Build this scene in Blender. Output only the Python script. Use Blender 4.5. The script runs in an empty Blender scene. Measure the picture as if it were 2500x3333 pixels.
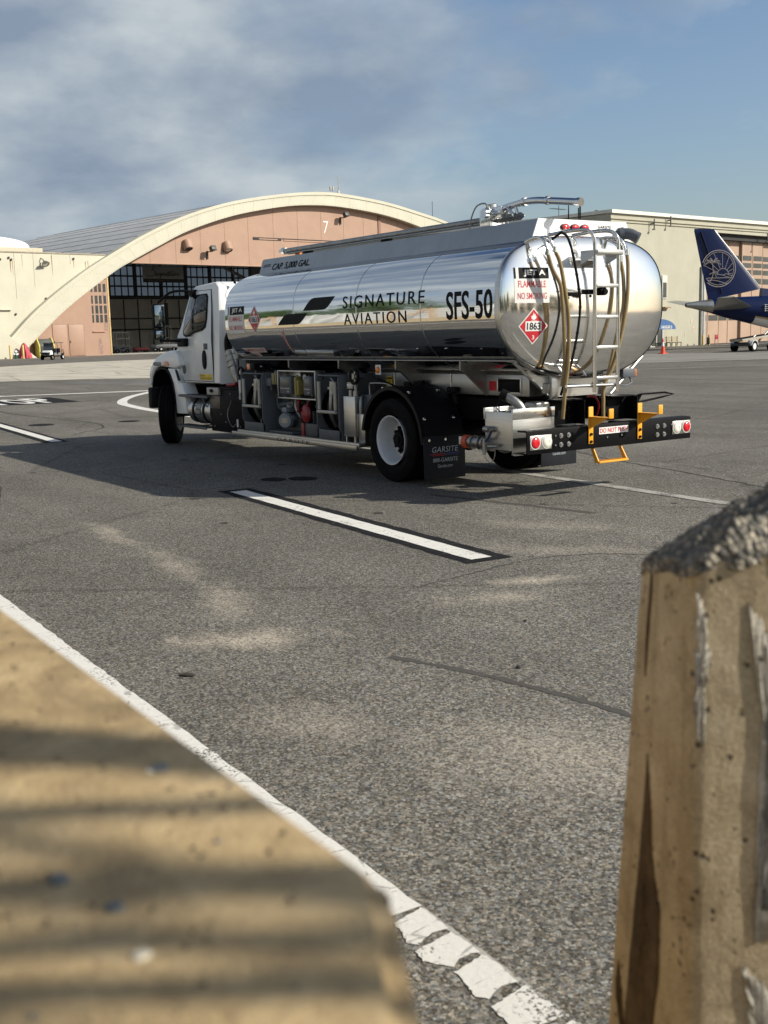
import bpy, bmesh, math, random
from mathutils import Vector, Matrix
R = math.radians
PI = math.pi
scene = bpy.context.scene
COL = scene.collection
random.seed(7)

# ------------------------------------------------------------------ camera
cam_d = bpy.data.cameras.new("camera")
cam = bpy.data.objects.new("camera", cam_d)
COL.objects.link(cam)
CAM_LOC = Vector((-11.236, 8.903, 1.789))
yaw, pitch, roll = -0.593, -0.157, -0.027
F = Vector((math.cos(pitch) * math.cos(yaw), math.cos(pitch) * math.sin(yaw), math.sin(pitch)))
rr = F.cross(Vector((0, 0, 1))).normalized()
uu = rr.cross(F)
cr, sr = math.cos(roll), math.sin(roll)
RX = cr * rr + sr * uu
UX = -sr * rr + cr * uu
cam.matrix_world = Matrix(((RX.x, UX.x, -F.x, CAM_LOC.x), (RX.y, UX.y, -F.y, CAM_LOC.y),
                           (RX.z, UX.z, -F.z, CAM_LOC.z), (0, 0, 0, 1)))
cam_d.sensor_fit = 'VERTICAL'
cam_d.sensor_height = 36.0
cam_d.lens = 3631.7 / 3333 * 36
cam_d.clip_start = 0.05
cam_d.clip_end = 3000
cam_d.dof.use_dof = True
cam_d.dof.focus_distance = 17.0
cam_d.dof.aperture_fstop = 6.3
scene.camera = cam

# ------------------------------------------------------------------ light
SUN_AZ = math.atan2(-1.077, -1.23)           # direction towards the sun, seen from above
SUN_EL = math.atan(1 / math.hypot(1.23, 1.077))
sun_d = bpy.data.lights.new("sun", 'SUN')
sun_d.energy = 5.0
sun_d.angle = R(0.53)
sun_d.color = (1.0, 0.93, 0.80)
sun = bpy.data.objects.new("sun", sun_d)
COL.objects.link(sun)
to_sun = Vector((math.cos(SUN_AZ) * math.cos(SUN_EL), math.sin(SUN_AZ) * math.cos(SUN_EL), math.sin(SUN_EL)))
sun.rotation_euler = to_sun.to_track_quat('Z', 'Y').to_euler()

world = bpy.data.worlds.new("World")
scene.world = world
world.use_nodes = True
wn, wl = world.node_tree.nodes, world.node_tree.links
wn.clear()


def wnode(t, **kw):
    n = wn.new(t)
    for k, v in kw.items():
        setattr(n, k, v)
    return n


w_out = wnode('ShaderNodeOutputWorld')
w_bg = wnode('ShaderNodeBackground')
w_bg.inputs['Strength'].default_value = 0.072
CLOUD_D, CLOUD_M, CLOUD_B = (3.0, 3.8, 5.0), (4.3, 5.1, 6.0), (6.5, 7.2, 7.6)
sky = wnode('ShaderNodeTexSky', sky_type='NISHITA', sun_disc=False)
sky.sun_elevation = SUN_EL
sky.sun_rotation = PI / 2 - SUN_AZ
sky.air_density = 1.0
sky.dust_density = 1.6
sky.ozone_density = 2.0
tc = wnode('ShaderNodeTexCoord')
sep = wnode('ShaderNodeSeparateXYZ')
wl.new(tc.outputs['Generated'], sep.inputs[0])


def wmath(op, a, b=None, clamp=False):
    n = wnode('ShaderNodeMath', operation=op, use_clamp=clamp)
    for i, v in enumerate((a, b)):
        if v is None:
            continue
        if isinstance(v, (int, float)):
            n.inputs[i].default_value = v
        else:
            wl.new(v, n.inputs[i])
    return n.outputs[0]


# clouds: noise over direction and height above the horizon
cmb = wnode('ShaderNodeCombineXYZ')
wl.new(sep.outputs[0], cmb.inputs[0])
wl.new(sep.outputs[1], cmb.inputs[1])
wl.new(wmath('MULTIPLY', wmath('POWER', wmath('MAXIMUM', sep.outputs[2], 0.0), 0.75), 1.9), cmb.inputs[2])


def wnoise(scale, detail, rough, off, dist=0.0):
    m = wnode('ShaderNodeMapping')
    m.inputs['Location'].default_value = off
    wl.new(cmb.outputs[0], m.inputs[0])
    n = wnode('ShaderNodeTexNoise')
    n.inputs['Scale'].default_value = scale
    n.inputs['Detail'].default_value = detail
    n.inputs['Roughness'].default_value = rough
    n.inputs['Distortion'].default_value = dist
    wl.new(m.outputs[0], n.inputs['Vector'])
    return n.outputs['Fac']


def wramp(fac, stops):
    n = wnode('ShaderNodeValToRGB')
    els = n.color_ramp.elements
    els[0].position, els[0].color = stops[0][0], (*stops[0][1], 1)
    els[1].position, els[1].color = stops[-1][0], (*stops[-1][1], 1)
    for p, c in stops[1:-1]:
        e = els.new(p)
        e.color = (*c, 1)
    wl.new(fac, n.inputs[0])
    return n.outputs[0]


def wmix(fac, a, b, mode='MIX'):
    n = wnode('ShaderNodeMix', data_type='RGBA', blend_type=mode)
    if isinstance(fac, (int, float)):
        n.inputs[0].default_value = fac
    else:
        wl.new(fac, n.inputs[0])
    for i, v in ((6, a), (7, b)):
        if isinstance(v, tuple):
            n.inputs[i].default_value = (*v, 1)
        else:
            wl.new(v, n.inputs[i])
    return n.outputs[2]


# a cloud bank over the arched hangar thins out to clear blue towards the flat hangar and overhead
bank = wmath('ADD', wmath('MULTIPLY', sep.outputs[0], 0.56), wmath('MULTIPLY', sep.outputs[1], 0.83))
bank = wmath('MINIMUM', wmath('ADD', wmath('MAXIMUM', bank, -0.28), 0.05), 0.24)
big = wnoise(3.4, 7, 0.52, (0.35, 1.7, 0.6), 0.0)
wisp = wnoise(12.0, 6, 0.55, (7.7, 4.2, 0.0), 0.0)
dens = wmath('ADD', wmath('MULTIPLY', big, 0.8), wmath('MULTIPLY', wisp, 0.2))
dens = wmath('ADD', dens, wmath('MULTIPLY', bank, 0.85))
dens = wmath('SUBTRACT', dens, wmath('MULTIPLY', wmath('MAXIMUM', wmath('SUBTRACT', sep.outputs[2], 0.28), 0.0), 0.8))
mask = wramp(dens, [(0.37, (0, 0, 0)), (0.47, (0.60, 0.60, 0.60)), (0.62, (0.96, 0.96, 0.96))])
puff = wnoise(5.6, 8, 0.52, (1.2, 9.4, 0.35), 0.0)
cloud = wramp(puff, [(0.36, CLOUD_D), (0.48, CLOUD_M), (0.62, CLOUD_B)])
# low haze brightens the sky towards the horizon
clear = wmix(1.0, sky.outputs[0], wramp(sep.outputs[2], [(0.0, (1.5, 1.46, 1.40)), (0.28, (1.45, 1.50, 1.55)), (0.70, (0.50, 0.62, 0.80))]), 'MULTIPLY')
# bright hazy glow of the sky round the sun
sund = wnode('ShaderNodeVectorMath', operation='DOT_PRODUCT')
wl.new(tc.outputs['Generated'], sund.inputs[0])
sund.inputs[1].default_value = to_sun
glow = wmath('POWER', wmath('MAXIMUM', sund.outputs['Value'], 0.0), 3.5)
final = wmix(wmath('MULTIPLY', glow, 0.7), wmix(mask, clear, cloud), (11.0, 11.6, 11.6))
wl.new(final, w_bg.inputs['Color'])
wl.new(w_bg.outputs[0], w_out.inputs['Surface'])

scene.view_settings.view_transform = 'Standard'
scene.view_settings.look = 'None'
scene.view_settings.exposure = 0.2
scene.view_settings.gamma = 1.0

# ------------------------------------------------------------------ materials
MATS = {}


class NT:
    def __init__(self, mat):
        self.t = mat.node_tree
        self.n, self.l = self.t.nodes, self.t.links

    def node(self, t, **kw):
        n = self.n.new(t)
        for k, v in kw.items():
            setattr(n, k, v)
        return n

    def put(self, sock, v):
        if isinstance(v, (int, float)):
            sock.default_value = v
        elif isinstance(v, tuple):
            sock.default_value = (*v, 1) if (len(v) == 3 and sock.type == 'RGBA') else v
        else:
            self.l.new(v, sock)

    def math(self, op, a, b=None, clamp=False):
        n = self.node('ShaderNodeMath', operation=op, use_clamp=clamp)
        self.put(n.inputs[0], a)
        if b is not None:
            self.put(n.inputs[1], b)
        return n.outputs[0]

    def coord(self, scale=(1, 1, 1), loc=(0, 0, 0), rot=(0, 0, 0)):
        c = self.node('ShaderNodeTexCoord')
        m = self.node('ShaderNodeMapping')
        m.inputs['Scale'].default_value = scale
        m.inputs['Location'].default_value = loc
        m.inputs['Rotation'].default_value = rot
        self.l.new(c.outputs['Object'], m.inputs[0])
        return m.outputs[0]

    def noise(self, vec, scale, detail=4, rough=0.55, dist=0.0):
        n = self.node('ShaderNodeTexNoise')
        n.inputs['Scale'].default_value = scale
        n.inputs['Detail'].default_value = detail
        n.inputs['Roughness'].default_value = rough
        n.inputs['Distortion'].default_value = dist
        self.l.new(vec, n.inputs['Vector'])
        return n.outputs['Fac']

    def voronoi(self, vec, scale, feature='F1', out='Distance', rnd=1.0):
        n = self.node('ShaderNodeTexVoronoi', feature=feature)
        n.inputs['Scale'].default_value = scale
        n.inputs['Randomness'].default_value = rnd
        self.l.new(vec, n.inputs['Vector'])
        return n.outputs[out]

    def ramp(self, fac, stops):
        n = self.node('ShaderNodeValToRGB')
        els = n.color_ramp.elements

        def c4(c):
            return (c, c, c, 1) if isinstance(c, (int, float)) else (*c, 1)
        els[0].position, els[0].color = stops[0][0], c4(stops[0][1])
        els[1].position, els[1].color = stops[-1][0], c4(stops[-1][1])
        for p, c in stops[1:-1]:
            e = els.new(p)
            e.color = c4(c)
        self.l.new(fac, n.inputs[0])
        return n.outputs[0]

    def mix(self, fac, a, b, mode='MIX'):
        n = self.node('ShaderNodeMix', data_type='RGBA', blend_type=mode)
        self.put(n.inputs[0], fac)
        self.put(n.inputs[6], a)
        self.put(n.inputs[7], b)
        return n.outputs[2]

    def bump(self, h, strength=0.3, dist=0.01, normal=None):
        n = self.node('ShaderNodeBump')
        n.inputs['Strength'].default_value = strength
        n.inputs['Distance'].default_value = dist
        self.l.new(h, n.inputs['Height'])
        if normal is not None:
            self.l.new(normal, n.inputs['Normal'])
        return n.outputs[0]


def new_mat(name):
    m = bpy.data.materials.new(name)
    m.use_nodes = True
    t = NT(m)
    b = t.n['Principled BSDF']
    return m, t, b


def M(name, col=(0.5, 0.5, 0.5), rough=0.5, metal=0.0, var=0.12, vs=3.0, bump=0.0, bs=40.0, bd=0.01,
      coat=0.0, rvar=0.0, streak=0.0, spec=0.5, stretch=(1, 1, 1)):
    """a painted / metal / plastic surface with uneven tone"""
    if name in MATS:
        return MATS[name]
    m, t, b = new_mat(name)
    vec = t.coord(stretch)
    nz = t.noise(vec, vs, 6, 0.6)
    lo = tuple(c * (1 - var) for c in col)
    hi = tuple(min(1, c * (1 + var)) for c in col)
    colr = t.ramp(nz, [(0.3, lo), (0.7, hi)])
    if streak:
        sv = t.coord((9, 9, 0.35))
        sn = t.noise(sv, 1.0, 5, 0.6)
        sm = t.ramp(sn, [(0.52, 0.0), (0.75, 1.0)])
        sm = t.math('MULTIPLY', sm, streak)
        colr = t.mix(sm, colr, tuple(c * 0.55 for c in col))
    t.put(b.inputs['Base Color'], colr)
    b.inputs['Metallic'].default_value = metal
    if rvar:
        rn = t.noise(vec, vs * 4, 4)
        t.put(b.inputs['Roughness'], t.math('ADD', rough - rvar, t.math('MULTIPLY', rn, 2 * rvar)))
    else:
        b.inputs['Roughness'].default_value = rough
    b.inputs['Specular IOR Level'].default_value = spec
    if coat:
        b.inputs['Coat Weight'].default_value = coat
        b.inputs['Coat Roughness'].default_value = 0.05
    if bump:
        bn = t.noise(t.coord(), bs, 5)
        t.put(b.inputs['Normal'], t.bump(bn, bump, bd))
    MATS[name] = m
    return m


# ------------------------------------------------------------------ mesh helpers
class MB:
    """collects shapes in one bmesh and links them as one mesh object"""

    def __init__(self):
        self.b = bmesh.new()

    def _merge(self, other):
        me = bpy.data.meshes.new("tmp")
        other.to_mesh(me)
        other.free()
        self.b.from_mesh(me)
        bpy.data.meshes.remove(me)
        return self

    def box(self, x0, x1, y0, y1, z0, z1, bev=0.0, rot=None, seg=2):
        o = bmesh.new()
        bmesh.ops.create_cube(o, size=1.0)
        cx, cy, cz = (x0 + x1) / 2, (y0 + y1) / 2, (z0 + z1) / 2
        for v in o.verts:
            v.co = Vector((v.co.x * abs(x1 - x0), v.co.y * abs(y1 - y0), v.co.z * abs(z1 - z0)))
        if bev:
            bmesh.ops.bevel(o, geom=o.edges[:], offset=bev, segments=seg, affect='EDGES', profile=0.5)
        mt = Matrix.Translation((cx, cy, cz))
        if rot is not None:
            mt = mt @ rot.to_4x4()
        o.transform(mt)
        return self._merge(o)

    def prism(self, pts, axis, a0, a1, bev=0.0, seg=2):
        """polygon pts extruded along an axis; axis 'y': pts are (x,z); 'x': (y,z); 'z': (x,y)"""
        o = bmesh.new()

        def P(p, a):
            if axis == 'y':
                return (p[0], a, p[1])
            if axis == 'x':
                return (a, p[0], p[1])
            return (p[0], p[1], a)
        v0 = [o.verts.new(P(p, a0)) for p in pts]
        v1 = [o.verts.new(P(p, a1)) for p in pts]
        n = len(pts)
        o.faces.new(v0)
        o.faces.new(v1[::-1])
        for i in range(n):
            o.faces.new((v0[i], v1[i], v1[(i + 1) % n], v0[(i + 1) % n]))
        bmesh.ops.recalc_face_normals(o, faces=o.faces[:])
        if bev:
            bmesh.ops.bevel(o, geom=o.edges[:], offset=bev, segments=seg, affect='EDGES', profile=0.5)
        return self._merge(o)

    def tube(self, path, r, n=10, cap=True, rads=None, closed=False):
        o = bmesh.new()
        P = [Vector(p) for p in path]
        k = len(P)
        rings = []
        up = None
        for i in range(k):
            if closed:
                d = (P[(i + 1) % k] - P[i - 1])
            elif i == 0:
                d = P[1] - P[0]
            elif i == k - 1:
                d = P[-1] - P[-2]
            else:
                d = (P[i + 1] - P[i]).normalized() + (P[i] - P[i - 1]).normalized()
            d = d.normalized() if d.length > 1e-9 else Vector((0, 0, 1))
            if up is None:
                up = Vector((0, 0, 1)) if abs(d.z) < 0.9 else Vector((1, 0, 0))
            s = d.cross(up)
            if s.length < 1e-6:
                s = d.orthogonal()
            s.normalize()
            up = s.cross(d).normalized()
            rad = rads[i] if rads else r
            rings.append([o.verts.new(P[i] + (s * math.cos(2 * PI * j / n) + up * math.sin(2 * PI * j / n)) * rad) for j in range(n)])
        for i in range(k - 1 + (1 if closed else 0)):
            a, c = rings[i], rings[(i + 1) % k]
            for j in range(n):
                o.faces.new((a[j], a[(j + 1) % n], c[(j + 1) % n], c[j]))
        if cap and not closed:
            o.faces.new(rings[0][::-1])
            o.faces.new(rings[-1])
        bmesh.ops.recalc_face_normals(o, faces=o.faces[:])
        return self._merge(o)

    def cyl(self, p0, p1, r, n=20, r1=None):
        return self.tube([p0, p1], r, n, rads=[r, r if r1 is None else r1])

    def lathe(self, prof, org, axis, n=40, a0=0.0, a1=2 * PI):
        """prof: (distance along axis, radius); axis a Vector; full or partial turn"""
        o = bmesh.new()
        ax = Vector(axis).normalized()
        s = ax.orthogonal().normalized()
        if abs(ax.y) > 0.9:
            s = Vector((1, 0, 0))
        t = ax.cross(s)
        full = abs(a1 - a0 - 2 * PI) < 1e-6
        cnt = n if full else n + 1
        org = Vector(org)
        rings = []
        for d, r in prof:
            if r < 1e-6:
                v = o.verts.new(org + ax * d)
                rings.append([v] * cnt)
            else:
                rings.append([o.verts.new(org + ax * d + (s * math.cos(a0 + (a1 - a0) * j / n) + t * math.sin(a0 + (a1 - a0) * j / n)) * r) for j in range(cnt)])
        for i in range(len(rings) - 1):
            a, c = rings[i], rings[i + 1]
            for j in range(n):
                j2 = (j + 1) % cnt
                vs = []
                for v in (a[j], a[j2], c[j2], c[j]):
                    if v not in vs:
                        vs.append(v)
                if len(vs) >= 3:
                    try:
                        o.faces.new(vs)
                    except ValueError:
                        pass
        bmesh.ops.recalc_face_normals(o, faces=o.faces[:])
        return self._merge(o)

    def loft(self, secs, cap=True, closed=True):
        """secs: rings of equal point count"""
        o = bmesh.new()
        rings = [[o.verts.new(p) for p in s] for s in secs]
        n = len(rings[0])
        for a, c in zip(rings, rings[1:]):
            for j in range(n if closed else n - 1):
                o.faces.new((a[j], a[(j + 1) % n], c[(j + 1) % n], c[j]))
        if cap and closed:
            o.faces.new(rings[0][::-1])
            o.faces.new(rings[-1])
        bmesh.ops.recalc_face_normals(o, faces=o.faces[:])
        return self._merge(o)

    def poly(self, pts):
        o = bmesh.new()
        o.faces.new([o.verts.new(p) for p in pts])
        return self._merge(o)

    def slab(self, pts, nrm, th):
        """a flat polygon of 3D points thickened along nrm"""
        o = bmesh.new()
        nv = Vector(nrm).normalized() * th
        a = [o.verts.new(Vector(p)) for p in pts]
        c = [o.verts.new(Vector(p) + nv) for p in pts]
        n = len(a)
        o.faces.new(a)
        o.faces.new(c[::-1])
        for i in range(n):
            o.faces.new((a[i], c[i], c[(i + 1) % n], a[(i + 1) % n]))
        bmesh.ops.recalc_face_normals(o, faces=o.faces[:])
        return self._merge(o)

    def xform(self, mt):
        self.b.transform(mt)
        return self

    def build(self, name, mat, parent=None, smooth=True, angle=35, label=None):
        me = bpy.data.meshes.new(name)
        self.b.to_mesh(me)
        self.b.free()
        if smooth:
            me.polygons.foreach_set('use_smooth', [True] * len(me.polygons))
            me.set_sharp_from_angle(angle=R(angle))
        ob = bpy.data.objects.new(name, me)
        COL.objects.link(ob)
        if mat is not None:
            me.materials.append(mat)
        if parent is not None:
            ob.parent = parent
        if label:
            ob['label'] = label
        return ob


def tag(o, label=None, cat=None, group=None, kind=None):
    if label:
        o['label'] = label
    if cat:
        o['category'] = cat
    if group:
        o['group'] = group
    if kind:
        o['kind'] = kind
    return o


def thing(name, label, cat, loc=(0, 0, 0), rz=0.0, group=None):
    o = bpy.data.objects.new(name, None)
    o.empty_display_size = 0.3
    COL.objects.link(o)
    o.location = loc
    o.rotation_euler = (0, 0, rz)
    return tag(o, label, cat, group)


def dup(o, loc, rz, label=None, sc=None):
    def cp(s, par):
        c = s.copy()
        COL.objects.link(c)
        if par is not None:
            c.parent = par
        for ch in s.children:
            cp(ch, c)
        return c
    c = cp(o, None)
    c.location = loc
    c.rotation_euler = (0, 0, rz)
    if sc is not None:
        c.scale = sc
    if label:
        c['label'] = label
    return c


def arc(cx, cz, r, a0, a1, n):
    return [(cx + r * math.cos(R(a0 + (a1 - a0) * i / n)), cz + r * math.sin(R(a0 + (a1 - a0) * i / n))) for i in range(n + 1)]


def smooth_path(pts, k=6):
    """Catmull-Rom through 3D points"""
    P = [Vector(p) for p in pts]
    P = [P[0] * 2 - P[1]] + P + [P[-1] * 2 - P[-2]]
    out = []
    for i in range(1, len(P) - 2):
        a, b, c, d = P[i - 1:i + 3]
        for j in range(k):
            t = j / k
            out.append(0.5 * ((2 * b) + (c - a) * t + (2 * a - 5 * b + 4 * c - d) * t * t + (3 * b - a - 3 * c + d) * t ** 3))
    out.append(P[-2])
    return out


# lettering: built-in font turned into mesh, fitted into a box and laid on a surface
def glyphs(body, shear=0.0, bold=0.0, spacing=1.0):
    cu = bpy.data.curves.new("txt", 'FONT')
    cu.body = body
    cu.size = 1.0
    cu.shear = shear
    cu.offset = bold
    cu.space_character = spacing
    cu.resolution_u = 4
    cu.fill_mode = 'BOTH'
    ob = bpy.data.objects.new("txt", cu)
    COL.objects.link(ob)
    dg = bpy.context.evaluated_depsgraph_get()
    me = bpy.data.meshes.new_from_object(ob.evaluated_get(dg))
    bpy.data.objects.remove(ob)
    bpy.data.curves.remove(cu)
    b = bmesh.new()
    b.from_mesh(me)
    bpy.data.meshes.remove(me)
    return b


def fit_bm(b, u0, u1, v0, v1):
    xs = [v.co.x for v in b.verts]
    ys = [v.co.y for v in b.verts]
    x0, x1, y0, y1 = min(xs), max(xs), min(ys), max(ys)
    for v in b.verts:
        v.co = Vector((u0 + (v.co.x - x0) / (x1 - x0) * (u1 - u0), v0 + (v.co.y - y0) / (y1 - y0) * (v1 - v0), 0))


def slice_bm(b, step, axis=1):
    lo = min(v.co[axis] for v in b.verts)
    hi = max(v.co[axis] for v in b.verts)
    k = int((hi - lo) / step)
    nrm = Vector((0, 1, 0)) if axis == 1 else Vector((1, 0, 0))
    for i in range(1, k + 1):
        c = lo + (hi - lo) * i / (k + 1)
        bmesh.ops.bisect_plane(b, geom=b.verts[:] + b.edges[:] + b.faces[:], plane_co=nrm * c, plane_no=nrm, dist=1e-6)


def decal(items, fmap, step=None):
    """items: bmeshes or 2D polygons (u,v) -> MB with every point sent through fmap(u,v)"""
    out = MB()
    for it in items:
        if isinstance(it, list):
            b = bmesh.new()
            b.faces.new([b.verts.new((p[0], p[1], 0)) for p in it])
            bmesh.ops.triangulate(b, faces=b.faces[:])
        else:
            b = it
        if step:
            slice_bm(b, step, 1)
            slice_bm(b, step, 0)
        for v in b.verts:
            v.co = Vector(fmap(v.co.x, v.co.y))
        out._merge(b)
    return out


def text(body, u0, u1, v0, v1, **kw):
    b = glyphs(body, **kw)
    fit_bm(b, u0, u1, v0, v1)
    return b


def rect(u0, u1, v0, v1):
    return [(u0, v0), (u1, v0), (u1, v1), (u0, v1)]


def plane_map(org, ux, uy):
    o, a, c = Vector(org), Vector(ux), Vector(uy)
    return lambda u, v: o + a * u + c * v


def shift(fmap, nrm, e):
    nv = Vector(nrm) * e
    return lambda u, v: Vector(fmap(u, v)) + nv

# ================================================================== setting: ground and paint
def asphalt(name, base, speck, dust_spots=False, coarse=1.0, lane=0.0):
    m, t, b = new_mat(name)
    vec = t.coord()
    v = t.voronoi(vec, 88 * coarse, out='Color')
    bw = t.node('ShaderNodeSeparateXYZ')
    t.put(bw.inputs[0], v)
    v2 = t.voronoi(vec, 210 * coarse, out='Color')
    bw2 = t.node('ShaderNodeSeparateXYZ')
    t.put(bw2.inputs[0], v2)
    a = t.noise(vec, 150 * coarse, 2, 0.7)
    g = t.math('ADD', t.math('MULTIPLY', bw.outputs[0], 0.50), t.math('ADD', t.math('MULTIPLY', bw2.outputs[0], 0.28), t.math('MULTIPLY', a, 0.22)))
    sp = lambda k: tuple(c * k for c in base)
    col = t.ramp(g, [(0.16, sp(0.25)), (0.36, sp(0.60)), (0.52, sp(1.0)), (0.70, sp(1.6)), (0.82, sp(2.4)), (0.93, sp(3.6))])
    hue = t.ramp(bw.outputs[1], [(0.2, (1.06, 0.99, 0.90)), (0.5, (1, 1, 1)), (0.8, (0.94, 1.0, 1.08))])
    col = t.mix(1.0, col, hue, 'MULTIPLY')
    # large uneven tone, wheel-polished lanes and oil-dark areas
    big = t.noise(vec, 0.16, 5, 0.6, 0.5)
    col = t.mix(1.0, col, t.ramp(big, [(0.3, 0.80), (0.5, 1.0), (0.72, 1.22)]), 'MULTIPLY')
    mid = t.noise(vec, 1.1, 5, 0.65, 0.3)
    col = t.mix(1.0, col, t.ramp(mid, [(0.3, 0.86), (0.6, 1.03), (0.75, 1.12)]), 'MULTIPLY')
    lanes = t.noise(t.coord((0.05, 0.9, 1), rot=(0, 0, R(4))), 1.0, 3, 0.5)
    col = t.mix(1.0, col, t.ramp(lanes, [(0.35, 0.88), (0.65, 1.08)]), 'MULTIPLY')
    if dust_spots:
        # sand and dust drifted on the asphalt, each patch where it lies
        sepn = t.node('ShaderNodeSeparateXYZ')
        t.put(sepn.inputs[0], vec)
        warp = t.noise(t.coord((1.0, 2.6, 1.0), rot=(0, 0, R(-20))), 2.0, 7, 0.7)
        fine_ = t.noise(vec, 28, 3, 0.7)
        total = None
        for cx, cy, ra, rb, ang, amt in dust_spots:
            dx = t.math('SUBTRACT', sepn.outputs[0], cx)
            dy = t.math('SUBTRACT', sepn.outputs[1], cy)
            ca, sa = math.cos(R(ang)), math.sin(R(ang))
            u = t.math('DIVIDE', t.math('ADD', t.math('MULTIPLY', dx, ca), t.math('MULTIPLY', dy, sa)), ra)
            w = t.math('DIVIDE', t.math('SUBTRACT', t.math('MULTIPLY', dy, ca), t.math('MULTIPLY', dx, sa)), rb)
            d = t.math('SQRT', t.math('ADD', t.math('MULTIPLY', u, u), t.math('MULTIPLY', w, w)))
            d = t.math('ADD', d, t.math('MULTIPLY', t.math('SUBTRACT', warp, 0.5), 2.4))
            k = t.math('MULTIPLY', t.math('SUBTRACT', 1.0, d, True), amt * 1.5)
            total = k if total is None else t.math('MAXIMUM', total, k)
        total = t.math('MULTIPLY', total, t.ramp(t.math('ADD', t.math('MULTIPLY', fine_, 0.5), t.math('MULTIPLY', g, 0.5)), [(0.30, 0.05), (0.62, 1.0)]), True)
        col = t.mix(total, col, (0.50, 0.445, 0.365))
    # hairline cracks
    cr_ = t.voronoi(t.coord((1, 1, 1)), 0.21, feature='DISTANCE_TO_EDGE')
    wob = t.noise(vec, 3.0, 4, 0.6)
    crk = t.ramp(t.math('ADD', cr_, t.math('MULTIPLY', t.math('SUBTRACT', wob, 0.5), 0.05)), [(0.0, 0.55), (0.004, 0.62), (0.012, 1.0)])
    col = t.mix(0.5, col, t.mix(1.0, col, crk, 'MULTIPLY'))
    t.put(b.inputs['Base Color'], col)
    b.inputs['Roughness'].default_value = 0.85
    b.inputs['Specular IOR Level'].default_value = 0.1
    t.put(b.inputs['Normal'], t.bump(g, 0.55, 0.006))
    return m


DUST = [(-5.35, 5.95, 0.55, 0.30, 60, 0.75), (-1.2, 5.25, 1.0, 0.16, -6, 0.55), (-2.9, 5.35, 0.9, 0.20, -10, 0.45),
        (-4.3, 5.6, 0.7, 0.22, -20, 0.45), (-5.25, 3.6, 0.42, 0.17, 75, 0.8), (-5.5, 4.1, 0.5, 0.22, 70, 0.5),
        (-7.9, 5.75, 0.9, 0.5, 30, 0.4), (-6.9, 6.4, 0.5, 0.3, 20, 0.35), (-3.6, 1.9, 1.0, 0.3, 30, 0.25),
        (-4.6, 2.6, 1.2, 0.25, 40, 0.3)]
g = MB()
g.poly([(-900, -900, 0), (900, -900, 0), (900, 900, 0), (-900, 900, 0)])
tag(g.build('ground', asphalt('asphalt', (0.162, 0.154, 0.136), 0.60, DUST), smooth=False), kind='structure')


def concrete_mat(name, base, crack):
    m, t, b = new_mat(name)
    vec = t.coord()
    a = t.noise(t.coord((0.22, 0.5, 1), rot=(0, 0, R(25))), 1.0, 7, 0.65, 0.6)
    col = t.ramp(a, [(0.3, tuple(c * 0.72 for c in base)), (0.5, base), (0.7, tuple(c * 1.16 for c in base))])
    s = t.noise(vec, 9, 5, 0.7)
    col = t.mix(1.0, col, t.ramp(s, [(0.3, 0.88), (0.7, 1.08)]), 'MULTIPLY')
    v = t.voronoi(t.coord((0.1, 0.3, 1), rot=(0, 0, R(30))), 1.0, feature='DISTANCE_TO_EDGE')
    w = t.noise(vec, 0.5, 4, 0.6)
    ck = t.ramp(t.math('ADD', v, t.math('MULTIPLY', t.math('SUBTRACT', w, 0.5), 0.12)), [(0.0, crack), (0.03, 1.0)])
    col = t.mix(1.0, col, ck, 'MULTIPLY')
    t.put(b.inputs['Base Color'], col)
    b.inputs['Roughness'].default_value = 0.85
    return m


def sheet(name, pts, z, mat):
    s_ = MB()
    s_.poly([(x, y, z) for x, y in pts])
    return tag(s_.build(name, mat, smooth=False), kind='structure')


sheet('concrete_apron', [(62, 12), (46.4, -6.85), (44.5, -10.2), (41.2, -13.0), (38, -18), (96, -40), (96.8, -36), (94.6, -27.4), (86.5, -17.9), (70, 12)], 0.004,
      concrete_mat('apron_concrete', (0.50, 0.46, 0.38), 0.6))
sheet('taxiway', [(38, -18), (29.7, -35), (26.4, -41), (15, -62), (0, -92), (45, -130), (36.5, -53.8), (44.5, -50.9), (96, -40)], 0.004,
      concrete_mat('taxiway_concrete', (0.235, 0.225, 0.20), 0.75))
sheet('hangar_apron', [(115, -5), (98, -26), (99, -40), (134, -60), (175, -60), (160, -5)], 0.004,
      concrete_mat('hangar_apron_concrete', (0.13, 0.12, 0.105), 0.8))
sheet('asphalt_patch', [(41.3, -7.7), (37.3, -11.3), (33, -17), (30, -13), (34.5, -8.4)], 0.004,
      concrete_mat('patch_asphalt', (0.15, 0.145, 0.135), 0.7))


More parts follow.
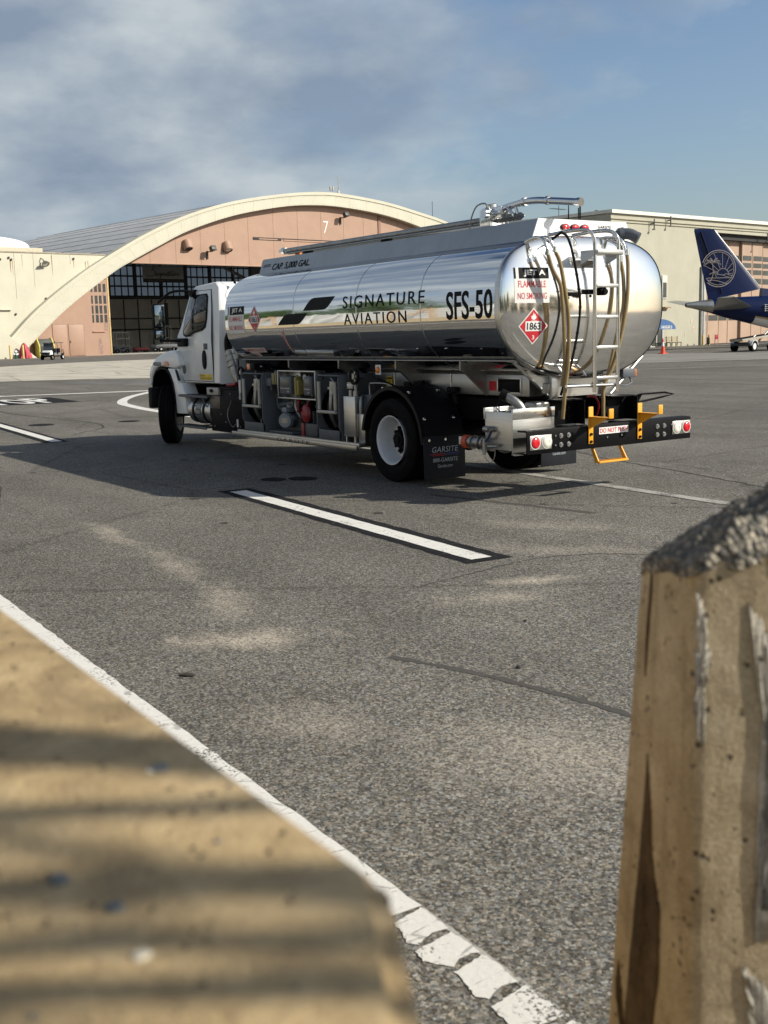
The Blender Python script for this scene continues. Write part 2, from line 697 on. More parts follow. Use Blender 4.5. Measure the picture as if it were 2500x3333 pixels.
def paint_mat(name, base, wear, scale=1.0, rag=0.0):
    m, t, b = new_mat(name)
    vec = t.coord()
    a = t.noise(vec, 60 * scale, 4, 0.7)
    c_ = t.noise(vec, 2.5, 5, 0.6)
    col = t.ramp(a, [(0.3, tuple(c * 0.86 for c in base)), (0.7, base)])
    msk = t.ramp(t.math('ADD', t.math('MULTIPLY', a, 0.55), t.math('MULTIPLY', c_, 0.45)), [(0.36 + wear, 1.0), (0.40 + wear, 0.0)])
    v = t.voronoi(t.coord((7, 3.2, 1), rot=(0, 0, R(35))), 1.0, feature='DISTANCE_TO_EDGE')
    w = t.noise(vec, 14, 4, 0.6)
    ck = t.ramp(t.math('ADD', v, t.math('MULTIPLY', t.math('SUBTRACT', w, 0.5), 0.1)), [(0.0, 0.5), (0.012, 0.0)])
    msk = t.math('MAXIMUM', msk, ck)
    col = t.mix(msk, col, (0.10, 0.095, 0.088))
    t.put(b.inputs['Base Color'], col)
    b.inputs['Roughness'].default_value = 0.9
    b.inputs['Specular IOR Level'].default_value = 0.08
    t.put(b.inputs['Normal'], t.bump(a, 0.35, 0.004))
    return m


WHITE_P = paint_mat('white_road_paint', (0.74, 0.73, 0.69), 0.02)
FADED_P = paint_mat('faded_road_paint', (0.42, 0.41, 0.38), 0.07)
BLACK_P = paint_mat('black_road_paint', (0.020, 0.020, 0.023), -0.02)


def ribbon(name, cl, w, z, mat, rag=0.0, seg=0.12):
    """painted band along a centre line, edges slightly ragged"""
    P = [Vector((x, y, 0)) for x, y in cl]
    pts = []
    for a, c in zip(P, P[1:]):
        k = max(1, int((c - a).length / seg)) if rag else 1
        pts += [a + (c - a) * (i / k) for i in range(k)]
    pts.append(P[-1])
    L, Rr = [], []
    rnd = random.Random(name + str(cl[0]))
    for i, p in enumerate(pts):
        d = (pts[min(i + 1, len(pts) - 1)] - pts[max(i - 1, 0)]).normalized()
        n = Vector((-d.y, d.x, 0))
        L.append(p + n * (w / 2 + rnd.uniform(-rag, rag)))
        Rr.append(p - n * (w / 2 + rnd.uniform(-rag, rag)))
    m = MB()
    for i in range(len(pts) - 1):
        m.poly([(*L[i].xy, z), (*Rr[i].xy, z), (*Rr[i + 1].xy, z), (*L[i + 1].xy, z)])
    bmesh.ops.remove_doubles(m.b, verts=m.b.verts[:], dist=1e-4)
    bmesh.ops.recalc_face_normals(m.b, faces=m.b.faces[:])
    return tag(m.build(name, mat, smooth=False), kind='structure')


# dashed edge line beside the truck, white on a black border
ribbon('marking_border', [(0.80, 2.96), (-4.50, 3.355)], 0.43, 0.004, BLACK_P, 0.012)
ribbon('road_marking', [(0.64, 2.99), (-4.40, 3.366)], 0.205, 0.008, WHITE_P, 0.004)
ribbon('marking_border', [(20.6, 1.42), (9.15, 2.39)], 0.44, 0.004, BLACK_P, 0.012)
ribbon('road_marking', [(20.4, 1.45), (9.26, 2.36)], 0.20, 0.008, WHITE_P, 0.004)
# thin faded line under the rear of the truck
ribbon('road_marking', [(4.5, -0.9), (0.7, -0.575), (-3.8, -0.275), (-9, 0.1)], 0.16, 0.006, FADED_P, 0.008)
# long line and turning curve ahead of the truck
ribbon('road_marking', [(45, 3.5), (29.4, -2.15), (27.8, -7.1), (25.5, -14)], 0.62, 0.008, WHITE_P)
ribbon('road_marking', [(p.x, p.y) for p in smooth_path([(26.9, -6.85, 0), (24.6, -5.25, 0), (22.63, -4.15, 0), (21.0, -3.45, 0), (19.85, -3.1, 0), (17.7, -2.7, 0), (15.7, -2.45, 0), (12, -2.1, 0)], 6)], 0.30, 0.008, WHITE_P)
# the far white line on the right
ribbon('road_marking', [(26.3, -23.0), (23.5, -27.9), (21.1, -34.0), (17.5, -43)], 0.28, 0.008, FADED_P)
ribbon('road_marking', [(30.2, -34.6), (26.8, -41.2), (22, -50)], 0.30, 0.010, FADED_P)
ribbon('marking_border', [(29.9, -34.8), (26.4, -41.4), (21.6, -50)], 0.25, 0.0065, BLACK_P)
# kerbside line along the barriers: sound at the far end, broken into slabs near the camera
ribbon('road_marking', [(30, 5.70), (-8.55, 7.07)], 0.155, 0.004, WHITE_P, 0.006, 0.08)
mk = MB()
rnd = random.Random(3)
x = -8.56
while x > -11.5:
    ln = rnd.uniform(0.12, 0.26)
    w0, w1 = rnd.uniform(0.14, 0.175), rnd.uniform(0.10, 0.17)
    sk = rnd.uniform(0.015, 0.035)
    yt = 6.98 - (x + 8.135) * 0.0356
    pts = [(x - ln * j / 5, yt + 0.0356 * ln * j / 5 + rnd.uniform(0, .009)) for j in range(6)]
    for k in range(1, 7):
        u = k / 7
        pts.append((x - ln - sk * u * 1.3 + 0.025 * math.sin(PI * u), yt + w0 * u))
    pts += [(x - ln * 0.75 - sk, yt + w0), (x - ln * 0.4 - sk, yt + w1 + 0.012), (x - sk, yt + w1)]
    fine_p = []
    for j, a_ in enumerate(pts):
        c_ = pts[(j + 1) % len(pts)]
        kk = max(1, int(math.dist(a_, c_) / 0.012))
        fine_p += [(a_[0] + (c_[0] - a_[0]) * q / kk + rnd.uniform(-0.0035, 0.0035), a_[1] + (c_[1] - a_[1]) * q / kk + rnd.uniform(-0.0035, 0.0035)) for q in range(kk)]
    mk.poly([(px, py, 0.003) for px, py in fine_p])
    x -= ln + rnd.uniform(0.006, 0.026)
bmesh.ops.recalc_face_normals(mk.b, faces=mk.b.faces[:])
for f in mk.b.faces:
    if f.normal.z < 0:
        f.normal_flip()
tag(mk.build('road_marking', paint_mat('flaking_road_paint', (0.72, 0.71, 0.67), 0.045), smooth=False), kind='structure')
ribbon('road_marking', [(-8.56, 7.0), (-11.5, 7.105)], 0.018, 0.002, FADED_P, 0.005, 0.03)
# STOP painted on a black panel
sheet('marking_border', [(23.15, 1.2), (22.95, -2.85), (26.9, -3.15), (26.7, 1.2)], 0.004, BLACK_P)
SW = Vector((0.0, -1.0, 0))
st = MB()
for ch, (y0, y1) in zip('STOP', ((0.75, -0.10), (-0.2, -1.05), (-1.12, -1.78), (-1.88, -2.5))):
    bb = text(ch, 0, 1, 0, 1, bold=0.03)
    st._merge(decal([bb], lambda u, v, y0=y0, y1=y1: (23.3 + v * 3.45, y0 + (y1 - y0) * u - 0.06 * v, 0.008)).b)
tag(st.build('road_marking', WHITE_P, smooth=False), kind='structure')
# round dark seals and a tyre mark
for cx, cy, r_ in ((1.33, 2.13, 0.2), (1.12, 1.82, 0.22), (13.9, 1.2, 0.35), (13.2, -0.6, 0.3)):
    sheet('asphalt_seal', [(cx + r_ * math.cos(2 * PI * i / 20), cy + r_ * 0.8 * math.sin(2 * PI * i / 20)) for i in range(20)], 0.004, BLACK_P)
SKID = paint_mat('rubber_mark', (0.092, 0.088, 0.082), 0.085)
ribbon('tyre_mark', [(p.x, p.y) for p in smooth_path([(-6.2, 5.50, 0), (-6.6, 5.36, 0), (-6.95, 5.27, 0), (-7.7, 5.17, 0), (-9.2, 5.1, 0)])], 0.05, 0.002, SKID, 0.012, 0.03)
ribbon('tyre_mark', [(-1.2, 1.5), (-3.4, 1.1)], 0.09, 0.002, SKID, 0.012, 0.05)
# tar-sealed cracks wandering over the apron
TAR = paint_mat('crack_sealant', (0.060, 0.058, 0.055), 0.05)


def crack(pts, w, seed):
    rnd = random.Random(seed)
    P = smooth_path([(x, y, 0) for x, y in pts], 14)
    ribbon('sealed_crack', [(p.x + rnd.uniform(-0.02, 0.02), p.y + rnd.uniform(-0.02, 0.02)) for p in P], w, 0.0025, TAR, w * 0.25, 0.08)


crack([(-3.4, -1.5), (-2.0, -1.9), (0.5, -2.6), (3.5, -4.0), (8, -6.5)], 0.03, 1)
crack([(9, 4.6), (4.0, 4.9), (0.5, 5.9), (-1.5, 6.6)], 0.022, 2)
crack([(-6.5, 1.2), (-5.2, 2.2), (-4.7, 3.0), (-4.9, 4.4)], 0.014, 3)
crack([(26, -1.5), (20, 0.4), (13, 0.2), (10.5, 1.6)], 0.05, 4)
# oil drips where trucks have stood
rnd = random.Random(17)
for k in range(14):
    cx, cy, r_ = rnd.uniform(-4.5, 5), rnd.uniform(-0.4, 4.6), rnd.uniform(0.02, 0.07)
    sheet('oil_stain', [(cx + r_ * rnd.uniform(0.7, 1.25) * math.cos(2 * PI * i / 14), cy + r_ * rnd.uniform(0.7, 1.25) * math.sin(2 * PI * i / 14)) for i in range(14)], 0.0022, TAR)

# ================================================================== the fuel truck (world frame = truck frame, rear axle at x = 0)
WHITE = M('white_truck_paint', (0.84, 0.86, 0.86), 0.28, 0, 0.03, 1.5, coat=0.5)
BLACKM = M('black_painted_steel', (0.006, 0.006, 0.007), 0.5, 0, 0.25, 4, bump=0.05, bs=60, spec=0.08)
BLACKP = M('black_plastic', (0.008, 0.008, 0.009), 0.55, 0, 0.2, 6, bump=0.05, bs=120, spec=0.12)
FLAP = M('black_flap_rubber', (0.014, 0.016, 0.021), 0.6, 0, 0.25, 5, spec=0.2)
FENDM = M('black_fender_plastic', (0.007, 0.0075, 0.0095), 0.42, 0, 0.25, 3, spec=0.15)
RUBBER = M('tyre_rubber', (0.007, 0.007, 0.007), 0.8, 0, 0.3, 8, bump=0.15, bs=90, spec=0.1)
GREYP = M('grey_painted_steel', (0.095, 0.105, 0.115), 0.5, 0, 0.12, 5, spec=0.3)
GREYD = M('dark_grey_box_paint', (0.085, 0.097, 0.118), 0.5, 0, 0.1, 5)
GLASS = M('dark_window_glass', (0.012, 0.016, 0.018), 0.03, 0, 0.05, 2, spec=0.9)
RIMW = M('white_wheel_paint', (0.66, 0.68, 0.70), 0.35, 0, 0.07, 6)
YEL = M('yellow_safety_paint', (0.78, 0.36, 0.02), 0.42, 0, 0.07, 6)
REDP = M('red_paint', (0.24, 0.008, 0.012), 0.4, 0, 0.15, 6)
CHROME = M('polished_steel', (0.74, 0.74, 0.73), 0.14, 1.0, 0.06, 6, rvar=0.05)
HOSE = M('tan_hose', (0.25, 0.175, 0.075), 0.42, 0, 0.15, 9, coat=0.3)
STEELD = M('dull_steel', (0.34, 0.34, 0.33), 0.42, 1.0, 0.15, 8, rvar=0.1)
DECW = M('white_vinyl', (0.74, 0.74, 0.72), 0.45, 0, 0.03, 8)
DECK = M('black_vinyl', (0.008, 0.008, 0.009), 0.6, 0, 0.05, 8, spec=0.15)
DECR = M('red_vinyl', (0.52, 0.016, 0.030), 0.42, 0, 0.05, 8)
DECY = M('yellow_vinyl', (0.72, 0.52, 0.03), 0.45, 0, 0.06, 8)
REDL = M('red_lamp_lens', (0.62, 0.008, 0.02), 0.12, 0, 0.1, 30, coat=0.8)
WHL = M('clear_lamp_lens', (0.80, 0.78, 0.70), 0.12, 0, 0.08, 30, coat=0.8)
AMB = M('amber_lamp_lens', (0.75, 0.20, 0.012), 0.15, 0, 0.08, 30, coat=0.8)


def brushed(name, col, rough, stretch, rv=0.08, bump=0.0):
    m, t, b = new_mat(name)
    n = t.noise(t.coord(stretch), 1.0, 6, 0.65)
    big = t.noise(t.coord((1.3, 1.3, 1.3)), 1.0, 5, 0.6)
    c = t.ramp(n, [(0.3, tuple(v * 0.86 for v in col)), (0.7, tuple(min(1, v * 1.08) for v in col))])
    c = t.mix(1.0, c, t.ramp(big, [(0.3, 0.88), (0.7, 1.04)]), 'MULTIPLY')
    t.put(b.inputs['Base Color'], c)
    b.inputs['Metallic'].default_value = 1.0
    t.put(b.inputs['Roughness'], t.math('ADD', rough - rv, t.math('MULTIPLY', n, 2 * rv)))
    if bump:
        t.put(b.inputs['Normal'], t.bump(n, bump, 0.002))
    return m


ALU = brushed('brushed_aluminium', (0.60, 0.60, 0.585), 0.34, (3, 3, 90), 0.08, 0.1)
ALUW = brushed('weathered_catwalk_aluminium', (0.40, 0.415, 0.43), 0.44, (4, 4, 0.6), 0.1)
ALUD = brushed('sill_aluminium', (0.52, 0.51, 0.48), 0.38, (2, 40, 40), 0.08)


def mirror_mat(name, col, rough, wave, wl_):
    """polished tank skin: nearly a mirror, its sheet slightly wavy, smeared here and there"""
    m, t, b = new_mat(name)
    vec = t.coord()
    sm = t.noise(t.coord((2.0, 2.0, 0.7)), 1.0, 6, 0.6)
    t.put(b.inputs['Base Color'], t.ramp(sm, [(0.3, tuple(c * 0.95 for c in col)), (0.7, col)]))
    b.inputs['Metallic'].default_value = 1.0
    fine_ = t.noise(t.coord((1, 1, 12)), 9.0, 5, 0.6)
    t.put(b.inputs['Roughness'], t.math('ADD', rough * 0.6, t.math('MULTIPLY', t.math('MULTIPLY', sm, fine_), rough * 3)))
    w = t.noise(t.coord((wl_, wl_, wl_ * 1.4)), 1.0, 2, 0.4)
    t.put(b.inputs['Normal'], t.bump(w, 1.0, wave))
    return m


SHELL = mirror_mat('polished_tank_aluminium', (0.80, 0.80, 0.795), 0.035, 0.0016, 2.2)
HEADM = mirror_mat('polished_head_aluminium', (0.92, 0.925, 0.92), 0.06, 0.0026, 1.6)

truck = thing('fuel_truck', 'white cab fuel truck with a polished aluminium tank parked on the apron', 'fuel truck')

ZC, TB, TA = 2.03, 0.77, 1.24


def t_n(z):
    return 3.1 if z > ZC else 2.2


def t_y(z):
    n = t_n(z)
    return TA * max(0.0, 1 - (abs(z - ZC) / TB) ** n) ** (1 / n)


def ring(k, n=96):
    out = []
    for i in range(n):
        a = 2 * PI * i / n
        c, s = math.cos(a), math.sin(a)
        e = 2 / (3.1 if s > 0 else 2.2)
        out.append((k * TA * math.copysign(abs(c) ** e, c), k * TB * math.copysign(abs(s) ** e, s)))
    # even out the points along the outline
    P = out + [out[0]]
    L = [0.0]
    for a, c in zip(P, P[1:]):
        L.append(L[-1] + math.hypot(c[0] - a[0], c[1] - a[1]))
    res, j = [], 0
    for i in range(n):
        d = L[-1] * i / n
        while L[j + 1] < d:
            j += 1
        f = (d - L[j]) / max(1e-9, L[j + 1] - L[j])
        res.append((P[j][0] + (P[j + 1][0] - P[j][0]) * f, P[j][1] + (P[j + 1][1] - P[j][1]) * f))
    return res


R0 = ring(1.0, 128)


def tank_ring(x, k):
    return [(x, y * k, ZC + z * k) for y, z in R0]


def head_x(y, z):
    n = t_n(z)
    r = ((abs(y) / TA) ** n + (abs(z - ZC) / TB) ** n) ** (1 / n)
    return -2.1 - 0.165 * max(0.0, 1 - r * r) ** 0.58


# tank shell
m = MB()
m.loft([tank_ring(x, 1.0) for x in [-2.08 + i * 0.2 for i in range(32)] + [4.3]], cap=False)
tank = m.build('tank', SHELL, truck, angle=60)
m = MB()
ks = [1.0, 0.995, 0.985, 0.97, 0.95, 0.92, 0.88, 0.82, 0.74, 0.64, 0.52, 0.38, 0.22, 0.08]
secs = []
for k in ks:
    secs.append([(-2.1 - 0.165 * (1 - k * k) ** 0.58, y * k, ZC + z * k) for y, z in R0])
m.loft([tank_ring(-2.08, 1.0)] + secs, cap=True)
rear_head = m.build('rear_head', HEADM, truck, angle=60)
m = MB()
m.loft([tank_ring(4.3, 1.0)] + [[(4.3 + 0.2 * (1 - k * k) ** 0.6, y * k, ZC + z * k) for y, z in R0] for k in ks], cap=True)
m.build('front_head', HEADM, truck, angle=60)
m = MB()
m.loft([[(x, y * k, ZC + z * k) for y, z in R0] for x, k in ((-2.04, 1.0005), (-2.055, 1.005), (-2.105, 1.006), (-2.118, 0.999))], cap=False)
m.build('head_rim', ALU, tank, angle=60)
for xs in (2.22, 0.64, -0.72):
    m = MB()
    m.loft([[(x, y * k, ZC + z * k) for y, z in R0] for x, k in ((xs - 0.012, 1.0), (xs - 0.006, 1.0016), (xs + 0.006, 1.0016), (xs + 0.012, 1.0))], cap=False)
    m.build('weld_seam', ALU, tank, angle=60)
for s in (1, -1):
    m = MB()
    m.box(-2.05, 4.32, s * 0.95 - 0.02, s * 0.95 + 0.025, 1.473, 1.487, 0.004)
    m.build('side_rail', STEELD, tank)

# catwalk box along the tank top
m = MB()
sec = lambda x0, x1, xb0, xb1: None
cy_, cz_ = [0.65, 0.78], [2.972, 2.64]
vf = [(-2.07, 0.65, 2.972), (-2.07, -0.65, 2.972), (-2.07, -0.78, 2.64), (-2.07, 0.78, 2.64)]
vb = [(4.13, 0.65, 2.972), (4.13, -0.65, 2.972), (4.08, -0.78, 2.64), (4.08, 0.78, 2.64)]
m.loft([vf, vb])
bmesh.ops.bevel(m.b, geom=m.b.edges[:], offset=0.012, segments=2, affect='EDGES')
catwalk = m.build('catwalk', ALUW, truck)
m = MB()
m.slab([(-2.075, 0.66, 2.975), (-2.075, -0.66, 2.975), (-2.075, -0.79, 2.66), (-2.075, 0.79, 2.66)], (-1, 0, 0), 0.012)
m.build('rear_panel', WHITE, catwalk)
for s in (1, -1):
    m = MB()
    m.prism([(s * 0.78, 2.745), (s * 0.83, 2.70), (s * 0.80, 2.66), (s * 0.70, 2.70)], 'x', -2.06, 4.09, 0.004)
    m.build('kick_rail', ALUW, catwalk)

# rear lamps on the catwalk panel
RP = plane_map((-2.089, 0, 0), (0, -1, 0), (0, 0, 1))
for yy in (0.28, 0.135, -0.01):
    m = MB()
    m.lathe([(0.0, 0.052), (0.012, 0.052), (0.016, 0.04)], (0, 0, 0), (-1, 0, 0), 24)
    m.xform(Matrix.Translation((-2.087, yy, 2.895)) @ Matrix.Diagonal((1, 1.25, 0.66, 1)))
    lp = m.build('marker_lamp', BLACKP, truck)
    m = MB()
    m.lathe([(0.0, 0.042), (0.014, 0.038), (0.022, 0.022), (0.024, 0.0)], (0, 0, 0), (-1, 0, 0), 24)
    m.xform(Matrix.Translation((-2.10, yy, 2.895)) @ Matrix.Diagonal((1, 1.25, 0.66, 1)))
    m.build('lens', REDL, lp)
decal([text('GARSITE', 0.22, 0.42, 2.895, 2.925, shear=0.1, bold=0.01, spacing=1.1), rect(0.21, 0.43, 2.882, 2.888), rect(0.24, 0.4, 2.868, 2.872), rect(0.24, 0.4, 2.856, 2.86)],
      shift(RP, (-1, 0, 0), 0.002)).build('lettering', DECK, catwalk, smooth=False)
SIDE_T = lambda u, v: Vector((-u, 0.65 + (2.972 - v) * (0.13 / 0.332) + 0.004, v))
decal([text('CAP. 5,000 GAL.', -3.72, -2.62, 2.775, 2.885, shear=0.12, bold=0.018)], SIDE_T).build('lettering', DECK, catwalk, smooth=False)
decal([text('GARSITE', -4.02, -3.80, 2.862, 2.889, shear=0.2, bold=0.01), rect(-4.04, -3.79, 2.848, 2.854)], SIDE_T).build('lettering', DECK, catwalk, smooth=False)

# lettering on the tank side
TS = lambda u, v: Vector((-u, t_y(v) + 0.003, v))
LET = [text('SIGNATURE', -0.95, 0.80, 2.137, 2.288, bold=0.004, spacing=1.25), text('AVIATION', -0.93, 0.44, 1.932, 2.07, bold=0.004, spacing=1.25)]
for it_ in LET:
    decal([it_], TS, 0.03).build('lettering', DECK, tank, smooth=False)
decal([text('SFS-50', 1.21, 2.01, 1.936, 2.245, bold=0.016)], TS, 0.03).build('lettering', DECK, tank, smooth=False)


def leaf(u0, u1, v0, v1):
    w, h = u1 - u0, v1 - v0
    P = [(0, 0), (.07, .3), (.15, .6), (.22, .82), (.28, .95), (.36, 1), (1, 1), (.93, .7), (.85, .4), (.78, .18), (.72, .05), (.64, 0)]
    return [(u0 + a * w, v0 + c * h) for a, c in P]


decal([leaf(-1.95, -1.15, 2.14, 2.303), leaf(-2.66, -1.84, 1.966, 2.11)], TS, 0.04).build('emblem', DECK, tank, smooth=False, label='black twin leaf emblem')


def placard(u0, u1, vb, vt, fmap, nrm, parent, step):
    """flame placard: white-edged red diamond, number panel, class digit"""
    cu, cv = (u0 + u1) / 2, (vb + vt) / 2
    a, b_ = (u1 - u0) / 2, (vt - vb) / 2
    dia = lambda k: [(cu - a * k, cv), (cu, cv - b_ * k), (cu + a * k, cv), (cu, cv + b_ * k)]
    P_ = decal([dia(1.0)], fmap, step).build('placard', DECW, parent, smooth=False, label='red diamond hazard placard reading 1863')
    decal([dia(0.92)], shift(fmap, nrm, 0.0015), step).build('red_field', DECR, P_, smooth=False)
    f3 = shift(fmap, nrm, 0.003)
    fl = [(0, -.12), (-.17, 0), (-.2, .2), (-.12, .33), (-.1, .22), (-.05, .40), (-.02, .58), (.05, .36), (.1, .46), (.13, .28), (.2, .2), (.17, 0)]
    fl2 = [(cu + x_ * a * 0.9, cv + b_ * 0.40 + y_ * b_ * 0.6) for x_, y_ in fl]
    decal([rect(cu - a * 0.56, cu + a * 0.56, cv - b_ * 0.27, cv + b_ * 0.27), fl2, rect(cu - a * .18, cu + a * .18, cv + b_ * .29, cv + b_ * .31),
           text('3', cu - a * 0.08, cu + a * 0.08, cv - b_ * 0.72, cv - b_ * 0.5, bold=0.02)], f3, step).build('white_symbols', DECW, P_, smooth=False)
    decal([text('1863', cu - a * 0.46, cu + a * 0.46, cv - b_ * 0.2, cv + b_ * 0.2, bold=0.02)], shift(fmap, nrm, 0.0045), step).build('lettering', DECK, P_, smooth=False)


def jet_sign(u0, u1, v0, v1, fmap, nrm, parent, step):
    h = v1 - v0
    w = u1 - u0
    S_ = decal([rect(u0, u1, v0, v1)], fmap, step).build('warning_sign', DECW, parent, smooth=False, label='white and black sign reading JET A FLAMMABLE NO SMOKING')
    f2, f3 = shift(fmap, nrm, 0.0015), shift(fmap, nrm, 0.003)
    decal([rect(u0, u0 + w * .05, v1 - h * .31, v1), rect(u0 + w * .13, u1, v1 - h * .31, v1)], f2, step).build('black_band', DECK, S_, smooth=False)
    decal([text('JET A', u0 + w * .26, u1 - w * .1, v1 - h * .26, v1 - h * .06, bold=0.03)], f3, step).build('lettering', DECW, S_, smooth=False)
    for it_ in (text('FLAMMABLE', u0 + w * .1, u1 - w * .1, v1 - h * .56, v1 - h * .37, bold=0.006),
                text('NO SMOKING', u0 + w * .08, u1 - w * .08, v0 + h * .11, v0 + h * .29, bold=0.006)):
        decal([it_], f2, step).build('lettering', DECR, S_, smooth=False)


placard(-3.545, -3.165, 1.865, 2.262, TS, (0, 1, 0), truck, 0.05)
jet_sign(-4.20, -3.68, 1.88, 2.268, TS, (0, 1, 0), truck, 0.05)
HS = lambda u, v: Vector((head_x(-u, v) - 0.004, -u, v))
placard(-1.03, -0.665, 1.65, 2.035, HS, (-1, 0, 0), truck, 0.04)
jet_sign(-1.075, -0.645, 2.085, 2.452, HS, (-1, 0, 0), truck, 0.04)
# small notices on the lower side
E_ = decal([[(-4.05, 1.655), (-3.32, 1.655), (-3.32, 1.59), (-3.85, 1.59)], [(-3.86, 1.588), (-3.6, 1.588), (-3.6, 1.53), (-3.72, 1.53)]], TS, 0.04).build('notice', DECW, truck, smooth=False, label='white notice reading EMERGENCY FUEL SHUTOFF')
decal([text('EMERGENCY FUEL SHUTOFF', -3.9, -3.36, 1.605, 1.642, bold=0.012), text('PULL', -3.76, -3.63, 1.54, 1.578, bold=0.012)], shift(TS, (0, 1, -0.4), 0.002), 0.04).build('lettering', DECR, E_, smooth=False)
AR = decal([[(-2.60, 1.905), (-2.53, 1.905), (-2.535, 1.585), (-2.57, 1.585)]], TS, 0.03).build('notice', DECW, truck, smooth=False, label='narrow white and red strip notice')
decal([[(-2.593, 1.895), (-2.585, 1.895), (-2.568, 1.59), (-2.573, 1.59)], [(-2.545, 1.895), (-2.537, 1.895), (-2.54, 1.59), (-2.546, 1.59)]] +
      [rect(-2.578, -2.553, 1.62 + k * 0.024, 1.634 + k * 0.024) for k in range(11)], shift(TS, (0, 1, -0.2), 0.002), 0.03).build('lettering', DECR, AR, smooth=False)

# loading boom along the catwalk
m = MB()
m.tube([(4.02, 0.3, 3.10), (-0.85, 0.3, 3.092)], 0.038, 14)
m.box(-0.98, 4.0, 0.245, 0.355, 3.045, 3.062, 0.004)
boom = m.build('loading_boom', STEELD, truck)
for xs in (3.35, 1.29):
    m = MB()
    m.box(xs - 0.09, xs + 0.09, 0.26, 0.34, 2.97, 3.05, 0.008)
    m.build('boom_support', BLACKM, boom)
m = MB()
m.tube([(4.02, 0.3, 3.10), (4.10, 0.3, 3.11)], 0.05, 12)
m.box(4.06, 4.16, 0.25, 0.35, 3.08, 3.13, 0.01)
m.build('boom_end', CHROME, boom)
m = MB()
m.tube(smooth_path([(-0.9, 0.3, 3.15), (-1.114, 0.3, 3.195), (-1.45, 0.3, 3.225), (-1.65, 0.3, 3.222), (-1.85, 0.3, 3.198), (-2.35, 0.3, 3.128)]), 0.038, 16)
m.tube([(-1.44, 0.3, 3.226), (-1.49, 0.3, 3.226)], 0.048, 16)
m.tube([(-1.83, 0.3, 3.202), (-1.87, 0.3, 3.198)], 0.048, 16)
m.tube([(-2.31, 0.3, 3.133), (-2.36, 0.3, 3.126)], 0.046, 16)
m.build('boom_arm', CHROME, boom)
m = MB()
m.tube([(-0.7, 0.3, 3.085), (-1.40, 0.3, 3.078)], 0.044, 4)
m.tube([(-1.40, 0.3, 3.078), (-1.46, 0.3, 3.077)], 0.044, 4, rads=[0.044, 0.01])
m.build('boom_tool_box', STEELD, boom)
m = MB()
m.box(-0.98, -0.80, 0.2, 0.42, 2.99, 3.20, 0.015)
m.cyl((-0.89, 0.3, 3.1), (-0.89, 0.3, 3.26), 0.06, 16)
m.cyl((-0.93, 0.16, 3.15), (-0.93, 0.46, 3.15), 0.055, 16)
m.box(-1.12, -0.96, 0.24, 0.36, 3.08, 3.22, 0.015)
m.tube([(-1.05, 0.3, 3.1), (-1.25, 0.3, 3.19)], 0.018, 8)
m.tube([(-1.3, 0.3, 3.21), (-1.36, 0.3, 3.08)], 0.02, 8)
m.tube([(-1.22, 0.36, 3.19), (-1.34, 0.36, 3.10)], 0.018, 8)
for k in range(6):
    m.box(-0.98 + 0.05 * k, -0.955 + 0.05 * k, 0.18, 0.21, 3.02 + 0.02 * (k % 3), 3.06 + 0.03 * (k % 3), 0.004)
m.build('boom_pivot', CHROME, boom)
m = MB()
m.tube(smooth_path([(-0.57, 0.22, 2.97), (-0.59, 0.22, 3.1), (-0.70, 0.22, 3.25), (-0.86, 0.22, 3.27), (-0.92, 0.22, 3.2)]), 0.009, 8)
m.tube(smooth_path([(-0.57, 0.38, 2.97), (-0.59, 0.38, 3.1), (-0.70, 0.38, 3.25), (-0.86, 0.38, 3.27), (-0.92, 0.38, 3.2)]), 0.009, 8)
m.tube(smooth_path([(-1.2, 0.3, 3.17), (-1.17, 0.3, 3.1), (-1.17, 0.3, 2.97)]), 0.008, 6)
m.build('boom_guard', STEELD, boom)
m = MB()
m.cyl((-2.345, 0.3, 3.10), (-2.345, 0.3, 2.95), 0.009, 8)
m.cyl((-2.32, 0.3, 3.07), (-2.32, 0.3, 2.96), 0.006, 8)
m.build('boom_rod', BLACKP, boom)
m = MB()
m.tube([(-1.98, 0.12, 2.96), (-1.98, 0.12, 3.21)], 0.007, 8, rads=[0.008, 0.004])
m.build('whip_antenna', BLACKP, truck)

m = MB()
m.lathe([(0, 0.05), (0.02, 0.055), (0.07, 0.05), (0.09, 0.03), (0.095, 0)], (3.72, 0.25, 2.972), (0, 0, 1), 20)
m.build('amber_beacon', AMB, truck)

# ladder
m = MB()
for y, yb in ((0.235, 0.55), (-0.115, 0.21)):
    m.tube(smooth_path([(-2.5, y, 1.12), (-2.5, y, 1.5), (-2.5, y, 2.2), (-2.5, y, 2.66), (-2.49, y + 0.015, 2.77), (-2.44, y + 0.05, 2.825), (-2.36, y + 0.13, 2.835), (-2.2, yb - 0.1, 2.82), (-2.12, yb, 2.80)], 5), 0.021, 12)
ladder = m.build('ladder', CHROME, truck)
for z in (2.25, 1.92, 1.595, 1.27):
    m = MB()
    m.box(-2.522, -2.478, -0.10, 0.22, z - 0.018, z + 0.018, 0.004)
    for k in range(12):
        m.box(-2.515, -2.485, -0.09 + k * 0.026, -0.08 + k * 0.026, z + 0.017, z + 0.023)
    m.build('rung', ALU, ladder)
m = MB()
m.box(-2.56, -2.30, -0.13, 0.25, 2.575, 2.625, 0.006)
m.prism([(-2.54, 2.58), (-2.30, 2.58), (-2.30, 2.48)], 'y', -0.135, -0.13 + 0.01)
m.prism([(-2.54, 2.58), (-2.30, 2.58), (-2.30, 2.48)], 'y', 0.24, 0.25)
m.build('step', ALU, ladder)
m = MB()
for y in (0.235, -0.115):
    m.tube([(-2.5, y, 1.19), (-2.15, y + 0.04, 1.19)], 0.018, 10)
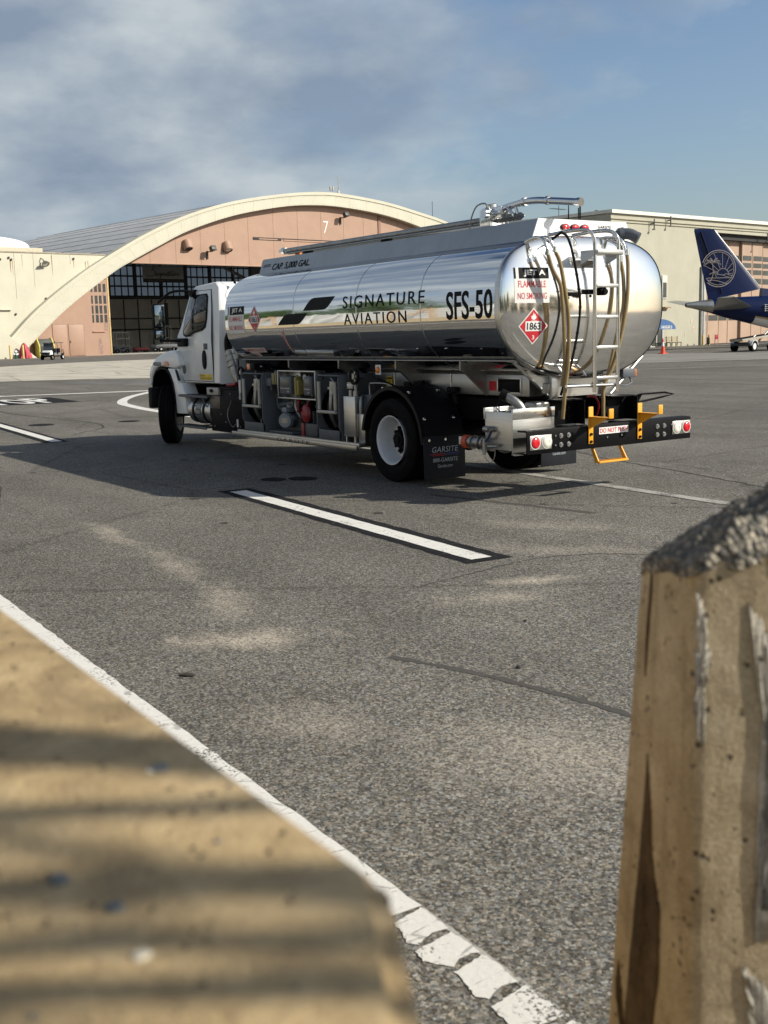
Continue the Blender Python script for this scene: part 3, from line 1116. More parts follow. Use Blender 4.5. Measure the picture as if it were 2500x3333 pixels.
m.tube([(-2.47, -0.1, 1.19), (-2.47, 0.62, 1.20)], 0.018, 10)
m.build('foot_brace', CHROME, ladder)
m = MB()
m.box(-2.47, -2.36, 0.10, 0.30, 2.165, 2.215, 0.012)
m.box(-2.5, -2.42, 0.05, 0.14, 2.15, 2.235, 0.015)
m.cyl((-2.5, 0.095, 2.19), (-2.53, 0.095, 2.185), 0.03, 16)
m.cyl((-2.44, 0.24, 2.16), (-2.44, 0.24, 2.13), 0.014, 8)
m.tube(smooth_path([(-2.4, 0.29, 2.17), (-2.4, 0.36, 2.165), (-2.4, 0.40, 2.12)]), 0.006, 6)
m.build('rear_camera', BLACKP, truck)

# tan hoses and the black cable down the rear head
hs = [[(-2.36, 0.78, 2.60), (-2.38, 0.73, 2.43), (-2.40, 0.64, 2.27), (-2.40, 0.61, 2.1), (-2.40, 0.59, 1.9), (-2.40, 0.575, 1.49), (-2.36, 0.575, 1.2)],
      [(-2.37, 0.69, 2.63), (-2.40, 0.64, 2.49), (-2.42, 0.58, 2.17), (-2.43, 0.545, 1.9), (-2.43, 0.55, 1.49), (-2.40, 0.565, 1.2), (-2.38, 0.57, 1.0), (-2.36, 0.57, 0.85)],
      [(-2.35, -0.40, 2.62), (-2.36, -0.41, 2.45), (-2.38, -0.38, 2.1), (-2.38, -0.30, 1.74), (-2.36, -0.19, 1.39), (-2.33, -0.08, 1.18), (-2.33, -0.07, 1.0), (-2.33, -0.07, 0.8)],
      [(-2.32, -0.33, 2.55), (-2.33, -0.37, 2.34), (-2.35, -0.35, 2.03), (-2.35, -0.26, 1.74), (-2.33, -0.15, 1.32), (-2.32, -0.08, 1.12)]]
tops = [[(-2.1, 0.86, 2.72), (-2.22, 0.82, 2.76), (-2.32, 0.79, 2.72), (-2.36, 0.78, 2.60)], [(-2.1, 0.84, 2.72), (-2.2, 0.80, 2.75), (-2.32, 0.73, 2.745), (-2.37, 0.69, 2.62)],
        [(-2.1, -0.2, 2.78), (-2.2, -0.27, 2.785), (-2.3, -0.36, 2.755), (-2.35, -0.40, 2.60)], [(-2.1, -0.3, 2.78), (-2.2, -0.3, 2.75), (-2.3, -0.32, 2.68), (-2.32, -0.33, 2.53)]]
for h_, t_ in zip(hs, tops):
    m = MB()
    m.tube(smooth_path(h_, 6), 0.0215, 12)
    ho = m.build('hose', HOSE, truck)
    m = MB()
    m.tube(smooth_path(t_, 6), 0.018, 12)
    e_ = Vector(h_[0])
    m.tube([e_ + Vector((0, 0, 0.03)), e_ - Vector((0, 0, 0.03))], 0.029, 14)
    m.build('hose_fitting', CHROME, ho)
m = MB()
m.tube(smooth_path([(-2.2, 0.62, 2.72), (-2.3, 0.6, 2.77), (-2.36, 0.58, 2.80), (-2.40, 0.53, 2.75), (-2.42, 0.48, 2.59), (-2.43, 0.43, 2.37), (-2.43, 0.40, 2.22), (-2.43, 0.38, 2.03), (-2.43, 0.42, 1.76), (-2.42, 0.50, 1.44), (-2.38, 0.53, 1.3), (-2.3, 0.54, 1.1)], 6), 0.014, 10)
for z, y in ((2.59, .48), (2.37, .43), (2.22, .40), (2.03, .38), (1.76, .42), (1.6, .455)):
    m.cyl((-2.43, y, z - 0.006), (-2.43, y, z + 0.006), 0.019, 10)
m.build('cable', BLACKP, truck)
# bent vent pipe at the top right
m = MB()
m.tube(smooth_path([(-2.02, -0.46, 2.74), (-2.05, -0.52, 2.82), (-2.10, -0.57, 2.845), (-2.18, -0.63, 2.835), (-2.25, -0.67, 2.79)], 6), 0.062, 18)
m.cyl((-2.09, -0.55, 2.84), (-2.12, -0.59, 2.845), 0.073, 20)
m.cyl((-2.24, -0.665, 2.795), (-2.26, -0.68, 2.782), 0.067, 20)
m.box(-2.1, -1.98, -0.6, -0.45, 2.70, 2.86, 0.01)
m.build('vent_pipe', GREYD, truck)

# subframe, gussets and chassis
m = MB()
m.box(-1.86, 1.4, -0.60, 0.60, 1.07, 1.31, 0.01)
m.loft([[(-1.86, 0.6, 1.31), (-1.86, -0.6, 1.31), (1.4, -0.6, 1.31), (1.4, 0.6, 1.31)], [(-1.86, 0.72, 1.40), (-1.86, -0.72, 1.40), (1.4, -0.72, 1.40), (1.4, 0.72, 1.40)]])
subframe = m.build('subframe', brushed('subframe_aluminium', (0.42, 0.42, 0.41), 0.4, (3, 60, 60)), truck)
for s in (1,):
    m = MB()
    m.box(-1.72, -1.33, 0.60, 0.606, 1.115, 1.26, 0.002)
    w_ = m.build('inspection_opening', BLACKM, subframe)
    m = MB()
    for a in ((-1.74, -1.715, 1.10, 1.275), (-1.335, -1.31, 1.10, 1.275)):
        m.box(a[0], a[1], 0.60, 0.612, a[2], a[3], 0.002)
    m.box(-1.715, -1.335, 0.60, 0.612, 1.262, 1.275, 0.002)
    m.box(-1.715, -1.335, 0.60, 0.612, 1.10, 1.113, 0.002)
    m.build('opening_frame', ALU, subframe)
    decal([rect(1.17, 1.30, 1.125, 1.235)], plane_map((0, 0.603, 0), (-1, 0, 0), (0, 0, 1))).build('red_sticker', DECR, subframe, smooth=False)
    yd = decal([rect(-0.93, -0.80, 1.07, 1.26)], plane_map((0, 0.606, 0), (-1, 0, 0), (0, 0, 1))).build('yellow_sticker', DECY, subframe, smooth=False)
    decal([rect(-0.925, -0.805, 1.225, 1.245), rect(-0.925, -0.805, 1.08, 1.09)] + [rect(-0.90, -0.83, 1.10 + k * 0.021, 1.108 + k * 0.021) for k in range(6)],
          plane_map((0, 0.608, 0), (-1, 0, 0), (0, 0, 1))).build('lettering', DECK, subframe, smooth=False)
for x in (-0.45, 0.75):
    m = MB()
    m.cyl((x, 0.603, 1.08), (x, 0.603, 1.31), 0.012, 8)
    m.build('weld_seam', ALU, subframe)
for x in (-1.12, 0.17, 1.5, 2.85):
    for s in (1, -1):
        m = MB()
        m.slab([(x, s * 0.985, 1.475), (x, s * 0.985, 1.38), (x, s * 0.93, 1.355), (x, s * 0.60, 1.075), (x, s * 0.60, 1.31), (x, s * 0.80, 1.43)], (1, 0, 0), 0.008)
        m.tube([(x, s * 0.985, 1.475), (x, s * 0.985, 1.375), (x, s * 0.93, 1.35), (x, s * 0.60, 1.07)], 0.012, 8)
        m.build('gusset', STEELD, truck)
m = MB()
m.slab([(-2.0, 0.93, 1.46), (-2.0, 0.42, 1.06), (-2.0, -0.42, 1.06), (-2.0, -1.0, 1.46), (-2.0, -0.6, 1.31), (-2.0, 0, 1.27), (-2.0, 0.6, 1.31)], (1, 0, 0), 0.02)
m.tube([(-2.01, 0.96, 1.47), (-2.01, 0.43, 1.055), (-2.01, 0.40, 1.055)], 0.02, 8)
m.tube([(-2.01, -1.02, 1.47), (-2.01, -0.5, 1.055)], 0.02, 8)
m.box(-2.06, -2.0, 0.36, 0.45, 1.03, 1.30, 0.004)
m.box(-2.06, -2.0, -0.45, -0.36, 1.03, 1.30, 0.004)
m.build('saddle_plate', ALU, truck)
decal([[(-0.78 + 0.035 * math.cos(t_ * PI / 8), 1.335 + 0.014 * math.sin(t_ * PI / 8)) for t_ in range(16)], rect(-0.81, -0.75, 1.365, 1.375)],
      plane_map((-2.003, 0, 0), (0, -1, 0), (0, 0, 1))).build('plate_mark', DECK, truck, smooth=False)
m = MB()
for s in (1, -1):
    m.box(-2.12, 7.55, s * 0.43 - 0.045, s * 0.43 + 0.045, 0.76, 1.03, 0.01)
for x in (-1.6, 0.9, 2.4, 4.2, 6.2):
    m.box(x - 0.08, x + 0.08, -0.39, 0.39, 0.80, 0.98, 0.01)
m.box(5.0, 7.5, -0.35, 0.35, 0.55, 1.35, 0.05)          # engine and gearbox mass under the cab
m.box(-1.9, 4.2, -0.38, 0.38, 0.985, 1.068, 0.005)
m.box(1.405, 4.2, -0.6, 0.6, 1.08, 1.30, 0.005)  # subframe front end, coloured black to stand for shade behind the pump bay
m.build('chassis', BLACKM, truck)
for s in (0.43, -0.39):
    m = MB()
    m.box(-2.19, -2.14, s - 0.205, s + 0.205, 0.77, 1.035, 0.008)
    m.box(-2.35, -2.15, s - 0.205, s - 0.195, 0.77, 1.035, 0.004)
    m.box(-2.33, -2.14, s - 0.18, s + 0.18, 1.036, 1.052, 0.004)
    for dy in (-0.1, 0.12):
        for z in (0.84, 0.96):
            m.cyl((-2.19, s + dy, z), (-2.205, s + dy, z), 0.017, 6)
    m.build('frame_bracket', BLACKM, truck)
m = MB()
m.tube(smooth_path([(-2.2, 0.05, 1.06), (-2.25, -0.02, 1.05), (-2.27, -0.06, 0.95), (-2.2, -0.08, 0.8)]), 0.012, 8)
m.build('air_line', REDP, truck)
m = MB()
m.tube([(-2.3, -0.58, 0.92), (-2.33, -0.66, 1.05), (-2.36, -1.02, 1.055), (-2.40, -1.13, 1.03), (-2.36, -0.95, 1.0), (-2.3, -0.66, 0.96)], 0.012, 6)
m.slab([(-2.3, -0.575, 1.04), (-2.3, -0.72, 1.06), (-2.3, -0.60, 0.90), (-2.3, -0.575, 0.88)], (-1, 0, 0), 0.012)
m.build('hose_hanger', BLACKM, truck)
for s, nm in ((-1, 'right'),):
    m = MB()
    m.box(-2.06, -1.94, -0.86, -0.66, 1.235, 1.335, 0.008)
    m.tube(smooth_path([(-2.0, -0.82, 1.235), (-2.02, -0.84, 1.17), (-2.03, -0.72, 1.14), (-2.03, -0.6, 1.16)]), 0.009, 6)
    sl = m.build('side_marker', GREYD, truck)
    m = MB()
    m.box(-2.06, -1.94, -0.885, -0.86, 1.24, 1.325, 0.01)
    m.build('lens', AMB, sl)
# amber marker with white plate on the left side
m = MB()
m.box(0.58, 0.70, 0.925, 0.935, 1.295, 1.42, 0.003)
sl = m.build('side_marker', DECW, truck)
m = MB()
m.lathe([(0, 0.045), (0.015, 0.04), (0.024, 0.02), (0.025, 0)], (0.64, 0.935, 1.357), (0, 1, 0), 24)
m.build('lens', AMB, sl)
m = MB()
m.box(3.66, 3.80, 1.02, 1.12, 1.33, 1.43, 0.006)
sl = m.build('side_marker', BLACKP, truck)
m = MB()
m.box(3.80, 3.90, 1.03, 1.12, 1.335, 1.425, 0.008)
m.build('lens', AMB, sl)

# rear bumper
m = MB()
m.box(-2.555, -2.535, -1.25, 1.25, 0.525, 0.770, 0.006)
m.box(-2.54, -2.40, -1.25, 1.25, 0.755, 0.775, 0.006)
m.box(-2.54, -2.42, -1.25, 1.25, 0.522, 0.540, 0.006)
for s in (0.43, -0.39):
    m.box(-2.54, -2.13, s - 0.05, s + 0.05, 0.56, 0.76, 0.008)
bumper = m.build('rear_bumper', BLACKM, truck)
BP = plane_map((-2.558, 0, 0), (0, -1, 0), (0, 0, 1))
DN = decal([rect(-0.222, 0.222, 0.668, 0.741)], shift(BP, (-1, 0, 0), 0.002)).build('notice', DECW, bumper, smooth=False, label='white notice reading DO NOT PUSH')
decal([text('DO NOT PUSH', -0.21, 0.21, 0.68, 0.73, bold=0.012)], shift(BP, (-1, 0, 0), 0.004)).build('lettering', DECR, bumper, smooth=False)
for s, z0 in ((1, 0.645), (-1, 0.66)):
    for yy, mat_, nm in ((1.145, REDL, 'red_tail_light'), (0.985, WHL, 'reversing_light')):
        y = s * yy - (0.02 if s < 0 else 0)
        m = MB()
        m.lathe([(0, 0.07), (0.012, 0.07), (0.014, 0.062)], (-2.557, y, z0), (-1, 0, 0), 32)
        tl = m.build(nm, WHL if mat_ is WHL else DECW, bumper)
        m = MB()
        m.lathe([(0.004, 0.060), (0.018, 0.056), (0.028, 0.042), (0.030, 0.025), (0.026, 0.024), (0.028, 0.0)], (-2.557, y, z0), (-1, 0, 0), 32)
        m.build('lens', mat_, tl)
    m = MB()
    m.box(-2.562, -2.556, s * 1.065 - 0.15 - (0.02 if s < 0 else 0), s * 1.065 + 0.15 - (0.02 if s < 0 else 0), z0 - 0.075, z0 + 0.075, 0.002)
    m.build('light_plate', ALU, bumper)
m = MB()
for y0 in (0.78, 0.67, -0.69, -0.80):
    for z in (0.695, 0.60):
        m.cyl((-2.555, y0, z), (-2.575, y0, z), 0.02, 6)
        m.cyl((-2.555, y0, z), (-2.561, y0, z), 0.028, 12)
for y0, z in ((0.1, .63), (-0.12, .64), (.86, .70), (.86, .60), (-.92, .70), (-1.22, .70), (-1.22, .60)):
    m.cyl((-2.555, y0, z), (-2.565, y0, z), 0.010, 8)
m.build('bolt', CHROME, bumper)
for y in (0.355, -0.395):
    m = MB()
    m.box(-2.572, -2.560, y - 0.034, y + 0.034, 0.575, 0.975, 0.004)
    m.box(-2.572, -2.86, y - 0.034, y + 0.034, 0.862, 0.872, 0.003)
    m.box(-2.872, -2.860, y - 0.034, y + 0.034, 0.862, 0.965, 0.004)
    m.slab([(-2.572, y - 0.004, 0.862), (-2.83, y - 0.004, 0.862), (-2.572, y - 0.004, 0.745)], (0, 1, 0), 0.008)
    hk = m.build('hose_rest', YEL, bumper)
    m = MB()
    for z in (0.60, 0.68):
        m.cyl((-2.572, y, z), (-2.585, y, z), 0.017, 6)
    m.build('bolt', BLACKM, hk)
m = MB()
for y, yt in ((0.262, 0.235), (-0.155, -0.165)):
    m.slab([(-2.52, y + 0.0, 0.53), (-2.48, y, 0.53), (-2.56, y + (0.012 if y > 0 else -0.004), 0.375), (-2.62, y + (0.012 if y > 0 else -0.004), 0.375)], (0, 1, 0), 0.014)
m.box(-2.63, -2.55, -0.16, 0.285, 0.362, 0.384, 0.004)
for k in range(16):
    m.box(-2.625, -2.555, -0.14 + k * 0.026, -0.132 + k * 0.026, 0.384, 0.390)
m.build('bumper_step', YEL, bumper)

# aluminium spill box at the left rear
m = MB()
m.box(-2.26, -1.82, 0.66, 1.205, 0.54, 0.95, 0.008)
m.box(-2.285, -2.262, 0.62, 1.21, 0.50, 0.985, 0.004)
m.box(-1.83, -1.80, 0.66, 1.21, 0.86, 0.985, 0.003)
m.box(-2.32, -2.262, 0.80, 1.21, 0.495, 0.512, 0.003)
sb = m.build('spill_box', ALU, truck)
m = MB()
m.box(-2.292, -2.285, 0.62, 1.21, 0.875, 0.985, 0.002)
m.build('box_lip', CHROME, sb)
m = MB()
m.cyl((-1.95, 1.20, 0.76), (-1.95, 1.26, 0.76), 0.028, 12)
m.cyl((-1.95, 1.25, 0.76), (-1.87, 1.25, 0.76), 0.035, 14)
m.cyl((-1.86, 1.2, 0.60), (-1.86, 1.26, 0.60), 0.03, 12)
m.cyl((-1.86, 1.25, 0.48), (-1.86, 1.25, 0.66), 0.022, 12)
m.cyl((-1.93, 1.25, 0.575), (-2.08, 1.25, 0.585), 0.018, 10)
m.tube(smooth_path([(-1.86, 1.25, 0.46), (-1.95, 1.25, 0.40), (-2.02, 1.25, 0.45), (-2.03, 1.24, 0.53)]), 0.004, 6)
m.build('drain_valve', STEELD, sb)
m = MB()
m.tube([(-1.90, 1.26, 0.63), (-1.95, 1.265, 0.67), (-2.0, 1.27, 0.735)], 0.014, 8)
m.build('valve_lever', M('blue_grip', (0.015, 0.03, 0.10), 0.4), sb)
m = MB()
m.cyl((-1.36, 1.05, 0.575), (-1.80, 1.05, 0.575), 0.062, 20)
for x in (-1.42, -1.55, -1.62, -1.74):
    m.cyl((x, 1.05, 0.575), (x - 0.025, 1.05, 0.575), 0.08, 20)
m.box(-1.70, -1.60, 0.99, 1.11, 0.50, 0.52, 0.01)
fp = m.build('fill_pipe', STEELD, truck)
m = MB()
m.cyl((-1.28, 1.05, 0.575), (-1.36, 1.05, 0.575), 0.076, 24)
m.cyl((-1.26, 1.05, 0.575), (-1.29, 1.05, 0.575), 0.05, 20)
m.build('dust_cap', M('orange_dust_cap', (0.55, 0.09, 0.03), 0.5), fp)
m = MB()
m.box(-1.27, -1.20, 1.08, 1.085, 0.54, 0.63, 0.002)
m.build('tag', DECW, fp)
m = MB()
m.tube(smooth_path([(-2.2, 1.0, 0.93), (-2.19, 1.02, 1.0), (-2.14, 1.06, 1.06), (-2.06, 1.1, 1.11)]), 0.048, 16)
fn = m.build('vapour_elbow', STEELD, truck)
m = MB()
m.cyl((-2.07, 1.095, 1.105), (-2.01, 1.13, 1.135), 0.062, 20)
m.tube(smooth_path([(-2.03, 1.13, 1.1), (-1.96, 1.15, 1.0), (-2.0, 1.14, 0.95), (-2.1, 1.1, 0.97)]), 0.005, 6)
m.build('cap', BLACKP, fn)
m = MB()
m.box(-2.22, -2.02, 0.62, 0.82, 0.95, 1.03, 0.02)
m.cyl((-2.1, 0.58, 1.12), (-2.12, 0.58, 1.22), 0.04, 16)
m.build('filter_head', STEELD, truck)

# wheels
TYRE_PROF = [(-0.10, 0.300), (-0.125, 0.33), (-0.140, 0.39), (-0.138, 0.45), (-0.122, 0.497), (-0.112, 0.508), (-0.085, 0.513),
             (-0.082, 0.500), (-0.070, 0.500), (-0.067, 0.515), (-0.040, 0.516), (-0.037, 0.502), (-0.025, 0.502), (-0.022, 0.517), (0.0, 0.518),
             (0.022, 0.517), (0.025, 0.502), (0.037, 0.502), (0.040, 0.516), (0.067, 0.515), (0.070, 0.500), (0.082, 0.500), (0.085, 0.513),
             (0.112, 0.508), (0.122, 0.497), (0.138, 0.45), (0.140, 0.39), (0.125, 0.33), (0.10, 0.300)]


def wheel(x, y, out, rot=0.0, name='wheel', lug=True, deep=True):
    """out: +1 outer face towards +y"""
    piv = Matrix.Translation((x, y, 0.518)) @ Matrix.Rotation(rot, 4, 'Z')
    m = MB()
    m.lathe(TYRE_PROF, (0, 0, 0), (0, 1, 0), 64)
    m.lathe([(0.1415 * out, 0.40), (0.144 * out, 0.405), (0.1415 * out, 0.41)], (0, 0, 0), (0, 1, 0), 64)
    m.xform(piv)
    wh = m.build(name, RUBBER, truck)
    d = -0.085 if deep else 0.06
    m = MB()
    m.lathe([(0.125 * out, 0.296), (0.142 * out, 0.303), (0.143 * out, 0.296), (0.130 * out, 0.282), (0.10 * out, 0.275), (0.02 * out, 0.262), ((d + 0.03) * out, 0.25),
             ((d + 0.005) * out, 0.235), (d * out, 0.20), ((d + 0.012) * out, 0.14), (d * out, 0.135), ((d - 0.01) * out, 0.0)], (0, 0, 0), (0, 1, 0), 64)
    m.lathe([(-0.143 * out, 0.300), (-0.10 * out, 0.27), (-0.02 * out, 0.258)], (0, 0, 0), (0, 1, 0), 48)
    m.xform(piv)
    rim = m.build('rim', RIMW, wh)
    m = MB()
    for k in range(5):
        a = 2 * PI * k / 5 + 0.3
        cx, cz = 0.19 * math.cos(a), 0.19 * math.sin(a)
        m.cyl((cx, (d - 0.004) * out, cz), (cx, (d + 0.006) * out, cz), 0.034, 14)
    m.lathe([(d * out, 0.178), ((d + 0.02) * out, 0.176), ((d + 0.025) * out, 0.12), ((d + 0.06) * out, 0.105), ((d + 0.12) * out, 0.095), ((d + 0.125) * out, 0.05), ((d + 0.14) * out, 0.048), ((d + 0.14) * out, 0.0)], (0, 0, 0), (0, 1, 0), 28)
    for k in range(10):
        a = 2 * PI * k / 10
        cx, cz = 0.150 * math.cos(a), 0.150 * math.sin(a)
        m.cyl((cx, d * out, cz), (cx, (d + 0.075) * out, cz), 0.02, 8)
    m.xform(piv)
    m.build('hub', BLACKM, rim)


for s in (1, -1):
    wheel(0, s * 1.065, s, name='rear_wheel')
    wheel(0, s * 0.745, -s, name='rear_wheel', deep=False)
for s in (1, -1):
    wheel(7.25, s * 1.0 - (0.08 if s > 0 else 0), s, R(-35), name='front_wheel', deep=False)
m = MB()
m.cyl((0, -1.1, 0.518), (0, 1.1, 0.518), 0.09, 16)
m.lathe([(-0.25, 0.0), (-0.2, 0.16), (0, 0.22), (0.2, 0.16), (0.25, 0.0)], (0, 0, 0.518), (0, 1, 0), 20)
m.cyl((0, 0, 0.518), (4.0, 0, 0.75), 0.05, 12)
m.build('rear_axle', BLACKM, truck)
m = MB()
m.cyl((7.2, -0.9, 0.52), (7.2, 0.9, 0.52), 0.06, 12)
m.build('front_axle', BLACKM, truck)

# rear fenders with mud flaps
for s in (1, -1):
    y0, y1 = s * 0.60, s * 1.215
    po = arc(0, 0.52, 0.655, 8, 172, 34)
    po = [(p[0] - 0.02, p[1]) for p in po]
    po = po + [(-0.70, 0.50)]
    pi_ = [(p[0] * 0.965 - 0.0, 0.52 + (p[1] - 0.52) * 0.965) for p in po]
    m = MB()
    ring_pts = po + pi_[::-1]
    m.prism(ring_pts, 'y', min(y0, y1), max(y0, y1), 0.0)
    m.prism([(p[0], p[1] - 0.0) for p in po] + [(p[0] * 0.93, 0.52 + (p[1] - 0.52) * 0.93) for p in po][::-1], 'y', min(y1 - 0.03, y1), max(y1 - 0.03, y1) + 0.002)
    fd = m.build('rear_fender', FENDM, truck, angle=30)
    m = MB()
    for k, a in enumerate((70, 118, 155)):
        px, pz = 0.66 * math.cos(R(a)) - 0.02, 0.52 + 0.66 * math.sin(R(a))
        m.box(px - 0.02, px + 0.02, s * 1.13, s * 1.17, pz - 0.01, pz + 0.02, 0.004)
        m.box(px - 0.02, px + 0.02, s * 0.70, s * 0.74, pz - 0.01, pz + 0.02, 0.004)
    m.build('clip', CHROME, fd)
    m = MB()
    m.box(-0.712, -0.696, s * 0.61 if s > 0 else -1.22, s * 1.22 if s > 0 else -0.61, 0.085, 0.60, 0.004)
    fl = m.build('mud_flap', FLAP, truck)
    m = MB()
    for yy in (0.68, 0.91, 1.15):
        m.cyl((-0.712, s * yy, 0.555), (-0.722, s * yy, 0.555), 0.016, 8)
    m.build('bolt', CHROME, fl)
    FP = plane_map((-0.714, s * 0.915, 0), (0, -1, 0), (0, 0, 1))
    for it_ in (text('GARSITE', -0.19, 0.2, 0.405, 0.472, shear=0.2, bold=0.004, spacing=1.05), text('888-GARSITE', -0.18, 0.19, 0.29, 0.337, shear=0.1, bold=0.0),
                text('Garsite.com', -0.11, 0.11, 0.222, 0.262, shear=0.1)):
        decal([it_], FP).build('lettering', M('grey_lettering', (0.36, 0.40, 0.46), 0.5), fl, smooth=False)
    decal([rect(-0.22, 0.0, 0.382, 0.388), rect(-0.19, 0.0, 0.366, 0.370)], FP).build('red_line', DECR, fl, smooth=False)
    decal([rect(0.0, 0.22, 0.385, 0.391), rect(0.0, 0.19, 0.368, 0.372)], FP).build('blue_line', M('blue_vinyl', (0.03, 0.07, 0.35), 0.45), fl, smooth=False)
m = MB()
m.box(-0.62, -0.45, 0.55, 0.68, 1.085, 1.155, 0.02)
m.cyl((-0.55, 0.6, 0.95), (-0.5, 0.6, 1.09), 0.035, 12)
m.build('air_valve', BLACKP, truck)

# side platform
m = MB()
m.box(0.76, 4.30, 1.19, 1.22, 0.335, 0.40, 0.006)
m.box(0.74, 4.16, 0.45, 1.19, 0.375, 0.425, 0.004)
m.box(0.74, 4.16, 1.12, 1.19, 0.425, 0.432, 0.002)
platform = m.build('side_platform', ALUD, truck)
decal([text('GARSITE', -2.86, -1.93, 0.345, 0.388, shear=0.15, bold=0.0, spacing=1.15)], plane_map((0, 1.2215, 0), (-1, 0, 0), (0, 0, 1))).build('lettering', DECK, platform, smooth=False)
m = MB()
m.box(0.76, 4.2, -1.2, -0.45, 0.34, 0.42, 0.006)
m.box(1.0, 4.0, -1.1, -0.62, 0.42, 1.2, 0.03)
m.build('right_side_cabinet', GREYP, truck)
m = MB()
m.box(0.80, 4.15, 0.44, 0.47, 0.43, 1.30, 0.004)
m.build('pump_bay_wall', BLACKM, truck)

# pump bay: two hose reels in roller frames, meter panel, motor, filter, boxes
IVORY = M('ivory_roller', (0.46, 0.44, 0.37), 0.5, 0, 0.08, 8)


def reel_frame(x0, x1, zt, name):
    m = MB()
    for x in (x0, x1):
        m.prism([(0.52, 0.43), (1.13, 0.43), (1.13, 0.52), (1.17, 0.60), (1.17, zt - 0.03), (1.12, zt + 0.03), (0.52, zt + 0.03)], 'x', x - 0.012, x + 0.012, 0.003)
    m.box(x0, x1, 1.10, 1.15, zt, zt + 0.022, 0.004)
    m.box(x0 + 0.02, x1 - 0.02, 1.14, 1.16, 0.435, 0.56, 0.005)
    fr = m.build(name, GREYP, truck)
    for x in (x0 + 0.075, x1 - 0.075):
        m = MB()
        m.cyl((x, 1.17, zt - 0.44), (x, 1.17, zt - 0.07), 0.024, 14)
        m.build('upright_roller', IVORY, fr)
    m = MB()
    m.cyl((x0 + 0.05, 1.18, zt - 0.47), (x1 - 0.05, 1.18, zt - 0.47), 0.022, 14)
    m.build('cross_roller', IVORY, fr)
    xm = (x0 + x1) / 2
    m = MB()
    m.lathe([(x0 + 0.05 - xm, 0.34), (x0 + 0.06 - xm, 0.34), (x0 + 0.065 - xm, 0.16), (x1 - 0.065 - xm, 0.16), (x1 - 0.06 - xm, 0.34), (x1 - 0.05 - xm, 0.34)], (xm, 0.78, 0.83), (1, 0, 0), 40)
    m.build('drum', BLACKM, fr)
    m = MB()
    for k in range(5):
        xx = x0 + 0.13 + (x1 - x0 - 0.26) * k / 4
        m.tube([(xx, 0.78 + 0.27 * math.cos(2 * PI * j / 24), 0.83 + 0.27 * math.sin(2 * PI * j / 24)) for j in range(24)], 0.028, 8, closed=True)
    m.build('hose_coil', M('black_hose', (0.014, 0.014, 0.014), 0.5), fr)
    m = MB()
    m.tube(smooth_path([(xm + 0.05, 1.0, 0.6), (xm + 0.03, 1.08, 0.75), (xm, 1.1, 0.95), (xm + 0.01, 1.08, 1.06)]), 0.036, 12)
    m.cyl((xm, 1.08, 1.03), (xm, 1.07, 1.2), 0.05, 16)
    m.cyl((xm, 1.08, 1.1), (xm, 1.08, 1.13), 0.07, 16)
    m.tube(smooth_path([(xm - 0.07, 1.09, 1.12), (xm - 0.1, 1.12, 1.2), (xm - 0.02, 1.12, 1.25)]), 0.01, 6)
    m.build('hose_nozzle', STEELD, fr)


reel_frame(3.36, 4.0, 1.27, 'hose_reel')
reel_frame(1.24, 1.80, 1.27, 'hose_reel')

m = MB()
m.box(1.92, 2.98, 0.94, 0.975, 0.935, 1.335, 0.003)
for a in ((1.92, 2.98, 1.318, 1.335), (1.92, 2.98, 0.935, 0.952)):
    m.box(a[0], a[1], 0.975, 1.11, a[2], a[3], 0.002)
m.box(1.92, 1.937, 0.975, 1.11, 0.952, 1.318, 0.002)
m.box(2.963, 2.98, 0.975, 1.11, 0.952, 1.318, 0.002)
panel = m.build('control_panel', ALU, truck)
m = MB()
m.box(2.12, 2.53, 0.976, 0.988, 0.955, 1.31, 0.002)
m.build('gauge_board', BLACKP, panel)
for x0, x1 in ((2.56, 2.88), (1.99, 2.21)):
    m = MB()
    m.box(x0, x1, 0.99, 1.13, 1.00, 1.255, 0.012)
    mb_ = m.build('meter_box', GREYD, panel)
    m = MB()
    m.box(x0 + 0.03, x1 - 0.03, 1.13, 1.135, 1.11, 1.235, 0.002)
    m.build('display', M('grey_display', (0.10, 0.11, 0.10), 0.25), mb_)
    m = MB()
    m.box(x0 + 0.02, x1 - 0.02, 1.131, 1.14, 1.075, 1.09, 0.002)
    m.box(x0 + 0.05, x0 + 0.09, 1.131, 1.14, 1.02, 1.05, 0.002)
    m.build('latch', STEELD, mb_)
m = MB()
m.box(2.47, 2.52, 1.0, 1.10, 0.985, 1.245, 0.006)
m.box(2.42, 2.47, 1.0, 1.09, 1.0, 1.2, 0.006)
m.cyl((2.495, 1.06, 1.245), (2.495, 1.06, 1.27), 0.02, 12)
m.build('sight_gauge', M('yellow_sight_gauge', (0.30, 0.25, 0.065), 0.45), panel)
for x, z, r_ in ((2.355, 1.23, 0.055), (2.245, 1.225, 0.042)):
    m = MB()
    m.lathe([(0, r_), (0.02, r_), (0.025, r_ * 0.9)], (x, 1.0, z), (0, 1, 0), 28)
    dg_ = m.build('dial_gauge', CHROME, panel)
    m = MB()
    m.lathe([(0.021, r_ * 0.88), (0.022, 0)], (x, 1.0, z), (0, 1, 0), 28)
    m.build('dial_face', DECW, dg_)
    m = MB()
    m.box(x - 0.003, x + 0.003, 1.0225, 1.0245, z, z + r_ * 0.75)
    m.build('needle', DECK, dg_)
m = MB()
for x, z in ((2.30, 1.10), (2.24, 1.10), (2.34, 1.03), (2.25, 1.03), (2.19, 1.0), (2.4, 1.12)):
    m.cyl((x, 0.988, z), (x, 1.01, z), 0.02, 12)
m.build('knob', STEELD, panel)
m = MB()
m.cyl((2.24, 0.988, 1.045), (2.235, 1.02, 1.07), 0.012, 8)
m.build('red_switch', REDP, panel)
m = MB()
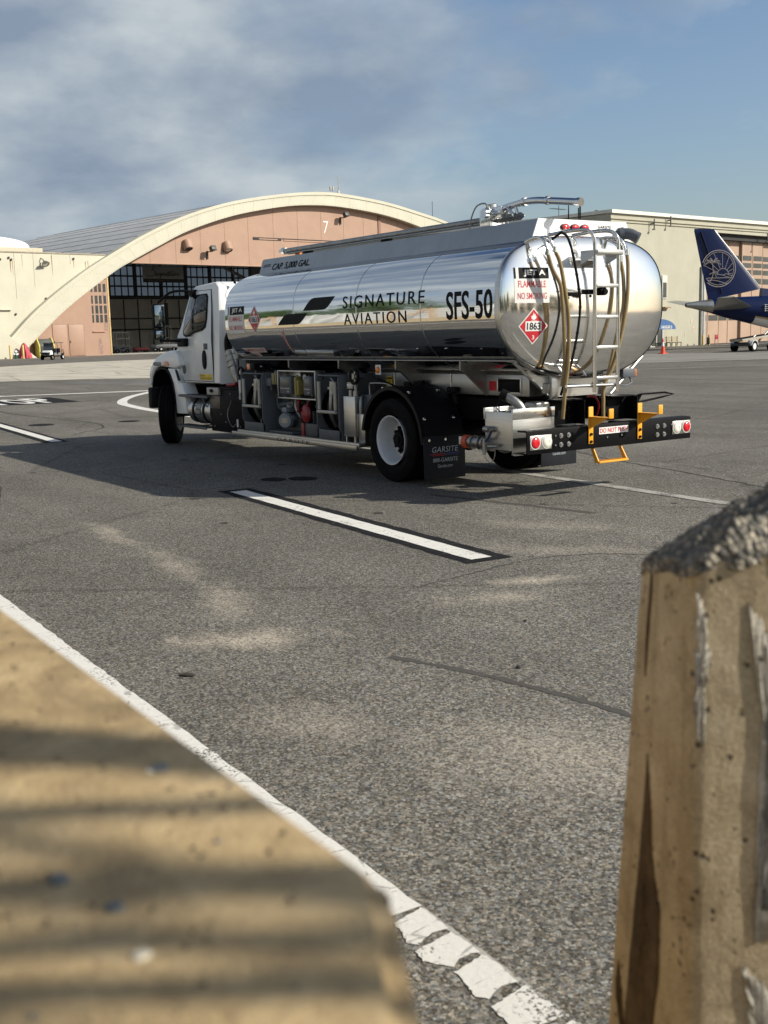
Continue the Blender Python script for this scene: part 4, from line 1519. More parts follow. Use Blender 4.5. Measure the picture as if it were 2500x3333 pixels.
m.box(3.0, 3.14, 1.02, 1.12, 1.13, 1.29, 0.01)
m.box(3.04, 3.10, 1.12, 1.13, 1.15, 1.27, 0.003)
m.cyl((3.07, 1.07, 1.29), (3.07, 1.07, 1.31), 0.03, 12)
m.build('shutoff_box', M('dull_yellow_box', (0.24, 0.205, 0.085), 0.5), truck)
m = MB()
m.box(3.16, 3.36, 1.02, 1.12, 1.10, 1.22, 0.01)
m.cyl((3.23, 1.07, 1.04), (3.23, 1.07, 1.10), 0.02, 10)
m.build('junction_box', GREYD, truck)
m = MB()
m.box(1.80, 1.91, 1.02, 1.10, 1.10, 1.2, 0.01)
m.build('junction_box', GREYD, truck)

# drive side of the first reel: dished cover, motor, pipework
m = MB()
m.lathe([(0, 0.40), (0.02, 0.40), (0.035, 0.36), (0.035, 0.1), (0.06, 0.09), (0.06, 0)], (2.95, 0.82, 0.80), (0, 1, 0), 48)
m.box(2.62, 3.32, 0.86, 0.88, 0.43, 0.78, 0.004)
m.prism([(2.62, 0.43), (3.32, 0.43), (3.32, 0.46), (2.62, 0.46)], 'y', 0.88, 1.1, 0.004)
m.build('reel_cover', GREYP, truck)
m = MB()
m.lathe([(-0.16, 0.0), (-0.16, 0.105), (-0.13, 0.115), (0.08, 0.115), (0.10, 0.10), (0.12, 0.098), (0.125, 0.0)], (2.93, 0.98, 0.615), Vector((-0.55, 0.83, 0)), 28)
m.box(2.86, 3.0, 0.9, 1.05, 0.73, 0.80, 0.01)
m.cyl((2.9, 0.96, 0.79), (2.9, 0.96, 0.85), 0.05, 14)
m.build('pump_motor', M('motor_grey', (0.21, 0.24, 0.27), 0.45), truck)
decal([rect(-0.05, 0.05, -0.035, 0.035)], plane_map((2.861, 1.085, 0.615), (-0.83, -0.55, 0), (0, 0, 1))).build('motor_plate', STEELD, truck, smooth=False)
m = MB()
m.tube(smooth_path([(3.2, 0.95, 0.82), (3.0, 0.97, 0.84), (2.85, 0.97, 0.86), (2.7, 0.97, 0.86), (2.5, 0.95, 0.88)]), 0.036, 12)
m.cyl((2.78, 0.97, 0.86), (2.70, 0.97, 0.86), 0.055, 16)
m.cyl((2.62, 0.96, 0.87), (2.58, 0.96, 0.87), 0.06, 16)
m.tube(smooth_path([(3.15, 0.96, 1.05), (3.22, 0.98, 0.95), (3.2, 0.98, 0.8), (3.0, 0.98, 0.73)]), 0.016, 8)
m.tube(smooth_path([(2.2, 0.95, 0.84), (2.05, 0.95, 0.72), (2.1, 0.95, 0.58)]), 0.012, 8)
m.build('pipework', GREYP, truck)
# red deadman hose pack and strap
m = MB()
m.lathe([(-0.07, 0), (-0.065, 0.10), (-0.03, 0.135), (0.04, 0.135), (0.07, 0.09), (0.075, 0)], (2.35, 1.0, 0.735), Vector((-0.4, 0.9, 0)), 24)
m.tube([(2.52, 1.02, 0.92), (2.50, 1.05, 0.82), (2.46, 1.07, 0.76)], 0.03, 8)
m.tube([(2.30, 1.03, 0.85), (2.24, 1.03, 0.87)], 0.022, 8)
m.box(2.37, 2.45, 1.03, 1.05, 0.42, 0.60, 0.006)
m.build('red_hose_reel', REDP, truck)
m = MB()
m.tube([(2.35 + 0.15 * math.cos(a_), 1.02, 0.735 + 0.15 * math.sin(a_)) for a_ in [2 * PI * j / 20 for j in range(20)]], 0.012, 8, closed=True)
m.tube(smooth_path([(2.46, 1.05, 0.86), (2.43, 1.07, 0.80), (2.40, 1.08, 0.78)]), 0.014, 8)
m.build('strap', BLACKP, truck)
m = MB()
m.box(2.02, 2.34, 0.72, 1.04, 0.432, 0.60, 0.003)
m.box(2.10, 2.115, 0.72, 1.05, 0.60, 0.78, 0.003)
m.cyl((2.2, 0.9, 0.62), (1.96, 0.75, 0.9), 0.07, 14)
m.prism([(1.86, 0.43), (2.16, 0.43), (2.16, 0.80)], 'y', 0.68, 0.69)
m.build('filter_housing', M('dark_steel_box', (0.055, 0.06, 0.066), 0.5), truck)
# meter wheels
for x, z, y, r_ in ((0.95, 1.275, 1.10, 0.105), (4.10, 1.29, 1.12, 0.09)):
    m = MB()
    m.tube([(x + r_ * 0.85 * math.cos(2 * PI * j / 32), y, z + r_ * 0.85 * math.sin(2 * PI * j / 32)) for j in range(32)], r_ * 0.2, 10, closed=True)
    hw = m.build('hand_wheel', BLACKP, truck)
    m = MB()
    m.lathe([(-0.012, r_ * 0.78), (0.0, r_ * 0.78), (0.002, r_ * 0.3), (0.016, r_ * 0.28), (0.016, 0)], (x, y, z), (0, 1, 0), 28)
    m.build('wheel_disc', STEELD, hw)
    m = MB()
    for k in range(5):
        a = 2 * PI * k / 5
        m.cyl((x + r_ * 0.5 * math.cos(a), y, z + r_ * 0.5 * math.sin(a)), (x + r_ * 0.5 * math.cos(a), y + 0.005, z + r_ * 0.5 * math.sin(a)), r_ * 0.16, 10)
    m.build('wheel_hole', BLACKP, hw)
    m = MB()
    m.cyl((x + 0.02, 0.95, z), (x + 0.02, y - 0.015, z), 0.04, 14)
    m.box(x + 0.03, x + 0.22, 0.98, 1.06, z - 0.05, z + 0.05, 0.015)
    m.build('wheel_bracket', GREYP, hw)
m = MB()
m.box(0.855, 1.13, 1.03, 1.16, 0.50, 1.02, 0.006)
m.box(0.88, 0.91, 1.05, 1.15, 0.425, 0.50)
m.box(1.08, 1.11, 1.05, 1.15, 0.425, 0.50)
m.box(0.70, 0.85, 1.04, 1.12, 0.425, 0.80, 0.006)
m.build('aluminium_cabinet', ALU, truck)
m = MB()
m.box(0.66, 0.86, 0.6, 1.03, 0.78, 1.04, 0.01)
m.build('dark_cabinet', GREYD, truck)
m = MB()
m.cyl((1.05, 1.09, 1.02), (1.05, 1.09, 1.10), 0.03, 12)
m.cyl((0.93, 1.09, 1.02), (0.93, 1.09, 1.09), 0.04, 12)
m.tube(smooth_path([(0.93, 1.09, 1.08), (0.93, 1.09, 1.17), (0.90, 1.09, 1.21)]), 0.02, 8)
m.tube(smooth_path([(0.84, 1.05, 1.03), (0.80, 1.1, 0.99), (0.78, 1.12, 0.9), (0.78, 1.12, 0.8)]), 0.02, 8)
m.tube(smooth_path([(0.74, 1.0, 1.04), (0.74, 1.0, 1.17), (0.68, 1.0, 1.19), (0.5, 0.9, 1.18), (0.38, 0.8, 1.1)]), 0.010, 8)
m.cyl((1.06, 1.06, 1.12), (1.06, 1.06, 1.2), 0.07, 20)
m.build('sampling_pipes', STEELD, truck)
m = MB()
m.cyl((1.06, 1.06, 1.15), (1.06, 1.06, 1.18), 0.0715, 20)
m.build('white_collar', DECW, truck)
m = MB()
m.tube([(0.62, 0.95, 1.24), (0.2, 0.72, 1.06)], 0.016, 8)
m.box(0.30, 0.42, 0.62, 0.70, 1.05, 1.2, 0.01)
m.cyl((0.08, 0.66, 1.06), (0.08, 0.66, 1.22), 0.045, 14)
m.cyl((0.08, 0.66, 1.08), (0.08, 0.66, 1.17), 0.055, 14)
m.cyl((-0.1, 0.66, 1.09), (-0.14, 0.70, 1.15), 0.045, 14)
m.build('air_dryer', BLACKP, truck)

# cables and small hoses threaded through the bay
rnd = random.Random(12)
for k in range(16):
    x_ = rnd.uniform(0.9, 4.0)
    y_ = rnd.uniform(0.7, 1.08)
    P = [(x_ + rnd.uniform(-0.1, 0.1), y_ + rnd.uniform(-0.04, 0.04), 1.32), (x_ + rnd.uniform(-0.15, 0.15), y_ + rnd.uniform(-0.04, 0.05), rnd.uniform(0.95, 1.15)),
         (x_ + rnd.uniform(-0.25, 0.25), y_ + rnd.uniform(-0.04, 0.05), rnd.uniform(0.65, 0.9)), (x_ + rnd.uniform(-0.3, 0.3), y_ - 0.05, rnd.uniform(0.43, 0.55))]
    m = MB()
    m.tube(smooth_path(P, 6), rnd.choice((0.008, 0.012, 0.018)), 7)
    m.build('bay_hose', BLACKP if k % 4 else STEELD, truck)
for k in range(12):
    x_, z_ = rnd.uniform(1.9, 3.3), rnd.uniform(0.5, 0.9)
    y_ = rnd.uniform(0.85, 1.02)
    m = MB()
    m.cyl((x_ - 0.05, y_, z_), (x_ + 0.05, y_, z_), 0.028, 10)
    m.cyl((x_ - 0.02, y_, z_), (x_ + 0.02, y_, z_), 0.04, 8)
    m.build('pipe_fitting', STEELD if k % 3 == 0 else GREYP, truck)

# fuel tank with straps, steps and battery box
m = MB()
m.lathe([(-0.41, 0), (-0.41, 0.20), (-0.39, 0.225), (0.39, 0.225), (0.41, 0.20), (0.41, 0)], (5.79, 0.86, 0.64), (1, 0, 0), 48)
ft = m.build('diesel_tank', ALU, truck)
for x in (5.97, 5.58):
    m = MB()
    m.lathe([(-0.03, 0.228), (-0.03, 0.236), (0.03, 0.236), (0.03, 0.228)], (x, 0.86, 0.64), (1, 0, 0), 48)
    m.build('strap', BLACKP, ft)
DT = lambda u, v: Vector((-u, 0.86 + math.sqrt(max(0, 0.2275 ** 2 - (v - 0.64) ** 2)), v))
decal([rect(-5.88, -5.67, 0.57, 0.76)], DT, 0.03).build('label', M('dark_green_vinyl', (0.02, 0.06, 0.05), 0.45), ft, smooth=False)
for it_ in (text('DIESEL', -5.87, -5.68, 0.68, 0.745, bold=0.01), text('ONLY', -5.86, -5.70, 0.59, 0.655, bold=0.01)):
    decal([it_], shift(DT, (0, 1, 0), 0.002), 0.03).build('lettering', DECW, ft, smooth=False)
m = MB()
m.tube(smooth_path([(5.36, 0.95, 0.68), (5.32, 1.0, 0.67), (5.26, 1.0, 0.69)]), 0.03, 10)
m.build('blue_cap', M('blue_plastic', (0.02, 0.12, 0.36), 0.45), ft)
for x0, x1, z, yb in ((5.30, 6.42, 0.89, 1.14), (5.44, 6.58, 0.375, 1.12)):
    m = MB()
    m.box(x0, x1, yb - 0.025, yb, z - 0.03, z + 0.005, 0.004)
    m.box(x0, x1, yb - 0.22, yb - 0.20, z - 0.03, z + 0.005, 0.004)
    k_ = int((x1 - x0) / 0.055)
    for k in range(k_):
        xx = x0 + 0.02 + k * 0.055
        m.box(xx, xx + 0.022, yb - 0.20, yb - 0.025, z - 0.012, z + 0.012)
    for xx in (x0 + 0.25, x0 + 0.7):
        if z > 0.5:
            m.tube([(xx, yb - 0.03, z - 0.02), (xx - 0.1, yb - 0.06, z - 0.17)], 0.012, 6)
        else:
            m.box(xx - 0.02, xx + 0.02, yb - 0.45, yb - 0.2, z - 0.02, z + 0.0)
    m.build('cab_step', M('grey_step_metal', (0.09, 0.095, 0.10), 0.5), truck)
m = MB()
m.box(4.20, 5.34, 0.50, 1.06, 0.335, 1.02, 0.012)
m.box(4.22, 5.32, 0.50, 1.08, 1.02, 1.045, 0.006)
m.build('battery_box', BLACKM, truck)
m = MB()
m.box(4.96, 5.38, 1.05, 1.10, 0.92, 1.035, 0.004)
m.build('latch_plate', M('bare_plate', (0.42, 0.41, 0.37), 0.5, 0.2), truck)
m = MB()
m.cyl((5.18, 1.10, 0.985), (5.18, 1.125, 0.985), 0.03, 8)
m.box(5.13, 5.23, 1.115, 1.13, 0.975, 0.995, 0.004)
m.build('latch', BLACKP, truck)
m = MB()
m.box(4.98, 5.36, 1.06, 1.064, 0.70, 0.9, 0.001)
m.build('bare_panel', M('brown_grey_panel', (0.12, 0.105, 0.09), 0.4, 0.4), truck)
m = MB()
for x, z in ((4.3, .45), (4.6, .95), (4.8, .5), (4.3, .9), (4.95, .62), (4.7, .7), (5.2, .42)):
    m.cyl((x, 1.06, z), (x, 1.07, z), 0.012, 8)
m.tube(smooth_path([(4.52, 1.09, 0.85), (4.62, 1.12, 0.62), (4.45, 1.13, 0.45), (4.3, 1.14, 0.5)]), 0.006, 6)
m.build('bolt', STEELD, truck)
m = MB()
m.box(4.06, 4.12, 1.14, 1.16, 0.98, 1.18, 0.01)
m.cyl((4.1, 1.15, 0.88), (4.1, 1.15, 0.98), 0.012, 8)
m.cyl((4.16, 1.18, 0.46), (4.16, 1.18, 0.58), 0.016, 8)
m.build('earth_reel', DECW, truck)

# stack and snorkel behind the cab
m = MB()
m.tube(smooth_path([(4.60, 0.85, 2.02), (4.70, 0.92, 1.95), (4.80, 0.95, 1.8), (4.82, 0.95, 1.66), (4.80, 0.95, 1.6)]), 0.065, 18)
sn = m.build('intake_hose', BLACKP, truck)
m = MB()
m.tube([(4.80, 0.95, 1.62), (4.72, 0.93, 1.40), (4.68, 0.92, 1.25), (4.62, 0.9, 1.12)], 0.06, 18, rads=[0.066, 0.066, 0.072, 0.05])
for k in range(3):
    m.cyl((4.78 - 0.03 * k, 0.945, 1.57 - 0.09 * k), (4.772 - 0.03 * k, 0.943, 1.55 - 0.09 * k), 0.078, 18)
m.build('intake_pipe', STEELD, sn)
m = MB()
m.box(4.47, 4.52, 0.86, 0.95, 1.05, 2.34, 0.004)
m.build('guard_post', M('brown_post', (0.10, 0.075, 0.05), 0.6), truck)
m = MB()
m.tube([(4.85, 0.98, 1.075), (4.5, 1.0, 1.10)], 0.03, 10)
m.build('red_line', REDP, truck)
m = MB()
m.box(4.25, 4.6, 0.7, 0.95, 1.1, 1.5, 0.02)
m.build('mounting_bracket', GREYP, truck)

# cab
m = MB()
cabp = [(5.02, 1.09), (6.34, 1.09), (6.56, 1.30), (6.60, 1.88), (6.44, 2.06), (6.10, 2.58), (5.92, 2.665), (5.15, 2.70), (5.04, 2.62), (5.00, 2.3)]
secs = []
for y, ins, dz in ((1.02, 0.06, -0.05), (1.035, 0.0, -0.03), (1.0, 0.0, 0.0)):
    pass


def cab_ring(y, k):
    """side profile at width y; the top half leans in by k"""
    out = []
    for x, z in cabp:
        out.append((x, y * (1 - k * max(0, z - 1.75) / 0.9), z))
    return out


def inset(P, d):
    cx, cz = 5.75, 1.85
    return [(x + (cx - x) / abs(cx - x + 1e-6) * d if abs(cx - x) > 0.3 else x, y, z + (d if z < cz else -d)) for x, y, z in P]


LEAN = 0.07
rings = [inset(cab_ring(1.035, LEAN), 0.05), inset(cab_ring(1.03, LEAN), 0.015), cab_ring(1.0, LEAN), cab_ring(0.9, LEAN), cab_ring(0.5, LEAN)]
rings = rings + [[(x, -y, z) for x, y, z in r_] for r_ in rings[::-1]]
m.loft(rings)
cab = m.build('cab', WHITE, truck, angle=40)
CS = lambda s, e=0.0: (lambda x, z: Vector((x, s * ((1.035 + e) * (1 - LEAN * max(0, z - 1.75) / 0.9)), z)))
for s in (1, -1):
    f0, f1, f2 = CS(s, 0.008), CS(s, 0.014), CS(s, 0.020)

    def plate(pts, e0, e1, mat, name, par):
        a_, b_ = CS(s, e0), CS(s, e1)
        m = MB()
        m.loft([[a_(*p) for p in pts], [b_(*p) for p in pts]])
        bmesh.ops.bevel(m.b, geom=[e for e in m.b.edges], offset=0.003, segments=1, affect='EDGES')
        return m.build(name, mat, par, angle=50)
    doorp = [(5.22, 1.13), (6.30, 1.13), (6.54, 1.55), (6.55, 1.80), (6.40, 2.03), (6.07, 2.545), (5.99, 2.575), (5.30, 2.58), (5.27, 2.3), (5.25, 1.8)]
    plate([(5.735 + (x - 5.735) * 1.018, 1.85 + (z - 1.85) * 1.014) for x, z in doorp], -0.01, 0.0045, BLACKP, 'door_gap_line', truck)  # oversize black plate puts the dark door gap in as colour
    door = plate(doorp, -0.01, 0.012, WHITE, 'door', truck)
    win = [(6.04, 2.50), (5.99, 2.52), (5.42, 2.53), (5.375, 2.48), (5.40, 2.12), (5.45, 1.99), (5.58, 1.945), (5.90, 1.91), (6.04, 1.855), (6.20, 1.845), (6.30, 1.88), (6.315, 1.95), (6.24, 2.15)]
    wf = plate(win, 0.013, 0.022, BLACKP, 'window_frame', door)
    cxw, czw = 5.85, 2.19
    win2 = [(cxw + (x - cxw) * 0.925, czw + (z - czw) * 0.93) for x, z in win]
    plate(win2, 0.0225, 0.026, GLASS, 'window', door)
    plate([(5.50 + 0.075 * math.cos(a_), 1.475 + 0.155 * math.sin(a_)) for a_ in [2 * PI * j / 24 for j in range(24)]], 0.013, 0.03, BLACKP, 'door_handle', door)
    yn = plate([(5.25, 1.15), (5.70, 1.15), (5.73, 1.245), (5.27, 1.245)], 0.013, 0.0165, DECY, 'notice', door)
    plate([(5.38, 1.64), (5.52, 1.64), (5.52, 1.735), (5.38, 1.735)], 0.013, 0.0165, GREYD, 'data_plate', door)
    m = MB()
    for k in range(2):
        a_ = CS(s, 0.0185)
        wtxt = text('DIESEL FUEL' if k else 'ULSD', 0, 1, 0, 1, bold=0.01)
        m._merge(decal([wtxt], lambda u, v, k=k: a_((5.69 - u * (0.42 if k == 0 else 0.2)) if s > 0 else (5.29 + u * (0.42 if k == 0 else 0.2)), 1.165 + 0.042 * k + v * 0.026)).b)
    m.build('lettering', M('brown_ink', (0.20, 0.12, 0.01), 0.5), door, smooth=False)
    plate([(6.33 + 0.065 * math.cos(a_), 1.31 + 0.075 * math.sin(a_)) for a_ in [2 * PI * j / 20 for j in range(20)]], 0.0, 0.014, GREYD, 'round_badge', cab)
    # mirrors
    m = MB()
    m.tube(smooth_path([(5.92, s * 1.0, 2.57), (6.1, s * 1.12, 2.60), (6.35, s * 1.22, 2.58), (6.62, s * 1.28, 2.46), (6.66, s * 1.30, 2.38), (6.66, s * 1.30, 1.84), (6.6, s * 1.28, 1.80), (6.4, s * 1.16, 1.79), (6.28, s * 1.05, 1.78)], 5), 0.021, 10)
    m.box(6.15, 6.45, min(s * 1.02, s * 1.10), max(s * 1.02, s * 1.10), 1.69, 1.83, 0.02)
    m.box(5.84, 6.02, min(s * 0.92, s * 1.06), max(s * 0.92, s * 1.06), 2.50, 2.61, 0.03)
    ma = m.build('mirror_arm', BLACKP, truck)
    m = MB()
    rq = Matrix.Rotation(R(-8 * s), 3, 'Z')
    m.box(6.64, 6.74, s * 1.30 - 0.105, s * 1.30 + 0.105, 2.01, 2.41, 0.03, rot=rq)
    m.box(6.64, 6.76, s * 1.30 - 0.10, s * 1.30 + 0.10, 1.815, 1.985, 0.035, rot=rq)
    m.build('mirror_housing', BLACKP, ma)
    m = MB()
    m.box(6.632, 6.64, s * 1.30 - 0.085, s * 1.30 + 0.085, 2.03, 2.39, 0.006, rot=rq)
    m.box(6.630, 6.645, s * 1.30 - 0.08, s * 1.30 + 0.08, 1.83, 1.965, 0.006, rot=rq)
    m.build('mirror_glass', M('mirror_glass', (0.32, 0.36, 0.36), 0.04, 1.0, 0.02), ma)
    # fender with arch
    fo = [(7.66, 1.02), (7.66, 1.22), (7.60, 1.33), (7.46, 1.44), (7.25, 1.53), (7.0, 1.59), (6.72, 1.63), (6.45, 1.62), (6.36, 1.50), (6.33, 1.36)]
    fi = [(6.80, 1.24), (6.95, 1.315), (7.12, 1.345), (7.28, 1.33), (7.42, 1.28), (7.54, 1.17), (7.60, 1.02)]
    m = MB()
    m.prism(fo + [(6.50, 1.33), (6.68, 1.335), (6.80, 1.34)] + [(6.95, 1.35), (7.12, 1.36), (7.28, 1.345), (7.42, 1.29), (7.54, 1.18), (7.60, 1.02)], 'y', min(s * 0.72, s * 1.13), max(s * 0.72, s * 1.13), 0.035, 3)
    fen = m.build('fender', WHITE, truck, angle=40)
    m = MB()
    m.prism([(6.80, 1.325), (6.92, 1.325), (6.79, 1.22), (6.70, 1.08), (6.63, 0.88), (6.60, 0.56), (6.20, 0.57), (6.22, 0.9), (6.36, 1.09), (6.48, 1.09), (6.46, 1.325)], 'y', min(s * 0.85, s * 1.10), max(s * 0.85, s * 1.10), 0.02, 2)
    m.build('splash_panel', WHITE, fen, angle=40)
    m = MB()
    m.prism([(6.50, 1.31), (6.58, 1.31), (6.47, 1.12), (6.38, 1.13)], 'y', min(s * 1.098, s * 1.108), max(s * 1.098, s * 1.108), 0.0)
    m.build('vent', BLACKP, fen)
    m = MB()
    m.prism([(6.88 - 0.13 + 0.26 * (0.5 + 0.5 * math.cos(a_)), 1.375 + 0.075 * math.sin(a_)) for a_ in [PI * j / 10 for j in range(11)]], 'y', min(s * 1.12, s * 1.145), max(s * 1.12, s * 1.145), 0.006, 2)
    m.build('turn_signal', AMB, fen)
    m = MB()
    lo_ = [(7.597, 1.0), (7.537, 1.165), (7.415, 1.275), (7.275, 1.325), (7.12, 1.34), (6.95, 1.325), (6.80, 1.235), (6.70, 1.08), (6.63, 0.88), (6.60, 0.58)]
    li_ = [(7.10 + (x - 7.10) * 0.965, 0.52 + (z - 0.52) * 0.965) for x, z in lo_]
    m.prism(lo_ + li_[::-1], 'y', min(s * 0.50, s * 1.11), max(s * 0.50, s * 1.11))
    m.prism([(7.62, 1.0), (7.4, 1.32), (6.75, 1.32), (6.6, 0.6), (6.55, 0.6), (6.55, 1.5), (7.62, 1.5)], 'y', min(s * 0.48, s * 0.50), max(s * 0.48, s * 0.50))
    m.build('wheel_liner', BLACKP, fen)
    decal([text('40050', -7.44 if s > 0 else 7.14, -7.10 if s > 0 else 7.44, 1.365, 1.435, bold=0.02)], (lambda u, v: Vector((-u, 1.1325, v))) if s > 0 else (lambda u, v: Vector((u, -1.1325, v)))).build('lettering', DECK, fen, smooth=False)
# hood
m = MB()
hs_ = []
for x, zt, w, rb in ((6.45, 1.93, 0.80, 0.20), (6.75, 1.92, 0.78, 0.22), (7.1, 1.87, 0.74, 0.24), (7.5, 1.78, 0.66, 0.26), (7.85, 1.66, 0.56, 0.26), (8.0, 1.55, 0.50, 0.22)):
    r_ = [(x, w, 1.05)]
    for i in range(7):
        a_ = R(90 * i / 6)
        r_.append((x, w - rb + rb * math.cos(a_), zt - rb + rb * math.sin(a_)))
    r_ = r_ + [(p[0], -p[1], p[2]) for p in r_[::-1]]
    hs_.append(r_)
m.loft(hs_)
hood = m.build('hood', WHITE, truck, angle=40)
for s in (1, -1):
    m = MB()
    m.prism([(6.62, 1.80), (6.85, 1.84), (6.95, 1.78), (6.78, 1.62), (6.62, 1.60)], 'y', min(s * 0.77, s * 0.80), max(s * 0.77, s * 0.80), 0.004)
    m.build('side_vent', BLACKP, hood)
m = MB()
m.box(8.0, 8.03, -0.42, 0.42, 1.02, 1.45, 0.02)
m.build('grille', BLACKP, hood)
m = MB()
m.prism([(6.60, 1.91), (6.45, 2.075), (6.13, 2.56), (6.15, 2.58), (6.47, 2.09), (6.625, 1.93)], 'y', -0.86, 0.86)
m.build('windshield', GLASS, cab)
m = MB()
fbp = [(7.50, 1.17), (7.62, 1.18), (7.80, 1.10), (7.98, 0.8), (8.03, 0)]
outer = [(x, y) for x, y in fbp] + [(x, -y) for x, y in fbp[::-1][1:]]
inner = [(7.45, -1.05), (7.75, -0.95), (7.90, 0), (7.75, 0.95), (7.45, 1.05)]
m.prism(outer + inner, 'z', 0.62, 0.98, 0.02)
m.build('front_bumper', BLACKP, truck)
m = MB()
m.tube([(4.95, 0.72, 2.66), (4.95, 0.72, 2.70)], 0.02, 10)
m.tube([(4.95, 0.72, 2.70), (5.0, 0.73, 2.95)], 0.004, 6)
m.tube(smooth_path([(4.95, 0.72, 2.68), (4.88, 0.73, 2.60), (4.9, 0.74, 2.5), (4.86, 0.75, 2.4)]), 0.005, 6)
m.build('cab_antenna', BLACKP, cab)

# ================================================================== hangars (local frame: x along the facade, y into the building, z up)
CREAM = M('cream_painted_metal', (0.53, 0.51, 0.41), 0.55, 0, 0.05, 0.35, bump=0.25, bs=0.8, bd=0.08, streak=0.10)
CREAMS = M('cream_stucco', (0.41, 0.395, 0.315), 0.8, 0, 0.07, 0.5, bump=0.3, bs=6, bd=0.01, streak=0.22)
PINK = M('salmon_painted_metal', (0.37, 0.232, 0.165), 0.55, 0, 0.06, 0.4, bump=0.35, bs=0.6, bd=0.12, streak=0.12)
PINKD = M('salmon_door_panel', (0.40, 0.28, 0.205), 0.6, 0, 0.07, 0.5, bump=0.2, bs=0.8, bd=0.05, streak=0.2)
ROOFG = M('grey_roof_sheet', (0.47, 0.475, 0.475), 0.6, 0, 0.15, 0.5, streak=0.0)
DARKI = M('dark_interior', (0.030, 0.030, 0.032), 0.8, 0, 0.3, 0.6)
GREYI = M('interior_wall_paint', (0.42, 0.41, 0.38), 0.8, 0, 0.15, 0.4)
WINDK = M('grey_window_pane', (0.055, 0.062, 0.06), 0.25, 0, 0.3, 1.2)
LAMPG = M('lamp_housing', (0.05, 0.05, 0.048), 0.5, 0, 0.2, 5)
LENSG = M('lamp_glass', (0.55, 0.56, 0.55), 0.1, 0.6, 0.1, 5)


def pane_mat():
    m, t, b = new_mat('translucent_pane')
    out = t.n['Material Output']
    tr = t.node('ShaderNodeBsdfTransparent')
    tr.inputs[0].default_value = (0.52, 0.54, 0.55, 1)
    df = t.node('ShaderNodeBsdfTranslucent')
    df.inputs[0].default_value = (0.5, 0.52, 0.53, 1)
    mx = t.node('ShaderNodeMixShader')
    mx.inputs[0].default_value = 0.35
    t.l.new(tr.outputs[0], mx.inputs[1])
    t.l.new(df.outputs[0], mx.inputs[2])
    t.l.new(mx.outputs[0], out.inputs[0])
    return m


PANE = pane_mat()
ROT7 = math.atan2(-0.989, 0.15)
h7 = thing('arched_hangar', 'cream hangar with a huge arched roof, salmon doors and the number 7', 'hangar', (146.4, -50.25, 0), ROT7)
OUT = [(-18.2, 0.0), (-15.4, 2.9), (-11.2, 6.75), (-4.5, 11.45), (1.8, 15.05), (7.3, 17.8), (13.8, 20.45), (22, 22.8), (31.7, 24.5), (39, 25.25), (44.3, 25.3), (53.6, 24.6), (62, 23.3), (70.3, 21.6), (80, 17.9), (90, 12.4), (99, 5.2), (104, 0)]
INN = [(-14.6, 0.0), (-12.8, 1.75), (-7.1, 6.6), (0.2, 11.5), (3.6, 13.35), (8.2, 15.6), (13.7, 18.1), (22, 20.7), (31.2, 22.5), (37.6, 23.15), (44.2, 23.2), (53.5, 22.45), (62, 20.9), (70, 18.6), (78.5, 15.2), (88, 9.9), (96, 4.0), (100.4, 0)]
oc = [(p.x, p.z) for p in smooth_path([(a, 0, z) for a, z in OUT], 5)]
ic = [(p.x, p.z) for p in smooth_path([(a, 0, z) for a, z in INN], 5)]
m = MB()
m.loft([[(a, -1.3, z) for a, z in oc], [(a, -1.3, z) for a, z in ic], [(a, 0.4, z) for a, z in ic], [(a, 0.4, z) for a, z in oc], [(a, -1.3, z) for a, z in oc]], cap=False, closed=False)
arch = m.build('arch_band', CREAM, h7, angle=30)
m = MB()
m.loft([[(a, -1.42, z + 0.05) for a, z in oc], [(a * 0.998 + 0.05, -1.42, z - 0.42) for a, z in oc], [(a * 0.998 + 0.05, -1.30, z - 0.42) for a, z in oc], [(a, -1.30, z + 0.05) for a, z in oc], [(a, -1.42, z + 0.05) for a, z in oc]], cap=False, closed=False)
m.build('arch_lip', CREAM, arch, angle=30)
# rivets and plate joints on the arch
m = MB()
for i in range(3, len(oc) - 3, 2):
    (ax_, az_), (bx_, bz_) = oc[i], ic[i]
    for k in range(9):
        u = (k + 0.5) / 9
        m.box(ax_ + (bx_ - ax_) * u - 0.035, ax_ + (bx_ - ax_) * u + 0.035, -1.32, -1.30, az_ + (bz_ - az_) * u - 0.035, az_ + (bz_ - az_) * u + 0.035)
for i in range(len(oc) * 3 - 3):
    j, f_ = divmod(i, 3)
    for line, d in ((oc, -0.62), (ic, 0.16)):
        px_ = line[j][0] + (line[j + 1][0] - line[j][0]) * f_ / 3
        pz_ = line[j][1] + (line[j + 1][1] - line[j][1]) * f_ / 3
        m.box(px_ - 0.04, px_ + 0.04, -1.32, -1.30, pz_ + d - 0.04, pz_ + d + 0.04)
m.build('rivets', M('cream_rivet', (0.36, 0.335, 0.24), 0.6), arch, smooth=False)
# barrel roof
m = MB()
rf = [p for p in oc if p[1] > 11.5]
k7 = [(a, 0.4, z) for a, z in rf]
m.loft([[(a, 0.4, z - 0.1) for a, z in rf], [(a, 62, z - 0.1) for a, z in rf], [(a, 62, z - 0.7) for a, z in rf], [(a, 0.4, z - 0.7) for a, z in rf]], cap=False, closed=False)
roof7 = m.build('roof', ROOFG, h7, angle=20)
m = MB()
for i in range(0, len(rf) - 1, 2):
    a, z = rf[i]
    m.box(a - 0.03, a + 0.03, 0.5, 62, z - 0.12, z - 0.06)
m.build('roof_seams', M('roof_seam', (0.30, 0.305, 0.31), 0.6), roof7, smooth=False)
